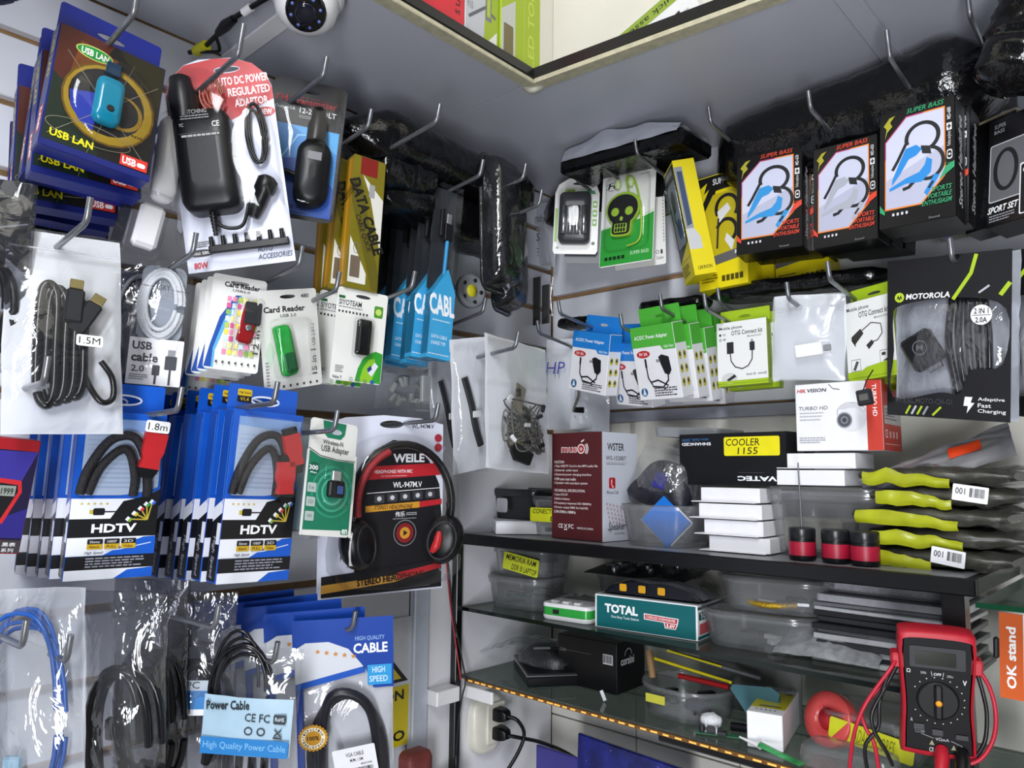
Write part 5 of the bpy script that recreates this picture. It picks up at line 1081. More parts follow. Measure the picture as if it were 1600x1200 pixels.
# --- yellow window boxes
M_YEL = mat('yellow_card', '#e3d013', .35, var=.03)
M_BLKC = mat('black_gloss_card', '#101012', .25, var=.1)
def make_lek():
    w, h = pwh('lekrion'); t = .062; e = empty('yellow_window_box', 'tall yellow window box turned edge-on with a dark side', 'box', pose('lekrion'))
    G().box(-w / 2, 0, -t, w / 2, h, 0, .0006).build('carton', M_YEL, e)
    p = Pr(w, h); p.r(0, 0, 100, 100, '#e3d013').r(1, 6, 38, 60, '#8e9298').p([(1, 60), (38, 60), (60, 68), (60, 78), (1, 78)], '#c4c6c8').p([(10, 10), (34, 10), (34, 56), (10, 58)], '#3c4a66').t('LEKRION', 20, 92.5, 84, 95.5, '#3a3408', b=.015).done(e)
    q = Pr(t, h, .0003, face_L(w, h, t)); q.r(2, 2, 98, 82, '#17171a').rr(14, 14, 86, 70, 6, '#7d8794').e(45, 30, 18, 10, '#20232c').e(55, 55, 20, 9, '#2a3a6a').l([(40, 32), (30, 45), (52, 54)], 8, '#16171c').t('SUPER BASS', 20, 4, 80, 9, '#ddd', b=.01).p([(2, 82), (98, 70), (98, 82)], '#e3d013').lines(10, 86, 70, 96, 4, '#6a6010').done(e, 'printed_side')
    G().loft([(-w / 2, y) for y in ()] or rrect(-t * .36, h * .28, t * .36, h * .88, .01), [(1, 0), (.95, .006), (.5, .009)]).xf(face_L(w, h, t)).build('window_film', BLISTER, e)
make_lek()
def make_yel(M, label):
    w, h = pwh('yellowb'); t = .05; e = empty('yellow_earphone_box', label, 'box', M, 'yellow earphone boxes')
    G().box(-w / 2, 0, -t, w / 2, h, 0, .0006).build('carton', M_YEL, e)
    G().prism(rrect(-w * .42, h - .001, w * .42, h + .02, .002), -t + .001, -t + .002).build('hang_tab', M_YEL, e)
    p = Pr(w, h); p.p([(1, 1), (99, 1), (99, 14), (40, 15), (30, 30), (1, 36)][::-1], '#141416').t('SUPER BASS', 34, 4, 97, 9.5, '#e6e6e6', b=.02).p([(6, 10), (22, 6), (14, 16), (26, 12), (12, 24)], '#d8c91a')
    p.p([(12, 34), (34, 18), (94, 17), (94, 70), (12, 74)][::-1], '#b9a91a').ering(62, 32, 22, 11, 7, '#17171a', a0=150, a1=400).ering(60, 52, 20, 10, 7, '#17171a', a0=200, a1=420).p([(42, 34), (64, 28), (70, 34), (46, 44)], '#d8d9dc').p([(60, 54), (76, 62), (70, 70), (56, 60)], '#d8d9dc').l([(44, 40), (40, 66)], 4, '#2a2a2a')
    p.p([(1, 74), (99, 68), (99, 76), (1, 82)][::-1], '#5c5c60').t('MD-', 76, 70, 94, 73.5, '#e8e8e8')
    for i in range(5): p.rr(48 + i * 9, 90, 55 + i * 9, 95, .8, '#4a430a')
    p.lines(6, 88, 40, 95, 3, '#6a6010').done(e)
    return e
_y2 = make_yel(pose('yellowb'), 'yellow and black earphone box behind the edge-on yellow box')
dup(_y2, wallshift(pose('yellowb'), 'R', .056, side=.018, up=-.002), 'yellow earphone box second from the front, behind the black boxes')
dup(_y2, wallshift(pose('yellowb'), 'R', .056, side=.105, up=-.004), 'yellow earphone box peeping out below the leftmost black box')

# --- black earphone boxes
def make_sb(key, label, acc, ear, model, t=.042, M=None):
    w, h = pwh(key); e = empty('earphone_box', label, 'box', M or pose(key), 'black earphone boxes')
    G().box(-w / 2, 0, -t, w / 2, h, 0, .0006).build('carton', M_BLKC, e)
    tab_ = G().prism(rrect(-.014, h - .001, .014, h + .012, .004), -t + .001, -t + .002, [ell(0, h + .006, .008, .0025, 12)]).build('hang_tab', mat('clear_tab_grey', '#4a4a4e', .3), e)
    p = Pr(w, h)
    win = [(9, 27), (37, 9), (86, 9), (86, 64), (56, 84), (9, 84)]
    p.p([(7.6, 26.3), (36.5, 7.8), (87.6, 7.8), (87.6, 65), (56.6, 85.2), (7.6, 85.2)][::-1], '#e8832e').p([(36.5, 7.8), (60, 7.8), (7.6, 42), (7.6, 26.3)][::-1], '#b03a6a').p(win[::-1], '#c9cbe0').p([(9, 60), (86, 40), (86, 64), (56, 84), (9, 84)][::-1], '#b4b6cc')
    p.ering(58, 29, 21, 12, 5.5, '#17181c', a0=-200, a1=60).l([(37, 31), (25, 45), (18, 52)], 4.5, '#17181c').ering(66, 52, 19, 13, 5, '#17181c', a0=-80, a1=130).l([(52, 62), (40, 69), (32, 70)], 5, '#17181c')
    p.p([(18, 60), (28, 46), (36, 36), (50, 34.5), (58, 39), (50, 43.5), (40, 45.5), (28, 57), (17, 65)], ear).p([(64, 47), (71, 50), (69, 60), (57, 66.5), (36, 65.5), (14, 69.5), (14, 67), (36, 61), (54, 58), (61, 53)], ear).p([(56, 36), (68, 38), (70, 45), (58, 43)], '#1c1d22')
    p.p([(60, 76), (74, 62), (80, 64), (64, 79)], ear).l([(66, 73), (72, 68)], 3, '#17181c')
    p.t('SUPER BASS', 38, 2, 86, 6.2, acc, b=.012, sh=.25).t(model, 90, 10, 95, 20, '#d8d8dc', rot=90, b=.01).r(89.5, 23, 96, 29, '#e4e4e8').r(91.8, 24, 93.6, 28, '#15151a').r(90.5, 25.2, 95, 26.6, '#15151a').t('Perfect earphone', 90, 30, 96, 42, '#bbb', rot=90).rr(89.5, 45, 96.5, 53, 3, '#d8d8dc').rr(90.4, 46, 95.6, 52, 2.4, '#101012').circ(93, 49, 1.6, '#d8d8dc')
    p.p([(6, 12), (14, 6), (22, 5), (15, 10), (18, 14), (11, 18), (8, 24), (10, 15)], '#a8a02e').p([(88, 58), (99, 55), (99, 60), (80, 68)], acc).l([(88, 56), (99, 56)], .6, acc)
    for i, tx in enumerate(('SPORTS', 'PORTABLE', 'ENTHUSIASM')): p.t(tx, (70, 66, 58)[i], 73 + i * 5.2, 95, 77 + i * 5.2, acc, b=.01, sh=.2)
    p.p([(1, 80), (8, 86), (8, 89), (1, 86)], acc)
    for i in range(4): p.rr(18 + i * 6, 88.6, 21 + i * 6, 91, .8, '#cfcfd4')
    p.t('Sound', 66, 96.5, 80, 98.5, '#777').done(e)
    q = Pr(t, h, .0003, face_R(w, h, t)); q.r(1, 1, 99, 99, '#0e0e10').t('Stereo Handsfree', 30, 12, 66, 88, '#e4e4e8', b=.015, rot=90, sh=.2).done(e, 'printed_side')
    return e
RED_, GRN_ = '#d8452e', '#2f9a68'
make_sb('sb1', 'leftmost black earphone box with blue earpieces and red lettering', RED_, '#2f8fd0', 'MD-630')
make_sb('sb2', 'middle black earphone box with silver grey earpieces and red lettering', RED_, '#a9acb8', 'MD-650')
make_sb('sb3', 'large black earphone box with blue earpieces and green lettering', GRN_, '#2486d0', 'MD-680')
for k_, nm in (('sb1', 'leftmost'), ('sb2', 'middle'), ('sb3', 'largest')):
    for i in ((1,) if k_ == 'sb3' else (1, 2)):
        make_sb(k_, ('second' if i == 1 else 'third') + ' black earphone box counting back behind the ' + nm + ' front one', RED_, '#a9acb8', 'MD-650', M=wallshift(pose(k_, roll=-1.5 * i), 'R', .046 * i, side=.008 * i, up=.004 * i))
def make_sport():
    w, h = pwh('sportset'); t = .04; e = empty('sport_earphone_box', 'black sport earphone box with a white outlined window at the right border', 'box', pose('sportset'), 'black earphone boxes')
    G().box(-w / 2, 0, -t, w / 2, h, 0, .0006).build('carton', M_BLKC, e)
    p = Pr(w, h); p.t('SUPER', 10, 5, 30, 9, '#9a9a9e', b=.01).t('BASS', 10, 10.5, 28, 14, '#9a9a9e', b=.01).rr(4, 24, 70, 78, 4, '#b9babf').rr(5.5, 25, 68.5, 77, 3.5, '#5e5f64').ering(32, 50, 18, 18, 7, '#17181c').rr(56, 50, 99, 96, 3, '#e0e0e4').rr(58, 51.5, 99, 95, 3, '#121214').circ(66, 57, 5, '#c8c8cc').t('SPORT SET', 4, 82, 54, 88, '#f0f0f2', b=.02, sh=.2).lines(6, 90, 50, 97, 3, '#8a8a90').done(e)
    q = Pr(t, h, .0003, face_L(w, h, t)); q.r(1, 1, 99, 99, '#0e0e10').t('Handsfree', 30, 20, 66, 70, '#d4d4d8', b=.015, rot=90, sh=.2).done(e, 'printed_side')
make_sport()
_sp = G(); 
e = empty('sport_earphone_box', 'black box with a white hand-lettered flap behind the sport earphone box', 'box', wallshift(pose('sportset'), 'R', .045, side=-.035, up=.01), 'black earphone boxes')
G().box(-.03, 0, -.03, .03, .15, 0, .0006).build('carton', M_BLKC, e); G().box(-.031, .1501, -.031, .031, .153, .001, .0004).build('card_edge', mat('kraft_edge', '#a59a80', .6), e)

# --- power adapter boxes
def make_ac(key, label, colr, volt, t=.03, M=None, group='power adapter boxes'):
    w, h = pwh(key); cm = mat('adapter_card_' + colr.strip('#'), colr, .35, var=.03); e = empty('power_adapter_box', label, 'box', M or pose(key), group)
    G().box(-w / 2, 0, -t, w / 2, h, 0, .0006).build('carton', M_PAPERW, e)
    G().prism(rrect(-w * .48, h - .001, w * .48, h + .030, .002), -t + .0004, -t + .0014, [slot(0, h + .014, .8)]).build('hang_tab', cm, e)
    pt = Pr(w, t, .0002, Matrix.Translation((0, h, 0)) @ Matrix(((1, 0, 0, 0), (0, 0, 1, 0), (0, -1, 0, 0), (0, 0, 0, 1)))); pt.r(0, 0, 100, 100, colr).done(e, 'printed_top')
    p = Pr(w, h); p.p([(0, 0), (100, 0), (100, 34), (72, 34), (66, 28), (0, 28)][::-1], colr).t('AC/DC Power Adapter', 8, 12, 86, 19, '#f4f6f8', b=.012).t('4.0x1.7mm', 74, 28, 96, 32, '#e8f0e8').e(24, 37.5, 16, 5, '#b9252c').t(volt, 14, 35.2, 34, 39.8, '#f8e8e8', b=.02)
    p.p([(58, 43), (66, 40), (82, 44), (84, 62), (78, 68), (68, 66), (62, 54)][::-1], '#17171b').r(52, 46, 60, 50, '#8d8f92').l([(75, 66), (74, 75), (60, 84), (36, 82), (34, 76), (50, 74), (72, 82), (60, 88)], 3.2, '#17171b').l([(36, 80), (28, 70), (27, 52)], 3, '#17171b').l([(27, 56), (27, 44)], 4.6, '#17171b')
    p.circ(14, 89, 8, '#2d5a86').p([(10, 93), (14, 82), (18, 93)], '#d8e4ec').lines(38, 84, 92, 97, 4, '#4a4a50').done(e)
    q = Pr(t, h, .0003, face_R(w, h, t)); q.r(1, 1, 99, 99, '#e2e3e8').r(1, 1, 99, 28, colr)
    for a in range(2):
        for b in range(3): q.e(28 + a * 42, 44 + b * 18, 15, 6, '#c4b83a').e(28 + a * 42, 43 + b * 18, 8, 3, '#33343a')
    q.done(e, 'printed_side'); return e
BL_, GR_ = '#1f7ed0', '#4fae3a'
make_ac('acblue', 'front power adapter box with a blue top', BL_, '5V 3A')
make_ac('acblue2', 'second power adapter box with a blue top, partly behind the green one', BL_, '5V 3A')
_g = make_ac('acgreen', 'front power adapter box with a green top and red oval', GR_, '9V 3A')
for i in range(1, 4): dup(_g, wallshift(pose('acgreen', roll=-1.0 * i), 'R', .034 * i, side=.004 + .008 * i, up=.004 - .002 * i), ORD[i] + ' green topped power adapter box counting back from the front one')
# --- connect kits
LIME_ = '#9cb81e'
M_LIME = mat('lime_card', LIME_, .35, var=.03)
def make_otg(key, label, flip=False, M=None):
    w, h = pwh(key); t = .018; e = empty('connect_kit_box', label, 'box', M or pose(key), 'connect kit boxes')
    G().box(-w / 2, -.004, -t, w / 2, h, 0, .0005).build('carton', M_LIME, e)
    G().prism(rrect(-w * .5, h - .001, w * .5, h + .022, .002), -t + .0004, -t + .0014, [slot(0, h + .011, .7)]).build('hang_tab', M_LIME, e)
    p = Pr(w, h); p.r(0, 0, 100, 92 if flip else 96, '#e3e4e2').t('Mobile phone', 5, 7, 52, 13.5, '#232428', b=.015).t('OTG Connect kit', 30, 15, 92, 22.5, '#232428', b=.015).t('Model:S-K07', 62, 25, 90, 28, '#666')
    if not flip:
        p.r(5, 18, 9, 22, '#17171a').t('V3', 12, 18, 18, 22, '#333').r(5, 26, 9, 30, '#17171a').r(5.8, 26.8, 8.2, 29.2, '#e3e4e2').t('V8', 12, 26, 18, 30, '#333').rr(20, 33, 34, 52, 1.5, '#26272b').rr(66, 36, 76, 50, 1.5, '#26272b').r(69, 32, 73, 36, '#8a8b90').l([(27, 52), (28, 64), (36, 74), (50, 78), (62, 74), (70, 64), (71, 50)], 2.2, '#26272b').e(24, 92, 16, 9, '#c9cac8').p([(18, 94), (34, 86), (38, 90), (22, 97)], '#26272b').t('black', 58, 86, 70, 89, '#555').t('white', 80, 86, 92, 89, '#555').ring(74, 87.5, 2, .8, '#555').ring(95, 87.5, 2, .8, '#555')
    else:
        p.p([(12, 46), (32, 37), (38, 44), (20, 56)], '#33312f').p([(12, 46), (20, 56), (20, 60), (12, 51)], '#1a1a1a').p([(42, 60), (54, 54), (58, 59), (47, 66)], '#33312f').l([(35, 40), (55, 32), (74, 36), (76, 48), (66, 56), (56, 57)], 2, '#26272b').rr(8, 76, 28, 92, 2, '#8d8d8a').rr(9, 77, 27, 91, 2, '#e3e4e2').l([(14, 90), (22, 79)], 6, '#4a4a4a').rr(68, 70, 92, 87, 2, '#8d8d8a').rr(69, 71, 91, 86, 2, '#e3e4e2').p([(72, 84), (89, 79), (89, 84)], '#333').rr(72, 73, 80, 77, 1, '#333').p([(0, 92), (30, 92), (40, 88), (82, 84), (100, 86), (100, 100), (0, 100)][::-1], LIME_)
    p.r(0, 96, 100, 100, LIME_).done(e)
    q = Pr(t, h, .0003, face_R(w, h, t)); q.r(1, 1, 99, 99, LIME_).t('Mobile phone OTG Connect kit', 30, 6, 70, 94, '#2c3a0c', rot=90).done(e, 'printed_side')
    return e
_o1 = make_otg('otg1', 'white fronted connect kit box beside the green adapter boxes')
_o2 = make_otg('otg2', 'yellow-green connect kit box next to the black charger pouch', True)
dup(_o1, wallshift(pose('otg1'), 'R', .024, side=.006, up=-.004), 'connect kit box just behind the one beside the green boxes')
for i in (1, 2): dup(_o2, wallshift(pose('otg2', roll=-2 * i), 'R', .022 * i, side=.008 * i, up=-.006 * i), ORD[i] + ' yellow-green connect kit box counting back beside the pouch')
# --- zip bag with a white adapter
def c_zip(e, w, h):
    d = G().box(-.020, -.008, 0, .016, .010, .008, .001).xf(Matrix.Translation((.004, h * .34, .004)) @ Matrix.Rotation(math.radians(8), 4, 'Z')).build('white_adapter', M_WHITEP, e)
    G().box(.0165, -.004, .002, .027, .005, .006, .001).xf(Matrix.Translation((.004, h * .34, .004)) @ Matrix.Rotation(math.radians(8), 4, 'Z')).build('plug_tip', mat('bright_steel', '#c7c9cc', .25, .9), d)
    for y in (.80, .84): G().box(-w * .49, h * y, .004, w * .49, h * y + .002, .0052, .0005).build('zip_seal', ZIP, e)
leadbag('small_zip_bag', 'small white zip bag with a white plug adapter inside', pose('zipbag'), *pwh('zipbag'), 2.3, c_zip, front=ZIP, back=WHITEBAG, t=.010, amp=.0022, group='zip bags on the right wall')
def c_hp(e, w, h):
    p = Pr(w, h, .0095); p.t('HP 1', 6, 25, 50, 38, '#2a2a9a', b=-.01, sh=.2).done(e, 'handwriting')
    G().tube(crom([(.0, h * .55, .004), (.008, h * .40, .006), (-.004, h * .22, .006), (.006, h * .1, .005)], 6), .003, 7, flat=.4).build('grey_flex', mat('grey_thin_lead', '#6d6a62', .45), e)
    G().box(-.004, h * .2, .004, .018, h * .26, .007, .0006).build('connector', M_BLK, e); G().box(-.006, h * .08, .004, .014, h * .17, .006, .0005).build('paper_tag', M_PAPERW, e)
leadbag('handwritten_zip_bag', 'white zip bag with blue handwriting behind the blue adapter boxes', pose('hpbag'), *pwh('hpbag'), 6.3, c_hp, front=CLEAR, back=WHITEBAG, t=.008, amp=.0015, group='zip bags on the right wall')
def c_giga(e, w, h):
    p = Pr(w, h, .008); p.t('gigabyte', -4, 18, 92, 34, '#16161a', b=-.01, sh=.2).t('US', 0, 48, 46, 60, '#16161a', b=-.01).t('RE', 2, 72, 44, 84, '#16161a', b=-.01).done(e, 'handwriting')
leadbag('handwritten_zip_bag', 'zip bag with black handwriting in the corner beside the charger', pose('gigabag'), *pwh('gigabag'), 4.1, c_giga, front=CLEAR, back=WHITEBAG, t=.006, amp=.0012, group='zip bags on the right wall')
e = empty('chip_strip_bag', 'narrow bag of dark flat parts hanging below the black handwriting', 'bag', MR(.022, 1.80, .06), 'zip bags on the right wall')
for i in range(2): G().box(-.02 + i * .024, .0, .0, -.002 + i * .024, .10 - .02 * i, .004, .0006).build('dark_part', mat('dark_olive_part', '#2c2b28', .5), e)
bag(e, .06, .125, .008, CLEAR, None, 3.7, .0015)
e = empty('folded_bag', 'folded white bag between the handwritten bag and the wall trim', 'bag', MR(.118, 1.585, .045, yaw=30), 'zip bags on the right wall')
bag(e, .05, .115, .010, WHITEBAG, WHITEBAG, 8.1, .003)
# --- charger pouches
def make_moto(M, label, first=True):
    w, h = pwh('moto'); e = empty('charger_pouch', label, 'pouch', M, 'black charger pouches')
    fn = lambda u, v: ((u - .5) * w + .003 * nz(v * 9, 2, 1) * (abs(u - .5) * 2) ** 3, h * v + .003 * nz(u * 7, 3, 1) * (abs(v - .5) * 2) ** 4, -.006 + .002 * nz(u * 5, v * 6, 4))
    G().sheet(w, h, fn, 12, 16).build('pouch_back', mat('silver_foil', '#b4b8c2', .22, .35, var=.15, scale=25, bump=.6), e)
    ch = G().box(-.020, -.022, 0, .020, .022, .014, .004).xf(Matrix.Translation((-w * .22, h * .42, 0)) @ Matrix.Rotation(math.radians(32), 4, 'Z')).build('charger', M_BLK, e)
    Pr(.03, .03, .0145, Matrix.Translation((-w * .22, h * .36, 0))).ring(50, 50, 28, 4, '#6a6a70').t('M', 36, 38, 64, 62, '#6a6a70', b=.02).done(ch, 'emblem')
    G().box(-.007, -.029, .004, .011, -.0222, .010, .001).xf(Matrix.Translation((-w * .22, h * .42, 0)) @ Matrix.Rotation(math.radians(32), 4, 'Z')).build('usb_port', M_STEEL, ch)
    for i in range(5): G().tube(crom([(w * .02 + i * .008, h * .80, .002), (w * .0 + i * .011, h * .5, .008), (w * .06 + i * .009, h * .2, .006), (w * .09 + i * .008, h * .06, .002)], 5), .004, 7).build('cable_turn', M_FLATC, e)
    ed = .105
    # black printed film frame
    ol = [(-w / 2, 0), (w / 2, 0), (w / 2, h), (-w / 2, h)]
    hl = [tuple(v.xy) for v in crom([(-w * .45, h * .12, 0), (-w * .05, h * .16, 0), (w * .12, h * .16, 0), (w * .20, h * .3, 0), (w * .44, h * .34, 0), (w * .46, h * .66, 0), (w * .1, h * .74, 0), (-w * .38, h * .71, 0), (-w * .45, h * .62, 0), (-w * .44, h * .42, 0)], 4, True)]
    G().prism(ol, .0155, .016, [hl]).build('printed_frame', M_BLKC, e)
    p = Pr(w, h, .0164)
    if first:
        p.e(11, 24, 4.2, 3.1, '#b8d034').p([(8.4, 25.6), (9.8, 22.4), (11, 24.6), (12.2, 22.4), (13.6, 25.6), (12.2, 24.4), (11, 26), (9.8, 24.4)][::-1], '#101012').t('MOTOROLA', 17, 22, 54, 25.6, '#eeeeF2', b=.03, sh=.15)
        p.l([(56, 27), (70, 12), (74, 1)], 3, '#a9c42a').l([(92, 26), (99, 19)], 3.4, '#a9c42a').l([(76, 24), (84, 20)], 1.6, '#b9bcc4')
        p.done(e, 'printed_header'); p = Pr(w, h, .0164)
        p.t('MODEL:MOTO-CH-G1', 8, 88, 56, 91.5, '#3a3c42', b=.01).t('Adaptive', 76, 86, 96, 88.6, '#e8e8ec', b=.01).t('Fast', 76, 89.6, 86, 92, '#e8e8ec', b=.01).t('Charging', 76, 93, 97, 95.8, '#e8e8ec', b=.01).p([(66, 86), (72, 86), (70.5, 89.5), (73.5, 89.5), (67.5, 96), (68.5, 91.5), (65, 91.5)], '#f0f0f2')
        for i, c in enumerate(('#a9c42a', '#b9bcc4', '#a9c42a', '#8d9098', '#a9c42a')): p.l([(17 + i * 5 + (3 if i == 4 else 0), 98.5), (21 + i * 5 + (6 if i == 4 else 0), 93)], 1.8, c)
        p.done(e, 'printed_footer'); p = Pr(w, h, .0164)
        p.circ(78, 37, 8.2, '#eceff2').t('2 IN 1', 72.5, 33, 83.5, 36.3, '#17171a', b=.02).l([(71, 37.2), (85, 37.2)], .5, '#17171a').t('2.0A', 73.5, 38.4, 82.5, 41.6, '#17171a', b=.02)
    else:
        p.l([(10, 27), (30, 8)], 3, '#a9c42a').done(e, 'printed_header'); p = Pr(w, h, .0164); p.p([(10, 88), (16, 88), (12, 97)], '#f0f0f2')
    p.done(e)
    bagsheet(w * .9, h * .66, .014, 3.3, .003, 26, .001).xf(Matrix.Translation((0, h * .1, .001))).build('clear_window', CRINKLE, e)
    return e
make_moto(pose('moto'), 'black charger pouch with a clear window and lime stripes')
make_moto(wallshift(pose('moto', yaw=-8), 'R', .02, side=.108, up=-.004), 'black charger pouch cut off by the right border', False)
e = empty('clear_bulb_pack', 'clear rounded pack at the right border in front of the second pouch', 'pack', MR(.872, 1.585, .215))
G().loft(rrect(-.014, 0, .02, .085, .014), [(1, 0), (1, .01), (.8, .018), (.3, .02)]).build('clear_shell', ZIP, e)
# --- connector plates behind the pouch
e = empty('connector_plate', 'metal connector plate with green, purple and blue sockets above the black pouch', 'connector plate', MR(.80, 1.818, .085, roll=2))
G().box(-.045, 0, -.003, .06, .045, 0, .0006).build('steel_plate', mat('zinc_plate', '#b7b6ae', .3, .6), e)
for (x, y, c) in ((-.036, .03, '#3fa37c'), (-.036, .012, '#7a6fc0')): G().lathe([(.0075, 0), (.0075, .007), (.005, .007), (.005, .003)], 14, (x, y, 0)).build('round_socket', mat('socket_' + c.strip('#'), c, .4), e)
v_ = G().prism([(-.012, .026), (.014, .026), (.016, .040), (-.014, .040)], 0, .006).build('wide_socket', mat('socket_blue', '#3a55b0', .4), e)
for i in range(5): G().box(-.010 + i * .0048, .031, .0061, -.008 + i * .0048, .034, .0066).build('pin_hole', M_DARK, v_)
G().prism(rrect(-.018, .006, .020, .019, .002), 0, .005).build('white_socket', mat('ivory_plastic', '#cfcdc2', .4), e)
for i in (0, 1): G().box(.03 + i * .02, .004, 0, .046 + i * .02, .034, .012, .002).build('port_stack', M_DARK, e)
for x in (-.02, .022): G().lathe([(.004, 0), (.004, .005), (.002, .006)], 8, (x, .033, 0)).build('hex_nut', M_STEEL, e)
# --- dark things on hooks behind the boxes
for (nm, lb, M, L_, w_, t_, sd) in (('wrapped_package', 'long black shrink-wrapped package under the upper shelf on the right', MR(.645, 2.012, .095, roll=1.5, yaw=-4), .42, .12, .13, 21.0),
        ('wrapped_package', 'black shrink-wrapped package behind the three black earphone boxes', MR(.62, 1.93, .055, roll=-2), .38, .10, .08, 23.0),
        ('wrapped_package', 'crumpled black wrapped package in the corner under the silver one', MR(.20, 2.02, .052, roll=-2), .34, .08, .085, 25.0),
        ('wrapped_package', 'flat black wrapped cable bundle behind the zip bag and connect kits', MR(.555, 1.79, .07, roll=-3), .30, .03, .07, 29.0),
        ('wrapped_package', 'small black wrapped cable bundle behind the green adapter tabs', MR(.33, 1.795, .06, roll=-2), .14, .022, .05, 31.0),
        ('wrapped_package', 'small black wrapped cable bundle behind the blue adapter tab', MR(.12, 1.79, .06, roll=-3), .09, .022, .05, 33.0)):
    wrapped(nm, lb, M, L_, w_, t_, sd)
b_ = wrapped('wrapped_bundle', 'round black wrapped bundle cut off by the upper right corner', MR(.885, 2.00, .21, roll=70), .12, .085, .085, 35.0)
# silver bag over a black slab
e = empty('silver_bag_parcel', 'black slab parcel topped with a creased silver bag in the corner', 'package', MR(.315, 2.042, .20, roll=-3, tilt=2))
G().box(-.135, -.016, -.10, .115, .010, 0, .005).build('black_slab', WRAP, e)
M_SILV = mat('silver_bag_film', '#bfc2cc', .3, .25, var=.12, scale=14, bump=.5)
G().sheet(1, 1, lambda u, v: ((u - .5) * .235 - .004, .012 + .012 * math.sin(PI * u) ** .5 * math.sin(PI * min(1, v * 1.3)) ** .5 + .006 * nz(u * 6, v * 5, 2) + .002 * nz(u * 22, v * 15, 3), -.002 - v * .10), 26, 14).build('silver_bag', M_SILV, e)
G().sheet(1, 1, lambda u, v: (-.128 + u * .235, .004 + (.034 + .010 * nz(u * 4, 0, 4) - .014 * abs(2 * u - .9) ** 3) * v, .003 + .003 * nz(u * 7, v * 3, 6) - .012 * v), 24, 6).build('silver_bag_lip', M_SILV, e)
# ================================================================== goods on the shelves
def tubthing(name, label, loc, w, d, h, m=None, rz=0, lid=False, r=.02, cat='tub', group='plastic tubs', flare=1.1):
    """open rounded tub; base centre at loc, z up"""
    M = Matrix.Translation(loc) @ Matrix.Rotation(math.radians(rz), 4, 'Z')
    e = empty(name, label, cat, M, group)
    o = rrect(-w / 2, -d / 2, w / 2, d / 2, r, 5); k = 1 / flare
    G().loft(o, [(k * .97, .0), (k, .004), (.985, h * .82), (1.0, h * .83), (1.03, h * .84), (1.03, h), (1.005, h), (.97, h * .9), (k * .97, .006)], cap=(True, False)).build('tub_wall', m or TUB, e)
    if lid: G().loft(o, [(1.04, h * .93), (1.05, h * .97), (1.05, h + .004), (1.0, h + .006), (.96, h + .002), (.2, h + .003)], cap=(False, True)).build('lid', m or TUB, e)
    return e
S1, S2, S3 = 1.3912, 1.2625, 1.1465
def upright(key, zbase, t, **kw):
    """pose from the fit, re-seated so that its base touches zbase"""
    o, q, w, h = POSE[key]; M = Matrix.Translation((o[0], o[1], zbase)) @ Quaternion(q).to_matrix().to_4x4()
    z = M.to_3x3() @ Vector((0, 0, 1)); yaw = math.atan2(z.x, -z.y)
    return Matrix.Translation((o[0], o[1], zbase)) @ Matrix.Rotation(yaw, 4, 'Z') @ Matrix(((1, 0, 0, 0), (0, 0, -1, 0), (0, 1, 0, 0), (0, 0, 0, 1)))
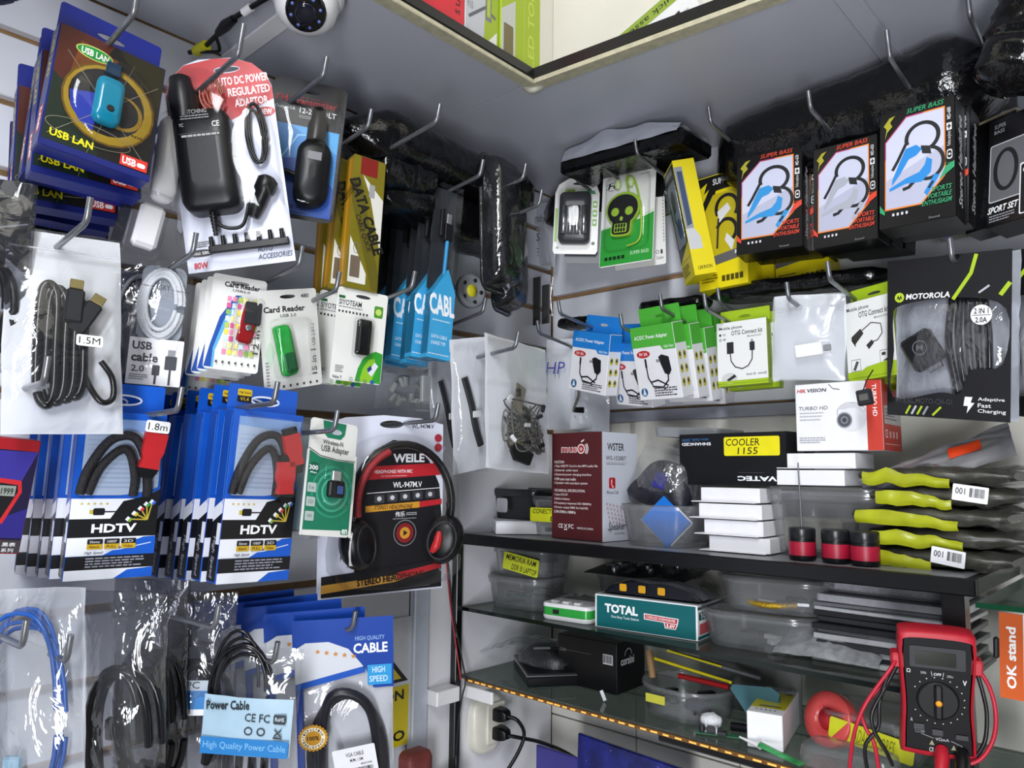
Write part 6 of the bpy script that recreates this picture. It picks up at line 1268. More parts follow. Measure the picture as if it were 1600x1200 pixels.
# --- speaker box
def make_muso():
    w, h = pwh('muso'); t = .095; e = empty('speaker_box', 'brown and white boxed speaker with white printed text', 'box', upright('muso', S1, t))
    G().box(-w / 2, 0, -t, w / 2, h, 0, .0008).build('carton', mat('brown_print_card', '#4e1c20', .4, var=.04), e)
    p = Pr(w, h); p.t('mus', 20, 13.5, 52, 19, '#e8dfe0', b=.035).circ(60, 15.5, 7.5, '#e8dfe0').circ(60, 15.5, 5.8, '#b52a30').circ(60, 15.5, 3.4, '#4e1c20').l([(60, 9), (66, 7)], 2, '#e8dfe0').ring(60, 15.5, 10.5, 1.6, '#e8dfe0', a0=-40, a1=40).ring(60, 15.5, 13.5, 1.6, '#e8dfe0', a0=-35, a1=35).t('mus', 21, 14.1, 51, 18.5, '#b52a30', b=.005).t('o', 57.5, 14, 62.5, 17.2, '#e8dfe0', b=.03)
    p.t('FUNCTION', 6, 26.5, 26, 29, '#e2d8d8', b=.01)
    for i, (s_, x1) in enumerate((('1.Play USB/TF Card in the MP3 audio file', 92), ('2.External  audio input', 54), ('3.External power charging interface', 80), ('4.FM auto scan radio', 50), ('5.Speaker with autodyne system', 73))): p.t(s_, 6, 30.5 + i * 4, x1, 33.2 + i * 4, '#ddd2d2')
    p.t('TECHNICAL SPECIFICATION:', 6, 53.5, 68, 56, '#e2d8d8', b=.01)
    for i, (s_, x1) in enumerate((('1.Input DC:5V', 34), ('2.Built-in battery', 38), ('3.Frequency response:150-18000Hz', 80), ('4.Power output RMS 3w+thd10%', 74), ('5.FM 87MHz-108MHz', 50))): p.t(s_, 6, 57.5 + i * 4, x1, 60.2 + i * 4, '#ddd2d2')
    p.t('CE', 15, 86, 24, 90, '#efe8e8', b=.01).l([(27, 86), (33, 90)], 1, '#efe8e8').l([(33, 86), (27, 90)], 1, '#efe8e8').r(27, 90.6, 33, 91.6, '#efe8e8').t('FC', 36, 86, 46, 90, '#efe8e8', b=.01).t('MADE IN CHINA', 53, 88, 84, 90, '#cfc4c4').done(e)
    q = Pr(t, h, .0003, face_R(w, h, t)); q.r(0, 0, 100, 100, '#ccd0dc').t('WSTER', 14, 10, 62, 17, '#22242a', b=.02).t('WS-1528BT', 10, 22, 68, 26, '#4a4e58').l([(10, 28), (70, 28)], .6, '#777').lines(12, 29, 66, 31, 1, '#888').rr(18, 42, 36, 52, 3, '#b8222c').p([(24, 44), (26, 43.5), (27, 46), (26, 47.5), (28, 50), (30, 49.5), (31, 51), (28, 51.5), (24.5, 48)], '#f4e8e8').t('Phone Call', 12, 54, 44, 57, '#4a4e58')
    for i in range(6):
        for j in range(5): q.e(12 + i * 9 + j * 2, 66 + j * 4 + i * .8, 3, 1.4, '#b8a4ac')
    q.t('Speaker', 14, 83, 62, 92, '#26262c', b=0, sh=.3).lines(30, 92.5, 60, 94, 1, '#999').done(e, 'printed_side')
make_muso()
# --- containers at the left
e = empty('flat_white_box', 'flat white box under the dark clear containers', 'box', Matrix.Translation((.062, -.135, S1)) @ Matrix.Rotation(math.radians(-42), 4, 'Z'))
G().box(-.07, -.07, 0, .07, .07, .02, .0008).build('carton', M_PAPERW, e); G().box(-.0705, -.0705, .0202, .0705, .0705, .0225, .0005).build('lid', M_PAPERW, e)
t_ = tubthing('dark_container', 'dark smoky container with scattered parts, behind the headphones', (.052, -.125, S1 + .0229), .12, .10, .05, film('smoky_tub_plastic', .06, .45, bump=.1, scale=10, rough=.2, milkcol='#3a3b3e', tint='#8b8d92'), rz=-5, lid=True)
rr_ = random.Random(12)
for i in range(14): G().box(-.008, -.005, 0, .008, .005, .006, .001).xf(Matrix.Translation((rr_.uniform(-.04, .04), rr_.uniform(-.03, .03), .005)) @ Matrix.Rotation(rr_.uniform(0, 3), 4, 'Z')).build('loose_part', [M_DARK, M_BLK, mat('orange_part', '#b5602a', .5)][i % 3 if i % 5 else 2], t_)
G().prism(rrect(-.035, .012, -.005, .038, .005), 0, .0006).xf(Matrix.Translation((0, -.053, 0)) @ Matrix(((1, 0, 0, 0), (0, 0, -1, 0), (0, 1, 0, 0), (0, 0, 0, 1)))).build('blank_label', mat('pale_grey_label', '#b5b6bb', .5), t_)
t_ = tubthing('labelled_tub', 'clear tub with a yellow handwritten label behind the speaker box', (.155, -.145, S1), .10, .085, .062, rz=6, lid=True)
for i in range(12): G().box(-.009, -.004, 0, .009, .004, .006, .001).xf(Matrix.Translation((rr_.uniform(-.03, .03), rr_.uniform(-.028, .028), .006)) @ Matrix.Rotation(rr_.uniform(0, 3), 4, 'Z')).build('loose_part', [M_DARK, M_STEEL, mat('green_board', '#2f6a4a', .4)][i % 3], t_)
def front_label(e, x, z, y, w, h, lines_, m='#d5d81e', roll=0, tc='#1b1c10'):
    FM = Matrix.Translation((x, y, z)) @ Matrix(((1, 0, 0, 0), (0, 0, -1, 0), (0, 1, 0, 0), (0, 0, 0, 1))) @ Matrix.Rotation(math.radians(roll), 4, 'Z')
    l_ = G().prism(rrect(-w / 2, 0, w / 2, h, .003), 0, .0005).xf(FM).build('yellow_label', mat('label_' + m.strip('#'), m, .5), e)
    p = Pr(w, h, .0007, FM); n = len(lines_)
    for i, (s_, a, b) in enumerate(lines_): p.t(s_, a, 100 * (i + .18) / n, b, 100 * (i + .85) / n, tc, b=.012, sh=.1)
    p.done(l_, 'handwriting'); return l_
front_label(t_, -.008, .024, -.0485, .072, .024, [('CONECTORES', 8, 94), ('DC', 60, 92)], roll=0)
# --- tub with blue pack and dark bag
t_ = tubthing('open_tub', 'open clear tub holding a bright blue packet beside the speaker box', (.372, -.165, S1), .125, .11, .062, r=.035, rz=4, flare=1.15)
G().box(-.030, -.003, -.026, .030, .003, .026, .001).xf(Matrix.Translation((.004, -.012, .036)) @ Matrix.Rotation(math.radians(42), 4, 'Y') @ Matrix.Rotation(math.radians(-12), 4, 'X')).build('blue_packet', mat('bright_blue_packet', '#1a74d8', .2, var=.08, bump=.2), t_)
G().box(-.032, .0031, -.028, .032, .0045, .028, .0005).xf(Matrix.Translation((.004, -.012, .036)) @ Matrix.Rotation(math.radians(42), 4, 'Y') @ Matrix.Rotation(math.radians(-12), 4, 'X')).build('packet_backing', M_PAPERW, t_)
e = empty('parts_pouch', 'dark crinkled bag of parts standing in the open tub', 'bag', Matrix.Translation((.345, -.15, S1 + .058)) @ Matrix(((1, 0, 0, 0), (0, 0, -1, 0), (0, 1, 0, 0), (0, 0, 0, 1))) @ Matrix.Rotation(math.radians(-14), 4, 'Z') @ Matrix.Rotation(math.radians(-14), 4, 'X'))
G().loft([tuple(v.xy) for v in crom([(-.052, .0, 0), (.048, 0, 0), (.054, .04, 0), (.03, .072, 0), (-.02, .07, 0), (-.042, .035, 0)], 4, True)], [(1, 0), (.97, .012), (.85, .022), (.5, .026)]).build('dark_contents', mat('dark_slate_parts', '#22232c', .4, var=.5, scale=70, bump=.8), e)
G().box(-.004, .025, .026, .018, .050, .031, .001).build('blue_part', mat('indigo_part', '#2f2f80', .3), e)
bag(e, .115, .10, .034, film('crinkled_smoky_film', .12, .16, bump=1.0, scale=40, rough=.1, milkcol='#9699a0'), None, 6.6, .004, 40, .004)
e = empty('grey_tray', 'grey plastic tray lying behind the dark bag', 'tray', Matrix.Translation((.375, -.062, 1.572)) @ Matrix.Rotation(math.radians(3), 4, 'Y'))
G().loft(rrect(-.06, -.05, .06, .05, .012), [(.97, -.012), (1, 0), (1, .004), (.96, .004), (.93, -.006)], cap=(True, False)).build('tray_body', mat('mid_grey_plastic', '#85888c', .4), e)
e['label'] = 'grey plastic tray lying behind the dark bag and above the open tub'
lean = tubthing('stacked_tub', 'clear tub standing behind the black cooler box, carrying the grey tray', (.40, -.055, S1), .10, .09, .166, r=.02)
# --- small white boxes
def wbox(key, label, zb, t=.075, flap=True):
    w, h = pwh(key); h = .0215; e = empty('small_white_box', label, 'box', upright(key, zb, t), 'small white boxes')
    G().box(-w / 2, 0, -t, w / 2, h - .001, 0, .0005).build('carton', M_PAPERW, e)
    if flap: G().box(-w / 2 - .012, -.0004, -t * .9, w / 2 - .004, .0008, .008, .0003).build('flap', M_PAPERW, e)
    return e
for i, k_ in enumerate(('wb4', 'wb3', 'wb2', 'wb1')): wbox(k_, ('bottom', 'second from bottom', 'third from bottom', 'top')[i] + ' small white box in the stack of four under the cooler box', S1 + .0008 + i * .0228)
# --- cooler box
def make_avatec():
    w, h = pwh('avatec'); t = .085; e = empty('cooler_box', 'black upside-down box with a yellow handwritten cooler label', 'box', upright('avatec', S1 + .093, t))
    G().box(-w / 2, 0, -t, w / 2, h, 0, .0008).build('carton', mat('matt_black_card', '#0d0d11', .35, var=.1), e)
    p = Pr(w, h); p.t('ENHANCED', 3, 17, 32, 23, '#e8e8ee', b=.03, flip=True, sh=-.15).t('micro ReAL 350W', 3, 9, 30, 14.5, '#3a6aa0', flip=True).t('VATEC', 57, 82, 92, 91, '#eef0f6', b=.04, flip=True).t('A', 91, 82, 97, 91, '#2f8fd8', b=.04, flip=True).lines(58, 75, 82, 77, 1, '#4a4a52')
    p.done(e); q = Pr(t, h, .0003, face_R(w, h, t)); q.r(0, 0, 100, 100, '#101014').t('VATEC', 40, 20, 62, 70, '#c8cad2', rot=90, b=.02).done(e, 'printed_side')
    l_ = G().prism(rrect(w * -.05, h * .56, w * .45, h * .92, .003), .0004, .0009).build('yellow_label', mat('label_e8dc10', '#e8dc10', .5), e)
    Pr(w, h, .0012).t('COOLER', 47, 11.5, 78, 25, '#1a1a10', b=.004, sh=.1).t('1155', 58, 28.5, 76, 41, '#1a1a10', b=.004, sh=.1).done(l_, 'handwriting')
make_avatec()
# --- right tub, white boxes on it, camera box
t_ = tubthing('tall_clear_tub', 'large clear tub behind the three small jars', (.615, -.115, S1), .165, .13, .088, r=.035, lid=True, flare=1.12)
G().box(-.06, -.045, .006, .02, .03, .05, .004).build('pale_contents', mat('pale_beige_parts', '#a19f92', .6, var=.3, scale=50), t_)
wbox('wb6', 'small white box on the tall clear tub, below the upper one', S1 + .0955, flap=False); wbox('wb5', 'small white box directly under the camera box', S1 + .1185, flap=True)
def make_hik():
    w, h = pwh('hik'); t = .085; e = empty('camera_box', 'white and red boxed dome camera on top of small white boxes', 'box', upright('hik', S1 + .1425, t))
    G().box(-w / 2, 0, -t, w / 2, h, 0, .0008).build('carton', M_PAPERW, e)
    p = Pr(w, h); p.r(83, 0, 100, 100, '#c23a2c').t('HIK', 3, 7.5, 14, 13, '#b5282c', b=.03, sh=.2).t('VISION', 14.5, 7.5, 38, 13, '#3a3a40', b=.03, sh=.2).t('TURBO HD', 4, 34, 39, 39.5, '#55565c', b=.005, sh=.15)
    for i in range(3): p.lines(5, 43 + i * 5, 35 - i * 2, 46.5 + i * 5, 1, '#a9abb2')
    p.ering(66, 45, 16, 14, 1.2, '#b4b6bc', a0=160, a1=360).e(66, 55, 17, 17, '#dcdde2').p([(50, 40), (60, 30), (76, 34), (82, 48), (70, 38)], '#c9cacf').e(58, 56, 9, 11.5, '#8d9098').e(58, 56, 7.4, 9.6, '#4a4d54').e(58, 56, 4.6, 6, '#777a82').e(58, 56, 2.4, 3.2, '#3a3c42').lines(4, 80, 36, 90, 3, '#a4a6ac')
    p.l([(41, 2), (46, 9), (54, 11)], .7, '#222').t('TURBO HD', 90, 6, 95, 52, '#f4e8e6', rot=-90, b=.015).done(e)
    q = Pr(t, h, .0003, face_R(w, h, t)); q.r(0, 0, 100, 100, '#b8372b').r(10, 36, 99, 62, '#b9b6b4').lines(14, 40, 80, 58, 4, '#5a5654').t('CE', 10, 70, 24, 82, '#eed8d4').rr(32, 72, 42, 82, 2, '#d8a8a0').rr(50, 72, 60, 82, 2, '#d8a8a0').rr(68, 72, 78, 82, 2, '#d8a8a0').lines(8, 90, 90, 93, 1, '#d8a8a0').done(e, 'printed_side')
make_hik()
e = empty('small_usb_key', 'small black dongle hanging in front of the camera box', 'dongle', MR(.689, 1.589, .205, roll=8))
G().box(-.009, 0, 0, .009, .02, .009, .0015).build('dongle_body', M_DARK, e); G().tube(crom([(0, .02, .004), (.006, .032, .002), (.012, .045, -.01)], 5), .0008, 6).build('cord', M_BLK, e)
Pr(.018, .02, .0094).rr(20, 30, 80, 70, 6, '#5a5a56').done(e)
# --- jars and needle
def jar(x, y, label):
    e = empty('small_jar', label, 'jar', Matrix.Translation((x, y, S1)), 'small red and black jars')
    G().lathe([(.0155, 0), (.0168, .002), (.0168, .026), (.0158, .028)], 24).build('jar_body', M_BLK, e)
    G().lathe([(.01705, .006), (.01705, .0235)], 24, cap=(False, False)).build('red_label', mat('crimson_label', '#9c1230', .4), e)
    G().lathe([(.0172, .0275), (.0172, .0395), (.0155, .041), (.002, .0412)], 24).build('lid', mat('black_jar_lid', '#17171b', .3), e)
    return e
jar(.6035, -.215, 'jar with a needle stuck in its lid, leftmost of the three'); jar(.6465, -.215, 'middle one of the three small red and black jars'); jar(.6825, -.218, 'small red and black jar nearest the yellow bags')
nd = G().tube([(0, 0, 0), (-.004, .004, .085)], .0011, 6).build('needle', M_STEEL); nd.location = (.604, -.215, S1 + .0405); tag(nd, 'thin steel needle standing upright in a small jar', 'needle')
# --- pile of yellow and dark bags
def pilebag(i, label, z, dx, dy, L_=.165, w_=.13):
    e = empty('yellow_dark_bag', label, 'bag', Matrix.Translation((.750 + dx, -.13 + dy, z)) @ Matrix.Rotation(math.radians((-4, 3, -2, 5, 0)[i % 5]), 4, 'Z'), 'pile of yellow and dark bags')
    g = G(); lv = []
    for a in range(15):
        u = a / 14; k = max(.12, math.sin(PI * u)) ** .45; ring = []
        for b in range(16):
            t = 2 * PI * b / 16; ca, sa = math.cos(t), math.sin(t)
            ring.append(((u - .5) * L_ * 1.04, w_ / 2 * math.copysign(abs(ca) ** .5, ca) * (.8 + .2 * k) + .006 * nz(u * 8, ca * 2, i), .0115 + .0125 * math.copysign(abs(sa) ** .8, sa) * k + .003 * nz(u * 9 + i, ca * 3, sa * 2)))
        lv.append(ring)
    g.rings(lv, smooth=True); g.build('dark_contents', mat('dark_bag_contents', '#3a3932', .35, var=.6, scale=45, bump=.6), e)
    yb = G().sheet(1, 1, lambda u, v: (-L_ * .46 + u * L_ * (.5 + .1 * (i % 3)), -w_ * .5 - .006 - .004 * math.sin(PI * v) + .003 * nz(u * 7, v, i), .001 + (.019 - .012 * abs(u - .3)) * v + .005 * nz(u * 5, i, 1) - .004 * u), 14, 4).build('yellow_band', mat('yellow_green_film', '#a0a61a', .3, var=.15, scale=40), e)
    G().sheet(1, 1, lambda u, v: (-L_ * .25 + u * L_ * .85, -w_ * .56 + v * w_ * .9, .021 - .018 * (v < .1) + .008 * nz(u * 6, v * 6, i + 3)), 14, 12).build('film', film('clear_dusty_film', .12, .12, bump=1.0, scale=40, milkcol='#7d7c74'), e)
    if i in (0, 3):
        FM = Matrix.Translation((L_ * .12, -w_ * .5 - .0135, .007)) @ Matrix(((1, 0, 0, 0), (0, 0, -1, 0), (0, 1, 0, 0), (0, 0, 0, 1))) @ Matrix.Rotation(math.radians(-8), 4, 'Z')
        l_ = G().prism(rrect(-.012, 0, .024, .019, .001), 0, .0004).xf(FM).build('white_label', M_PAPERW, e); q = Pr(.036, .019, .0006, FM @ Matrix.Translation((.006, 0, 0))); q.t('001', 8, 20, 36, 60, '#333').bars(48, 15, 92, 70, 12).done(l_, 'lettering')
    return e
for i, lb in enumerate(('lowest bag in the yellow and dark pile, with a barcode label', 'second lowest bag in the yellow and dark pile', 'middle bag in the yellow and dark pile', 'second highest bag in the yellow and dark pile, with a white label', 'topmost dark bag in the yellow pile, under the silver bag')):
    pilebag(i, lb, S1 + .0005 + i * .0245, (.0, .008, -.004, .012, .0)[i], (0, .004, -.003, .006, .012)[i])
e = empty('antistatic_bag', 'creased silver bag with an orange strip slanting over the pile', 'bag', Matrix.Translation((.735, -.135, 1.512)) @ Matrix.Rotation(math.radians(-20), 4, 'Y') @ Matrix.Rotation(math.radians(42), 4, 'X'))
def sb_(u, v, o=0): return ((u - .45) * .185, (v - .5) * (.016 + .05 * u), .008 * math.sin(PI * u) * math.sin(PI * v) + .005 * nz(u * 6, v * 5, 7) + .02 * (v - .5) * (1 - u) + o)
G().sheet(1, 1, sb_, 24, 14).build('silver_film', mat('antistatic_film', '#9d9da2', .25, .5, var=.2, scale=20, bump=.4), e)
G().sheet(1, 1, lambda u, v: ((.62 + u * .2 - .45) * .185, (.35 + v * .35 - .5) * (.016 + .05 * (.62 + u * .2)), sb_(.62 + u * .2, .35 + v * .35)[2] + .002), 6, 4).build('orange_strip', mat('orange_strip', '#e8471e', .35), e)
G().sheet(1, 1, lambda u, v: ((.25 + u * .28 - .45) * .185, (.1 + v * .15 - .5) * (.016 + .05 * (.25 + u * .28)), sb_(.25 + u * .28, .1 + v * .15)[2] + .002), 6, 3).build('red_strip', mat('red_orange_strip', '#c43a1e', .35), e)

# ------------------------------------------------------------------ middle shelf
t_ = tubthing('labelled_tub', 'clear tub with a yellow memory label on the middle glass shelf', (.082, -.165, S2), .125, .10, .05, r=.03, rz=4, lid=True)
for i in range(12): G().box(-.02, -.006, 0, .02, .006, .002, .0003).xf(Matrix.Translation((rr_.uniform(-.03, .03), rr_.uniform(-.03, .03), .006 + i * .002)) @ Matrix.Rotation(rr_.uniform(0, 3), 4, 'Z')).build('memory_stick', [M_DARK, mat('navy_board', '#1d2a4a', .4), mat('green_board', '#2f6a4a', .4)][i % 3], t_)
t2_ = tubthing('upper_tub', 'clear tub with a yellow memory label standing on another tub', (.09, -.16, S2 + .0575), .12, .095, .045, r=.02, rz=4)
front_label(t2_, .012, .006, -.0535, .078, .030, [('MEMORIA RAM', 8, 92), ('DDR III LAPTOP', 26, 96)], m='#bcc42c', roll=-8)
t_['label'] = 'clear tub of memory sticks at the left end of the middle glass shelf'
e = empty('chip_pile_bag', 'crumpled bag of black chips lying on the labelled tub', 'bag', Matrix.Translation((.095, -.155, S2 + .10)))
G().loft(ell(0, 0, .045, .035, 20), [(1, -.02), (.9, -.006), (.5, 0), (.1, .002)]).build('black_chips', mat('black_chip_pile', '#141416', .3, var=.8, scale=120, bump=1.0), e)
G().sheet(1, 1, lambda u, v: ((u - .5) * .11, (v - .5) * .085, .004 + .005 * nz(u * 6, v * 6, 3)), 12, 10).build('film', CLEAR, e)
def board(name, label, M, w, d, col, n, seed, mats):
    e = empty(name, label, 'circuit board', M); G().box(-w / 2, -d / 2, 0, w / 2, d / 2, .0016, .0003).build('board', mat('board_' + col.strip('#'), col, .4), e); r = random.Random(seed)
    for i in range(n):
        x, y = r.uniform(-w * .42, w * .42), r.uniform(-d * .42, d * .42)
        if i % 3: G().box(-.006, -.005, .0017, .006, .005, r.choice((.004, .007, .010)), .0005).xf(Matrix.Translation((x, y, 0))).build('chip', mats[i % len(mats)], e)
        else: G().lathe([(.004, .0017), (.004, .010), (.0035, .0108)], 10, (x, y, 0)).build('capacitor', mats[(i + 1) % len(mats)], e)
    return e
board('motherboard', 'motherboard with small capacitors behind the green device', Matrix.Translation((.285, -.09, S2 + .073)) @ Matrix.Rotation(math.radians(8), 4, 'X'), .19, .10, '#2c3a34', 26, 4, [M_DARK, mat('silver_can', '#b9bbc0', .25, .8), M_STEEL])
e = tubthing('board_carrier_tub', 'cloudy tub under the motherboard on the middle shelf', (.285, -.08, S2), .17, .09, .07, r=.02)
def make_switchbox():
    e = empty('network_switch', 'white and green rounded network switch lying on the glass shelf', 'network switch', Matrix.Translation((.218, -.205, S2)) @ Matrix.Rotation(math.radians(6), 4, 'Z'))
    o = rrect(-.046, -.028, .046, .028, .012); G().loft(o, [(.96, 0), (1, .003), (1, .007)], cap=(True, True)).build('white_base', M_WHITEP, e)
    gb = G().loft(o, [(.99, .0071), (.99, .020)], cap=(False, False)).build('green_band', mat('green_plastic', '#2f9a3e', .25), e)
    G().loft(o, [(1, .0201), (1, .024), (.96, .026)], cap=(True, True)).build('white_cover', M_WHITEP, e)
    G().box(-.022, -.0286, .010, -.010, -.0274, .017, .0003).build('port', M_DARK, gb)
    for i in range(3): G().box(-.03 + i * .022, -.022, .026, -.018 + i * .022, -.012, .030, .001).build('foot_clip', M_WHITEP, e)
    G().sheet(1, 1, lambda u, v: ((u - .35) * .09, (v - .5) * .07, .030 + .010 * math.sin(PI * u) * math.sin(PI * v) + .005 * nz(u * 6, v * 6, 8)), 12, 10).build('film', CRINKLE, e)
make_switchbox()
def make_total():
    w, h = pwh('total'); h = .050; t = .105; e = empty('screwdriver_box', 'long teal and white boxed cordless screwdriver on the glass shelf', 'box', upright('total', S2, t))
    G().box(-w / 2, 0, -t, w / 2, h, 0, .0008).build('carton', M_PAPERW, e)
    p = Pr(w, h); p.r(2, 4, 98.5, 97, '#0c5f63').t('TOTAL', 10.5, 25, 44, 52, '#f2f4f4', b=.045).t('One-Stop Tools Station', 17, 58, 45, 68, '#e0ecec', b=.005).p([(50, 40), (83, 44), (82, 62), (80, 76), (70, 76), (69, 60), (50, 58)][::-1], '#e8e4e4').p([(51, 43), (82, 46.5), (81, 59.5), (51, 55.5)][::-1], '#b5242c').p([(70, 60), (81, 61.5), (79.4, 74), (71, 74)][::-1], '#b5242c').t('CORDLESS SCREWDRIVER', 52, 47, 80, 55, '#f8eeee', b=.01, rot=-2).t('3.6V', 71.5, 62, 79.5, 72.5, '#ffffff', b=.03).done(e)
    q = Pr(t, h, .0003, face_R(w, h, t)); q.r(0, 0, 100, 100, '#dfe2e2').r(0, 6, 100, 14, '#1a3a3c').r(4, 22, 60, 44, '#0c4f53').t('TOTAL', 10, 25, 54, 41, '#f2f4f4', b=.04).r(6, 54, 50, 84, '#c2585c').r(0, 88, 100, 97, '#0c5f63').done(e, 'printed_side')
    q = Pr(w, t, .0003, Matrix.Translation((0, h, 0)) @ Matrix(((1, 0, 0, 0), (0, 0, 1, 0), (0, -1, 0, 0), (0, 0, 0, 1)))); q.r(0, 0, 100, 100, '#c9d0d0').r(2, 40, 98, 90, '#3a4448').done(e, 'printed_top')
make_total()
e = empty('printed_pouch', 'dark navy printed pouch lying on top of the teal box', 'pouch', Matrix.Translation((.365, -.175, S2 + .0515)) @ Matrix.Rotation(math.radians(6), 4, 'Z'))
g_ = G().sheet(1, 1, lambda u, v: ((u - .5) * .165, (v - .5) * .07, .004 + .022 * (max(0, math.sin(PI * u)) ** .5) * (max(0, math.sin(PI * (.25 + v * .75))) ** .5) + .004 * nz(u * 5, v * 5, 9)), 16, 10); g_.build('silver_film', mat('pouch_silver', '#84878f', .25, .4, var=.3, scale=16, bump=.5), e)
fr = G().sheet(1, 1, lambda u, v: ((u - .5) * .16, -.036 + .004 * v, .002 + .020 * v * (max(0, math.sin(PI * u)) ** .4)), 14, 3).build('navy_front', mat('navy_film', '#14161f', .3), e)
for i in range(3):
    x = -.045 + i * .032; b_ = G().prism(rrect(x - .006, .006, x + .006, .017, .002), 0, .0006).xf(Matrix.Translation((0, -.0372, 0)) @ Matrix(((1, 0, 0, 0), (0, 0, -1, 0), (0, 1, 0, 0), (0, 0, 0, 1)))).build('yellow_badge', mat('amber_badge', '#d8a020', .4), e)
for nm, lb, x, y, z, w_, d_, h_ in (('flat_tub', 'lower cloudy tub of small parts right of the teal box', .525, -.155, S2, .165, .12, .045), ('flat_tub', 'upper cloudy tub with gold wire, stacked right of the teal box', .545, -.15, S2 + .052, .155, .115, .042)):
    t_ = tubthing(nm, lb, (x, y, z), w_, d_, h_, r=.04, rz=6, lid=True)
    if z > S2 + .01: G().tube(crom([(-.03, -.048, .012), (0, -.052, .010), (.035, -.044, .013)], 6), .0045, 8).build('gold_wire', mat('gold_braid', '#b8962a', .35, .6, bump=.8, scale=400), t_)
    for i in range(8): G().box(-.012, -.006, 0, .012, .006, .006, .001).xf(Matrix.Translation((rr_.uniform(-.05, .05), rr_.uniform(-.035, .035), .006)) @ Matrix.Rotation(rr_.uniform(0, 3), 4, 'Z')).build('loose_part', [M_DARK, M_STEEL, M_WHITEP, mat('brown_part', '#5a4632', .5)][i % 4], t_)
bb = empty('bubble_sleeve', 'grey bubble wrap sleeve in front of the stack of drives', 'sleeve', Matrix.Translation((.625, -.185, S2)) @ Matrix.Rotation(math.radians(4), 4, 'Z'))
bagsheet(.13, .09, .010, 5.5, .003, 40, .004).xf(Matrix.Translation((0, -.03, .006)) @ Matrix.Rotation(math.radians(18), 4, 'X')).build('bubble_film', mat('grey_bubble_film', '#8f9295', .25, .1, var=.25, scale=90, bump=1.0), bb)
dr_ = [('#b4b6ba', .008), ('#6a6c70', .004), ('#c0c2c5', .004), ('#1e1f22', .006), ('#2a2b2f', .006), ('#1a1b1e', .006), ('#55575b', .005), ('#b4b6b8', .006), ('#2a2b2f', .005), ('#a9abad', .006), ('#1e1f22', .004), ('#c0c2c4', .005)]
z_ = S2
for i, (c, th) in enumerate(reversed(dr_)):
    th *= 1.22
    o = G().box(-.085, -.065, 0, .085, .065, th, .0008)
    o = o.build('laptop_drive', mat('drive_' + c.strip('#'), c, .35, .4 if c > '#8' else .1, var=.12, scale=60)); o.location = (.69 + (.004 if i % 2 else -.003), -.125 + (.003 if i % 3 else -.004), z_); o.rotation_euler.z = math.radians((1.5, -2, 3, 0)[i % 4])
    tag(o, ['lowest flat drive in the stack behind the red meter', 'second lowest flat drive in the stack', 'third lowest flat drive in the stack', 'fourth lowest flat drive in the stack', 'fifth lowest flat drive in the stack', 'sixth lowest flat drive in the stack', 'seventh drive up in the flat stack', 'eighth drive up in the flat stack', 'ninth drive up in the flat stack', 'tenth drive up in the flat stack', 'flat drive just below the top of the stack', 'pale grey drive on top of the flat stack'][i], 'drive', 'stack of flat drives'); z_ += th + .0004
e = empty('foam_block', 'pale grey foam slab on the stack of drives', 'foam', Matrix.Translation((.69, -.115, z_)))
G().box(-.08, -.055, 0, .085, .06, .018, .005).build('foam_slab', mat('grey_foam', '#8d8f94', .9, var=.15, scale=300, bump=.6), e)

# ------------------------------------------------------------------ lowest shelf
e = empty('opened_laptop', 'black laptop base lying open under a bag at the left end', 'laptop', Matrix.Translation((.125, -.15, S3)) @ Matrix.Rotation(math.radians(-38), 4, 'Z'))
G().box(-.07, -.055, 0, .07, .055, .016, .002).build('base', M_BLK, e); G().box(-.071, -.056, .0161, .071, .056, .0185, .0008).build('silver_rim', mat('bright_steel', '#c7c9cc', .25, .9), e); G().box(-.069, -.054, .0186, .069, .054, .021, .0008).build('inner_deck', mat('deck_black', '#18181b', .4, var=.4, scale=40, bump=.5), e)
G().box(-.065, .050, .021, .065, .056, .065, .002).build('screen_back', M_DARK, e)
e = empty('parts_pouch', 'crumpled clear bag of black parts on the laptop base', 'bag', Matrix.Translation((.10, -.15, S3 + .0215)))
G().loft(ell(.02, 0, .06, .045, 22), [(1, 0), (.93, .016), (.6, .027), (.1, .030)]).build('black_contents', mat('black_parts_pile', '#17171a', .35, var=.9, scale=60, bump=1.0), e)
G().sheet(1, 1, lambda u, v: ((u - .55) * .17, (v - .5) * .12, .008 + .030 * (max(0, math.sin(PI * u)) ** .6) * (max(0, math.sin(PI * v)) ** .6) + .007 * nz(u * 7, v * 7, 12)), 20, 16).build('film', CRINKLE, e)
G().tube([(.02, -.04, .03), (.05, -.03, .034)], .003, 7).build('grey_rod', M_STEEL, e)
def make_blackbox():
    w, h = pwh('blackbox'); t = .085; e = empty('black_carton', 'plain black carton with a small barcode on the lowest shelf', 'box', upright('blackbox', S3, t))
    G().box(-w / 2, 0, -t, w / 2, h, 0, .001).build('carton', mat('matt_black_card', '#0d0d11', .35, var=.1), e)
    p = Pr(w, h); p.r(78, 24, 94, 44, '#b9b9bd').bars(79, 26, 93, 41, 12).lines(14, 30, 60, 32, 1, '#55555a').t('C X 8', 4, 28, 14, 34, '#8a8a90').rr(76, 74, 88, 79, 1, '#101014').done(e)
    q = Pr(t, h, .0003, face_R(w, h, t)); q.t('corsini', 14, 30, 60, 46, '#c8c8cc', b=.02).ring(40, 28, 12, 2, '#9a9aa0', a0=180, a1=360).done(e, 'printed_side')
make_blackbox()
e = empty('white_cloth_tag', 'small white tag leaning on the front of the black carton', 'tag', Matrix.Translation((.283, -.208, S3 + .001)))
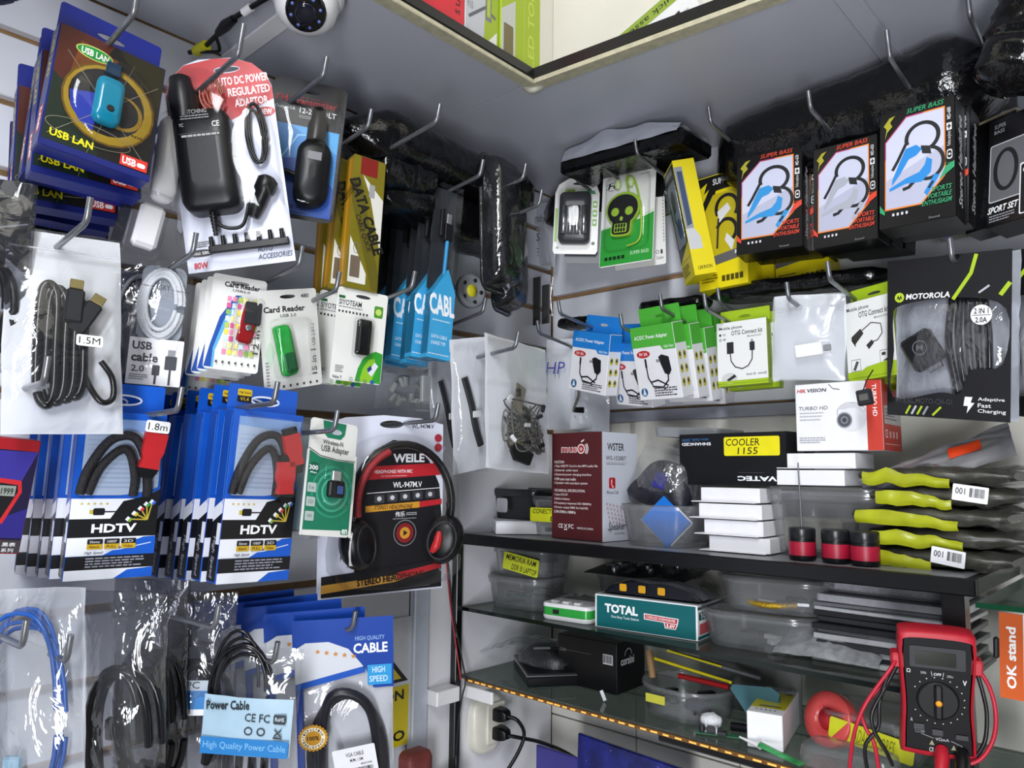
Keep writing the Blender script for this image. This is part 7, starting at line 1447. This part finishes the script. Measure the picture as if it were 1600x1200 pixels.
G().box(-.003, -.001, 0, .003, .001, .016, .0004).xf(Matrix.Rotation(math.radians(-28), 4, 'Y')).build('tag_body', M_PAPERW, e)
t_ = tubthing('tool_tub', 'round clear tub full of tools beside the black carton', (.405, -.165, S3), .135, .115, .045, r=.055, rz=0, flare=1.1)
FMx = Matrix.Translation((-.02, -.061, .022)) @ Matrix(((1, 0, 0, 0), (0, 0, -1, 0), (0, 1, 0, 0), (0, 0, 0, 1)))
G().prism(rrect(-.016, 0, .016, .012, .001), 0, .0005).xf(FMx).build('yellow_label', mat('label_bcb83c', '#bcb83c', .5), t_)
for i in range(10): G().box(-.014, -.006, 0, .014, .006, .008, .002).xf(Matrix.Translation((rr_.uniform(-.045, .045), rr_.uniform(-.035, .035), .006 + rr_.random() * .02)) @ Matrix.Rotation(rr_.uniform(0, 3), 4, 'Z')).build('dark_tool', [M_BLK, M_DARK, mat('bluish_part', '#2a2d48', .4)][i % 3], t_)
def rod(name, label, a, b, r, m, cat='tool', group='tools in the tub'):
    a, b = Vector(a), Vector(b); o = G().tube([(0, 0, 0), tuple((b - a) * .5), tuple(b - a)], r, 8).build(name, m); o.location = a; return tag(o, label, cat, group)
rod('yellow_rule', 'long yellow rod lying across the tool tub', (.345, -.175, S3 + .072), (.475, -.165, S3 + .056), .0024, mat('yellow_plastic_rod', '#d8c81e', .4))
rod('steel_rule', 'pair of grey steel strips behind the yellow rod', (.365, -.145, S3 + .078), (.505, -.135, S3 + .062), .0035, mat('grey_strip', '#8f9196', .3, .6))
rod('yellow_strip', 'thin yellow strip lying beside the grey steel strips', (.362, -.153, S3 + .081), (.45, -.147, S3 + .071), .0018, mat('yellow_plastic_rod', '#d8c81e', .4))
rod('red_tool', 'red handled tool lying in the tool tub', (.40, -.185, S3 + .056), (.475, -.175, S3 + .052), .004, mat('dark_red_plastic', '#8c1418', .25))
rod('paint_brush', 'small brown brush standing at the left rim of the tool tub', (.362, -.195, S3 + .048), (.352, -.19, S3 + .085), .0055, mat('wood_brown', '#8a6a44', .6, var=.2))
gp = empty('scraper_blade', 'grey card with a notched edge leaning behind the tools', 'card', Matrix.Translation((.47, -.10, S3)) @ Matrix(((1, 0, 0, 0), (0, 0, -1, 0), (0, 1, 0, 0), (0, 0, 0, 1))))
G().prism([(-.08, 0), (.08, 0), (.08, .070), (.05, .078), (.045, .085), (.02, .085), (.015, .078), (-.08, .088)], 0, .002).build('notched_card', mat('mid_grey_card', '#5d5e5c', .6), gp)
tc = empty('teal_card_sleeve', 'dull teal triangular sleeve leaning between the tub and the yellow box', 'sleeve', Matrix.Translation((.515, -.185, S3)) @ Matrix(((1, 0, 0, 0), (0, 0, -1, 0), (0, 1, 0, 0), (0, 0, 0, 1))) @ Matrix.Rotation(math.radians(-14), 4, 'X'))
G().prism([(-.038, .052), (-.034, .058), (.022, .064), (.034, .058), (.030, .004), (.012, .0)][::-1], 0, .003).build('sleeve', mat('dull_teal_card', '#3f6a72', .5), tc)
board('circuit_strip', 'small green circuit strip near the front edge of the lowest shelf', Matrix.Translation((.483, -.225, S3 + .0005)) @ Matrix.Rotation(math.radians(22), 4, 'Z'), .06, .012, '#2f6a4a', 5, 9, [M_DARK, M_STEEL])
cw = G().ball((0, 0, .012), .016, .013, .011, 14, 9)
for i, v in enumerate(cw.v): cw.v[i] = tuple(Vector(v) * (1 + .10 * nz(v[0] * 140, v[1] * 140, v[2] * 140)))
cw = cw.build('cotton_ball', mat('cotton_white', '#dcdde2', .95, bump=1.0, scale=300)); cw.location = (.466, -.212, S3); tag(cw, 'white cotton ball on the lowest glass shelf', 'cotton')
rod('black_cylinder', 'short black cylinder beside the cotton ball', (.488, -.195, S3 + .006), (.522, -.19, S3 + .008), .006, M_BLK, group=None)
# yellow lamp box lying towards the viewer
def make_ybox():
    e = empty('lamp_box', 'white and yellow box lying end-on with a bulb printed on top', 'box', Matrix.Translation((.553, -.232, S3 + .0003)) @ Matrix.Rotation(math.radians(13), 4, 'Z'))
    w, h, L_ = .045, .045, .135
    G().box(-w / 2, 0, 0, w / 2, L_, h, .0008).build('carton', M_PAPERW, e)
    q = Pr(w, L_, .0003, Matrix.Translation((0, 0, h))); q.r(1, 22, 99, 82, '#c9bf1a').t('Edison', 20, 4, 80, 10, '#44464c').t('LED-A', 22, 12, 70, 17, '#44464c').p([(36, 34), (62, 34), (62, 46), (74, 54), (74, 74), (28, 74), (28, 54), (36, 46)][::-1], '#9a9ca0').p([(28, 60), (74, 60), (74, 72), (28, 72)][::-1], '#c4c030').r(22, 74, 86, 77, '#4a3a1a').rr(72, 22.5, 92, 27, 3, '#2c3a4a')
    for i in range(5): q.circ(22 + i * 13, 89, 3.4, ('#c43a3a', '#3a5ac4', '#4a4a4a', '#4a8a4a', '#7a7a7a')[i])
    q.done(e, 'printed_top'); return e
make_ybox()
e = empty('glue_tube', 'small white and green squeezed tube by the yellow lamp box', 'tube', Matrix.Translation((.565, -.2475, S3 + .006)) @ Matrix.Rotation(math.radians(-12), 4, 'Z'))
G().tube([(-.045, 0, .004), (-.02, 0, .002), (-.012, 0, .001)], [.0012, .0028, .004], 10).build('nozzle', M_WHITEP, e)
G().sheet(1, 1, lambda u, v: (-.012 + u * .06, (v - .5) * .016, .003 - .006 * u + .004 * (1 - u) * math.sin(PI * v)), 10, 6).build('tube_body', mat('green_white_foil', '#3a9a58', .35, var=.5, scale=60), e)
# red tape roll
tr = empty('tape_roll', 'translucent red tape roll on the lowest shelf', 'tape roll', Matrix.Translation((.612, -.16, S3 + .034)) @ Matrix.Rotation(math.radians(-18), 4, 'Z') @ Matrix.Rotation(math.radians(72), 4, 'X'))
G().lathe([(.014, -.01), (.034, -.01), (.035, -.008), (.035, .008), (.034, .01), (.014, .01), (.014, -.01)], 30, cap=(False, False)).build('tape_rim', mat('coral_red_plastic', '#d8504e', .3), tr); G().lathe([(.0005, -.006), (.0138, -.006), (.0138, .007), (.010, .012), (.0005, .013)], 24).build('hub', mat('deep_red_plastic', '#b5202c', .25), tr)
t_ = tubthing('labelled_tub', 'clear tub with a plain yellow note behind the red meter leads', (.662, -.125, S3), .12, .095, .05, r=.02, rz=2)
front_label(t_, .0, .012, -.0515, .10, .026, [('ADAPTADORES', 30, 78)], m='#d2d41e', roll=-8, tc='#8a8a1a')
for i in range(10): G().box(-.014, -.006, 0, .014, .006, .008, .002).xf(Matrix.Translation((rr_.uniform(-.04, .04), rr_.uniform(-.03, .03), .005 + .03 * rr_.random())) @ Matrix.Rotation(rr_.uniform(0, 3), 4, 'Z')).build('loose_part', [M_BLK, M_WHITEP, mat('brown_part', '#5a4632', .5)][i % 3], t_)
e = empty('clear_clamshell', 'clear empty clamshell at the front edge below the yellow note', 'clamshell', Matrix.Translation((.655, -.222, S3)) @ Matrix.Rotation(math.radians(3), 4, 'Z'))
G().loft(rrect(-.055, -.025, .055, .025, .012), [(1, 0), (1, .010), (.95, .022), (.8, .026), (.2, .027)]).build('clear_shell', TUB, e)
# --- multimeter
def make_meter():
    w, h = pwh('meter'); h = max(h, .128); e = empty('multimeter', 'red and black digital multimeter leaning at the shelf front', 'multimeter', pose('meter'))
    o = [tuple(v.xy) for v in crom([(-w * .48, h * .06, 0), (-w * .40, 0, 0), (w * .40, 0, 0), (w * .49, h * .06, 0), (w * .46, h * .40, 0), (w * .50, h * .75, 0), (w * .50, h * .92, 0), (w * .40, h * .99, 0), (-w * .40, h * .99, 0), (-w * .50, h * .92, 0), (-w * .50, h * .75, 0), (-w * .46, h * .40, 0)], 4, True)]
    G().loft(o, [(.94, -.032), (1, -.026), (1, -.004), (.97, .001), (.90, .002)], cap=(True, False)).build('red_holster', mat('red_rubber', '#b0162a', .45, var=.06), e)
    G().prism([(x * .86, h * .5 + (y - h * .5) * .90) for x, y in o], -.02, .0005).build('face_plate', mat('black_face_plate', '#0e0e10', .6, spec=.25), e)
    for sx in (-1, 1): G().box(sx * w * .5 - .007, h * .66, -.024, sx * w * .5 + .007, h * .78, -.006, .002).build('probe_clip', mat('red_rubber', '#b0162a', .45), e)
    sc = G().prism(rrect(-w * .36, h * .71, w * .36, h * .88, .002), .0006, .0016).build('display_bezel', M_DARK, e)
    G().prism(rrect(-w * .29, h * .735, w * .24, h * .845, .001), .0017, .0021).build('display', mat('lcd_dark', '#23261f', .12), sc)
    dial = G().lathe([(w * .28, .0006), (w * .27, .003), (w * .25, .0036)], 28, (0, h * .46, 0)).build('dial', mat('dial_black', '#121214', .5, spec=.3), e)
    G().box(-w * .055, h * .46 - w * .25, .0037, w * .055, h * .46 + w * .25, .009, .002).build('dial_grip', M_BLK, dial); G().ball((0, h * .46, .0095), .0033, .0033, .002, 12, 7).build('yellow_dot', mat('amber_dot', '#e09a1e', .4), dial)
    p = Pr(w, h, .0008); p.t('PREMIER', 42, 16.2, 58, 18.4, '#e8e8ec', b=.03).t('PR-301C', 64, 16.6, 84, 18.8, '#d0d0d4', b=.01).t('Ω', 10, 31, 15, 34, '#d8d8d8', b=.01).t('OFF', 45, 32.4, 55, 34.6, '#d8d8d8', b=.01).l([(42, 31.5), (43, 35)], .6, '#ccc').l([(58, 31.5), (57, 35)], .6, '#ccc').t('V', 82, 36, 87, 40, '#e0e0e0', b=.02).t('200k', 28, 32, 36, 34, '#999').t('200m', 62, 33, 70, 35, '#999').t('A', 14, 70, 17, 73, '#bbb').t('COM', 20, 79, 32, 81.5, '#777').t('VΩmA', 46, 83.5, 64, 86, '#aaa').t('CE', 38, 92, 44, 95.5, '#ccc').l([(28, 82), (44, 84.5)], .6, '#aaa').l([(66, 85), (80, 88), (80, 91)], .6, '#aaa').p([(38, 90), (45, 90), (41.5, 86)], '#8a8a6a').p([(66, 92), (73, 92), (69.5, 88)], '#8a8a6a')
    for i in range(18):
        a = math.radians(-60 + i * 300 / 17 - 120 + 30); p.circ(50 + 34 * math.cos(a), 54 + 34 * w / h * math.sin(a), .9, '#c8c8c8', 8)
    for (a, b, c, d) in ((18, 74, 32, 79), (42, 77, 56, 82), (72, 79, 88, 83)): p.rr(a, b, c, d, 1, '#1e1e22').lines(a + 1, b + .8, c - 1, d - .4, 2, '#3c3c42')
    p.done(e, 'face_print')
    for x, c in ((.04, mat('red_rubber', '#b0162a', .45)), (.30, M_BLK)): G().tube([(w * x, h * .07, .001), (w * (x - .02), h * .045, .016), (w * (x - .06), -.004, .026)], [.0065, .007, .0055], 10).build('probe_plug', c, e)
    R_ = mat('red_lead', '#b01830', .4); B_ = mat('black_lead', '#131316', .35)
    for nm, c, pts in (('red_lead', R_, [(-w * .5, h * .74, -.012), (-w * .62, h * .66, .0), (-w * .90, h * .46, .012), (-w * 1.05, h * .30, .016), (-w * 1.15, h * .10, .016), (-w * 1.2, -.02, .012)]),
            ('black_lead', B_, [(-w * .5, h * .72, -.014), (-w * .66, h * .60, .002), (-w * .78, h * .40, .010), (-w * .80, h * .22, .012), (-w * .98, h * .06, .014), (-w * .96, -.02, .012)]),
            ('red_lead', R_, [(-w * .5, h * .70, -.016), (-w * .70, h * .54, -.002), (-w * 1.0, h * .34, .006), (-w * .98, h * .20, .008), (-w * .86, h * .08, .012), (-w * .80, -.02, .012)]),
            ('black_lead', B_, [(-w * .5, h * .69, -.010), (-w * .70, h * .52, .006), (-w * .88, h * .34, .014), (-w * .86, h * .20, .016), (-w * .70, h * .04, .016), (-w * .62, -.01, .012)]),
            ('red_lead', R_, [(w * .52, h * .72, -.012), (w * .66, h * .60, -.004), (w * .72, h * .42, .002), (w * .68, h * .22, .004), (w * .50, h * .05, .006), (w * .2, h * -.03, .006)]),
            ('black_lead', B_, [(w * .52, h * .70, -.016), (w * .60, h * .52, -.012), (w * .64, h * .36, -.010), (w * .60, h * .16, -.006), (w * .45, h * .02, .0)])):
        G().tube(crom(pts, 7), .0021, 8).build(nm, c, e)
make_meter()
# --- orange stand card
def make_ok():
    w, h = pwh('okstand'); w = .035; e = empty('stand_card', 'orange and white hanging card with white stand lettering', 'card', pose('okstand', dx=.006))
    G().prism(rrect(-w / 2, 0, w / 2, h, .001), -.0012, 0).build('card', M_PAPERW, e)
    p = Pr(w, h); p.r(0, 0, 66, 100, '#d85c12').t('OK stand', 19, 16, 46, 88, '#ffffff', b=.03, rot=90).done(e, m=INKM)
    G().box(-w / 2 - .006, h * .45, -.004, -w / 2 + .0, h * .7, .004, .002).build('grey_clip', M_DARK, e)
make_ok()
e = empty('sealed_roll', 'grey and red round spool at the lower right corner', 'spool', Matrix.Translation((.845, -.25, 1.165)) @ Matrix.Rotation(math.radians(75), 4, 'X'))
G().lathe([(.012, -.012), (.030, -.012), (.030, .010), (.024, .013), (.014, .013)], 24).build('grey_spool', mat('mid_grey_plastic', '#85888c', .4), e); G().lathe([(.013, .0135), (.019, .0135), (.019, .0145), (.010, .015)], 24).build('red_ring', M_REDP, e)
# ================================================================== upper corner, wall fittings, last details
def make_dome():
    e = empty('security_camera', 'white dome security camera under the upper shelf', 'camera', Matrix.Translation((.232, -.752, 2.0825)))
    G().lathe([(.045, .0), (.045, -.010), (.041, -.014)], 30).build('mount_ring', M_WHITEP, e)
    g = G().lathe([(.039, -.012), (.0385, -.022), (.034, -.036), (.024, -.046), (.010, -.0505), (.001, -.051)], 30).build('dome', M_WHITEP, e)
    d = Vector((.45, -.28, -.72)).normalized(); q = d.to_track_quat('Z', 'Y').to_matrix().to_4x4(); MM = Matrix.Translation((0, 0, -.012)) @ q
    G().lathe([(.024, .030), (.0235, .0385), (.020, .0395), (.001, .0396)], 24).xf(MM).build('lens_window', mat('lens_black', '#08080b', .06), e)
    G().lathe([(.0125, .0397), (.0125, .044), (.009, .045), (.001, .0452)], 20).xf(MM).build('lens', mat('lens_glass', '#121420', .05), e)
    for i in range(8):
        a = 2 * PI * i / 8 + .3; G().ball((.0175 * math.cos(a), .0175 * math.sin(a), .0398), .0022, .0022, .0014, 8, 5).xf(MM).build('infrared_bead', mat('blue_bead', '#5a6ab0', .2), e)
make_dome()
e = empty('camera_cable', 'black camera cable with a joint running under the upper shelf', 'cable', Matrix.Translation((.10, -.79, 2.075)))
G().tube(crom([(.10, .012, .004), (.06, .002, -.002), (.02, -.004, -.006), (-.02, -.002, -.008), (-.06, -.002, -.010), (-.09, -.006, -.006)], 6), .0032, 8).build('cable', M_BLK, e)
G().tube([(.03, -.003, -.006), (.01, -.004, -.007), (-.012, -.003, -.008)], [.005, .0075, .005], 10).build('cable_joint', M_BLK, e)
G().tube(crom([(-.02, -.003, -.008), (-.03, .008, -.02), (-.045, .0, -.02), (-.07, -.004, -.012)], 5), .0024, 7).build('cable_branch', M_BLK, e)
G().tube([(-.048, -.002, -.011), (-.075, -.003, -.009)], .0075, 8).build('yellow_tape', mat('yellow_tape', '#d8cf22', .4), e)
G().tube([(.048, .0, -.004), (.062, .003, -.001)], .0055, 8).build('white_tie', M_WHITEP, e)
# boxes on the upper shelf
def topbox(name, label, x0, x1, y0, y1, h, m, fn=None, z=ZS + .0128):
    e = empty(name, label, 'box', Matrix.Translation(((x0 + x1) / 2, (y0 + y1) / 2, z)), 'boxes on the upper shelf')
    G().box(-(x1 - x0) / 2, -(y1 - y0) / 2, 0, (x1 - x0) / 2, (y1 - y0) / 2, h, .0008).build('carton', m, e)
    if fn: fn(e, x1 - x0, y1 - y0, h)
    return e
FX = lambda dx: Matrix(((0, 0, 1, dx), (1, 0, 0, 0), (0, 1, 0, 0), (0, 0, 0, 1)))
def f_red(e, dx, dy, h): Pr(dy, h, .0004, FX(dx / 2)).t('S U', 86, 70, 93, 84, '#3a0a0e', rot=90, b=.02).done(e)
def f_lock(e, dx, dy, h):
    p = Pr(dy, h, .0004, FX(dx / 2)); p.r(0, 0, 100, 100, '#b3b5ba').p([(55, 100), (60, 40), (100, 20), (100, 100)], '#93a81c').l([(10, 78), (60, 60), (90, 66)], 7, '#55585e').rr(60, 30, 78, 72, 3, '#6c7078').rr(64, 34, 74, 68, 2, '#a6b52a').p([(50, 100), (95, 78), (95, 100)], '#d8d8d0').t('910', 4, 62, 22, 70, '#777').done(e)
def f_green(e, dx, dy, h):
    p = Pr(dy, h, .0004, FX(dx / 2)); p.r(0, 0, 100, 100, '#98ad16').p([(0, 100), (0, 55), (35, 40), (35, 100)], '#b7b9b2').rr(6, 66, 30, 98, 3, '#6a5f3a').t('LED TOP', 68, 20, 84, 94, '#b9c84a', rot=90).l([(58, 0), (58, 100)], 1.4, '#aebf34').done(e)
topbox('red_carton', 'red box standing on the upper shelf, left of the lock box', .10, .282, -.66, -.535, .16, mat('signal_red_card', '#c41c2e', .35), f_red)
topbox('lock_carton', 'grey and green box printed with a lock on the upper shelf', .10, .280, -.532, -.465, .16, M_PAPERW, f_lock)
topbox('green_carton', 'lime green box in the corner of the upper shelf', .09, .283, -.462, -.375, .17, M_LIME, f_green)
e = empty('assembly_carton', 'lime edged carton leaning on the upper shelf, printed with assembly lettering', 'box', Matrix.Translation((0.1559, -.15, 2.1030)) @ Matrix(((1, 0, 0, 0), (0, 0, -1, 0), (0, 1, 0, 0), (0, 0, 0, 1))))
RM = Matrix.Rotation(math.radians(19.45), 4, 'Z') @ Matrix.Translation((.16, 0, 0))
G().box(-.16, 0, -.03, .16, .13, 0, .0008).xf(RM).build('carton', M_PAPERW, e)
p = Pr(.32, .13, .0004, RM); p.r(0, 2, 100, 20, '#8fa63a').t('Quick assembly Instructions', 4, 5, 96, 17, '#23301a', b=.01, flip=True).p([(0, 82), (20, 60), (40, 82)], '#8fb020').l([(10, 70), (90, 38)], 1.6, '#2a2a2a').p([(55, 60), (70, 40), (95, 42), (92, 70)], '#b9b9bd').circ(80, 50, 4, '#c88a8a').p([(30, 80), (45, 50), (60, 55)], '#8d9096').done(e)
# wall sockets and leads
e = empty('power_socket', 'white oval double power socket on the wall under the shelves', 'socket', ML(-.195, 1.0, .0045))
G().loft(rrect(-.040, 0, .040, .105, .034, 8), [(1, 0), (1, .008), (.95, .015), (.8, .018), (.3, .0185)]).build('back_box', mat('ivory_white_plastic', '#dcd9cc', .3), e)
G().loft(rrect(-.010, .018, .034, .088, .004), [(1, .0186), (1, .021), (.96, .022)]).build('socket_plate', mat('ivory_white_plastic', '#dcd9cc', .3), e)
for (y, lb) in ((.068, 'upper black plug in the white wall socket'), (.036, 'lower black plug in the white wall socket')):
    pe = empty('mains_plug', lb, 'plug', ML(-.181, 1.0 + y, .0268), 'mains plugs')
    G().loft(rrect(-.013, -.011, .013, .011, .004), [(1, 0), (1, .012), (.8, .022), (.55, .026)]).build('plug_body', M_BLK, pe)
    G().tube(crom([(0, 0, .025), (.010, -.006, .040), (.022, -.03, .045), (.012, -.06, .04), (-.02, -.10, .03)] if y > .05 else [(0, 0, .025), (.02, -.006, .04), (.06, -.02, .05), (.12, -.05, .06), (.2, -.10, .06)], 6), .0034, 8).build('mains_lead', M_BLK, pe)
e = empty('strip_lead', 'thin red and black leads hanging beside the black post', 'lead', Matrix.Translation((.03, -.288, 1.0)))
G().tube(crom([(-.022, -.01, .36), (-.016, -.004, .28), (-.006, .004, .20), (.001, .010, .145)], 6), .0013, 6).build('red_wire', mat('red_lead', '#b01830', .4), e)
G().tube(crom([(-.022, -.008, .36), (-.012, .0, .26), (.004, .006, .19), (.010, .012, .146), (.011, .004, .12), (.008, -.001, .08), (.006, -.003, .03)], 6), .0014, 6).build('black_wire', M_BLK, e)
G().lathe([(.0035, 0), (.0042, .004), (.0042, .022), (.002, .03)], 10, (.006, -.003, -.002)).build('barrel_jack', M_BLK, e)
# warning signs
e = empty('warning_sign', 'yellow warning sign half hidden behind the blue cable bag', 'sign', ML(-.42, 1.055, .0015))
G().box(-.146, 0, 0, .056, .205, .0012, .0003).build('sign_plate', mat('white_sign_plastic', '#d9dbe0', .3), e)
p = Pr(.202, .205, .0015, Matrix.Translation((-.045, 0, 0))); p.p([(12, 50), (57, 8), (96, 50)][::-1], '#111').p([(20, 47.5), (57, 13), (89, 47.5)][::-1], '#e0cb12').r(6, 53, 97, 99, '#e0cb12').t('PRECAUCION', 8, 56, 92, 64, '#111', b=.03).t('RIESGO', 36, 71, 66, 78, '#111', b=.03).t('ELECTRICO', 14, 87, 94, 95, '#111', b=.03).l([(57, 22), (53, 33), (60, 33), (56, 44)], 3, '#111').done(e)
e = empty('red_brown_case', 'dull red rounded case behind the bottom cable bag', 'case', ML(-.385, .985, .03))
G().loft(rrect(-.025, 0, .025, .075, .01), [(1, 0), (1, .02), (.9, .026), (.4, .028)]).build('case_body', mat('dull_red_plastic', '#7d3a36', .5, var=.1), e)
e = empty('kraft_packet', 'brown paper packet at the bottom border beside the post', 'packet', ML(-.31, .965, .03))
G().prism([(-.03, 0), (.03, 0), (.03, .03), (.008, .042), (-.024, .034)], 0, .02).build('packet_body', mat('kraft_paper', '#a58d72', .7, var=.1), e)
# things below the lowest shelf
e = empty('glitter_folder', 'dark blue glitter folder standing below the lowest shelf', 'folder', MR(.262, .90, .10, roll=-2))
G().box(-.115, 0, 0, .115, .142, .008, .002).build('folder_cover', mat('blue_glitter', '#1a2170', .3, var=.9, scale=30), e)
gl = G(); r_ = random.Random(5)
for i in range(16): x, y = r_.uniform(-.1, .1), r_.uniform(.07, .138); G().ball((x, y, .0083), .0009, .0009, .0005, 6, 4).build('glitter_fleck', mat('glitter_silver', '#c9cde8', .1, .9), e)
e = empty('purple_folder', 'purple folder beside the blue glitter folder', 'folder', MR(.095, .90, .09))
G().box(-.05, 0, 0, .05, .098, .006, .002).build('folder_cover', mat('purple_cover', '#3f3a8a', .4, var=.1), e)
e = empty('shelf_bracket', 'black bracket under the front edge of the lowest shelf', 'bracket', Matrix.Translation((.50, -.245, 1.124)))
G().box(-.10, 0, 0, .14, .012, .0149, .002).build('bracket_bar', M_BLK, e)
e = empty('brown_ribbon', 'brown paper hook curling below the lowest shelf edge', 'paper hook', Matrix.Translation((.565, -.2525, 1.1)))
G().tube(crom([(.02, 0, .022), (.008, 0, .008), (-.006, 0, .002), (-.014, 0, .006)], 6), .004, 6, flat=.4).build('paper_curl', mat('kraft_paper', '#a58d72', .7), e)
G().box(.012, -.002, -.03, .026, .0, .02, .0005).build('orange_tail', mat('amber_tape', '#a8741e', .4), e)
wrapped('wrapped_bundle', 'dark green wrapped bundle cut off by the upper left corner', ML(-1.055, 1.955, .22, roll=35), .09, .05, .05, 41.0, mat('dark_green_wrap', '#18201c', .3, var=.3, bump=.4))
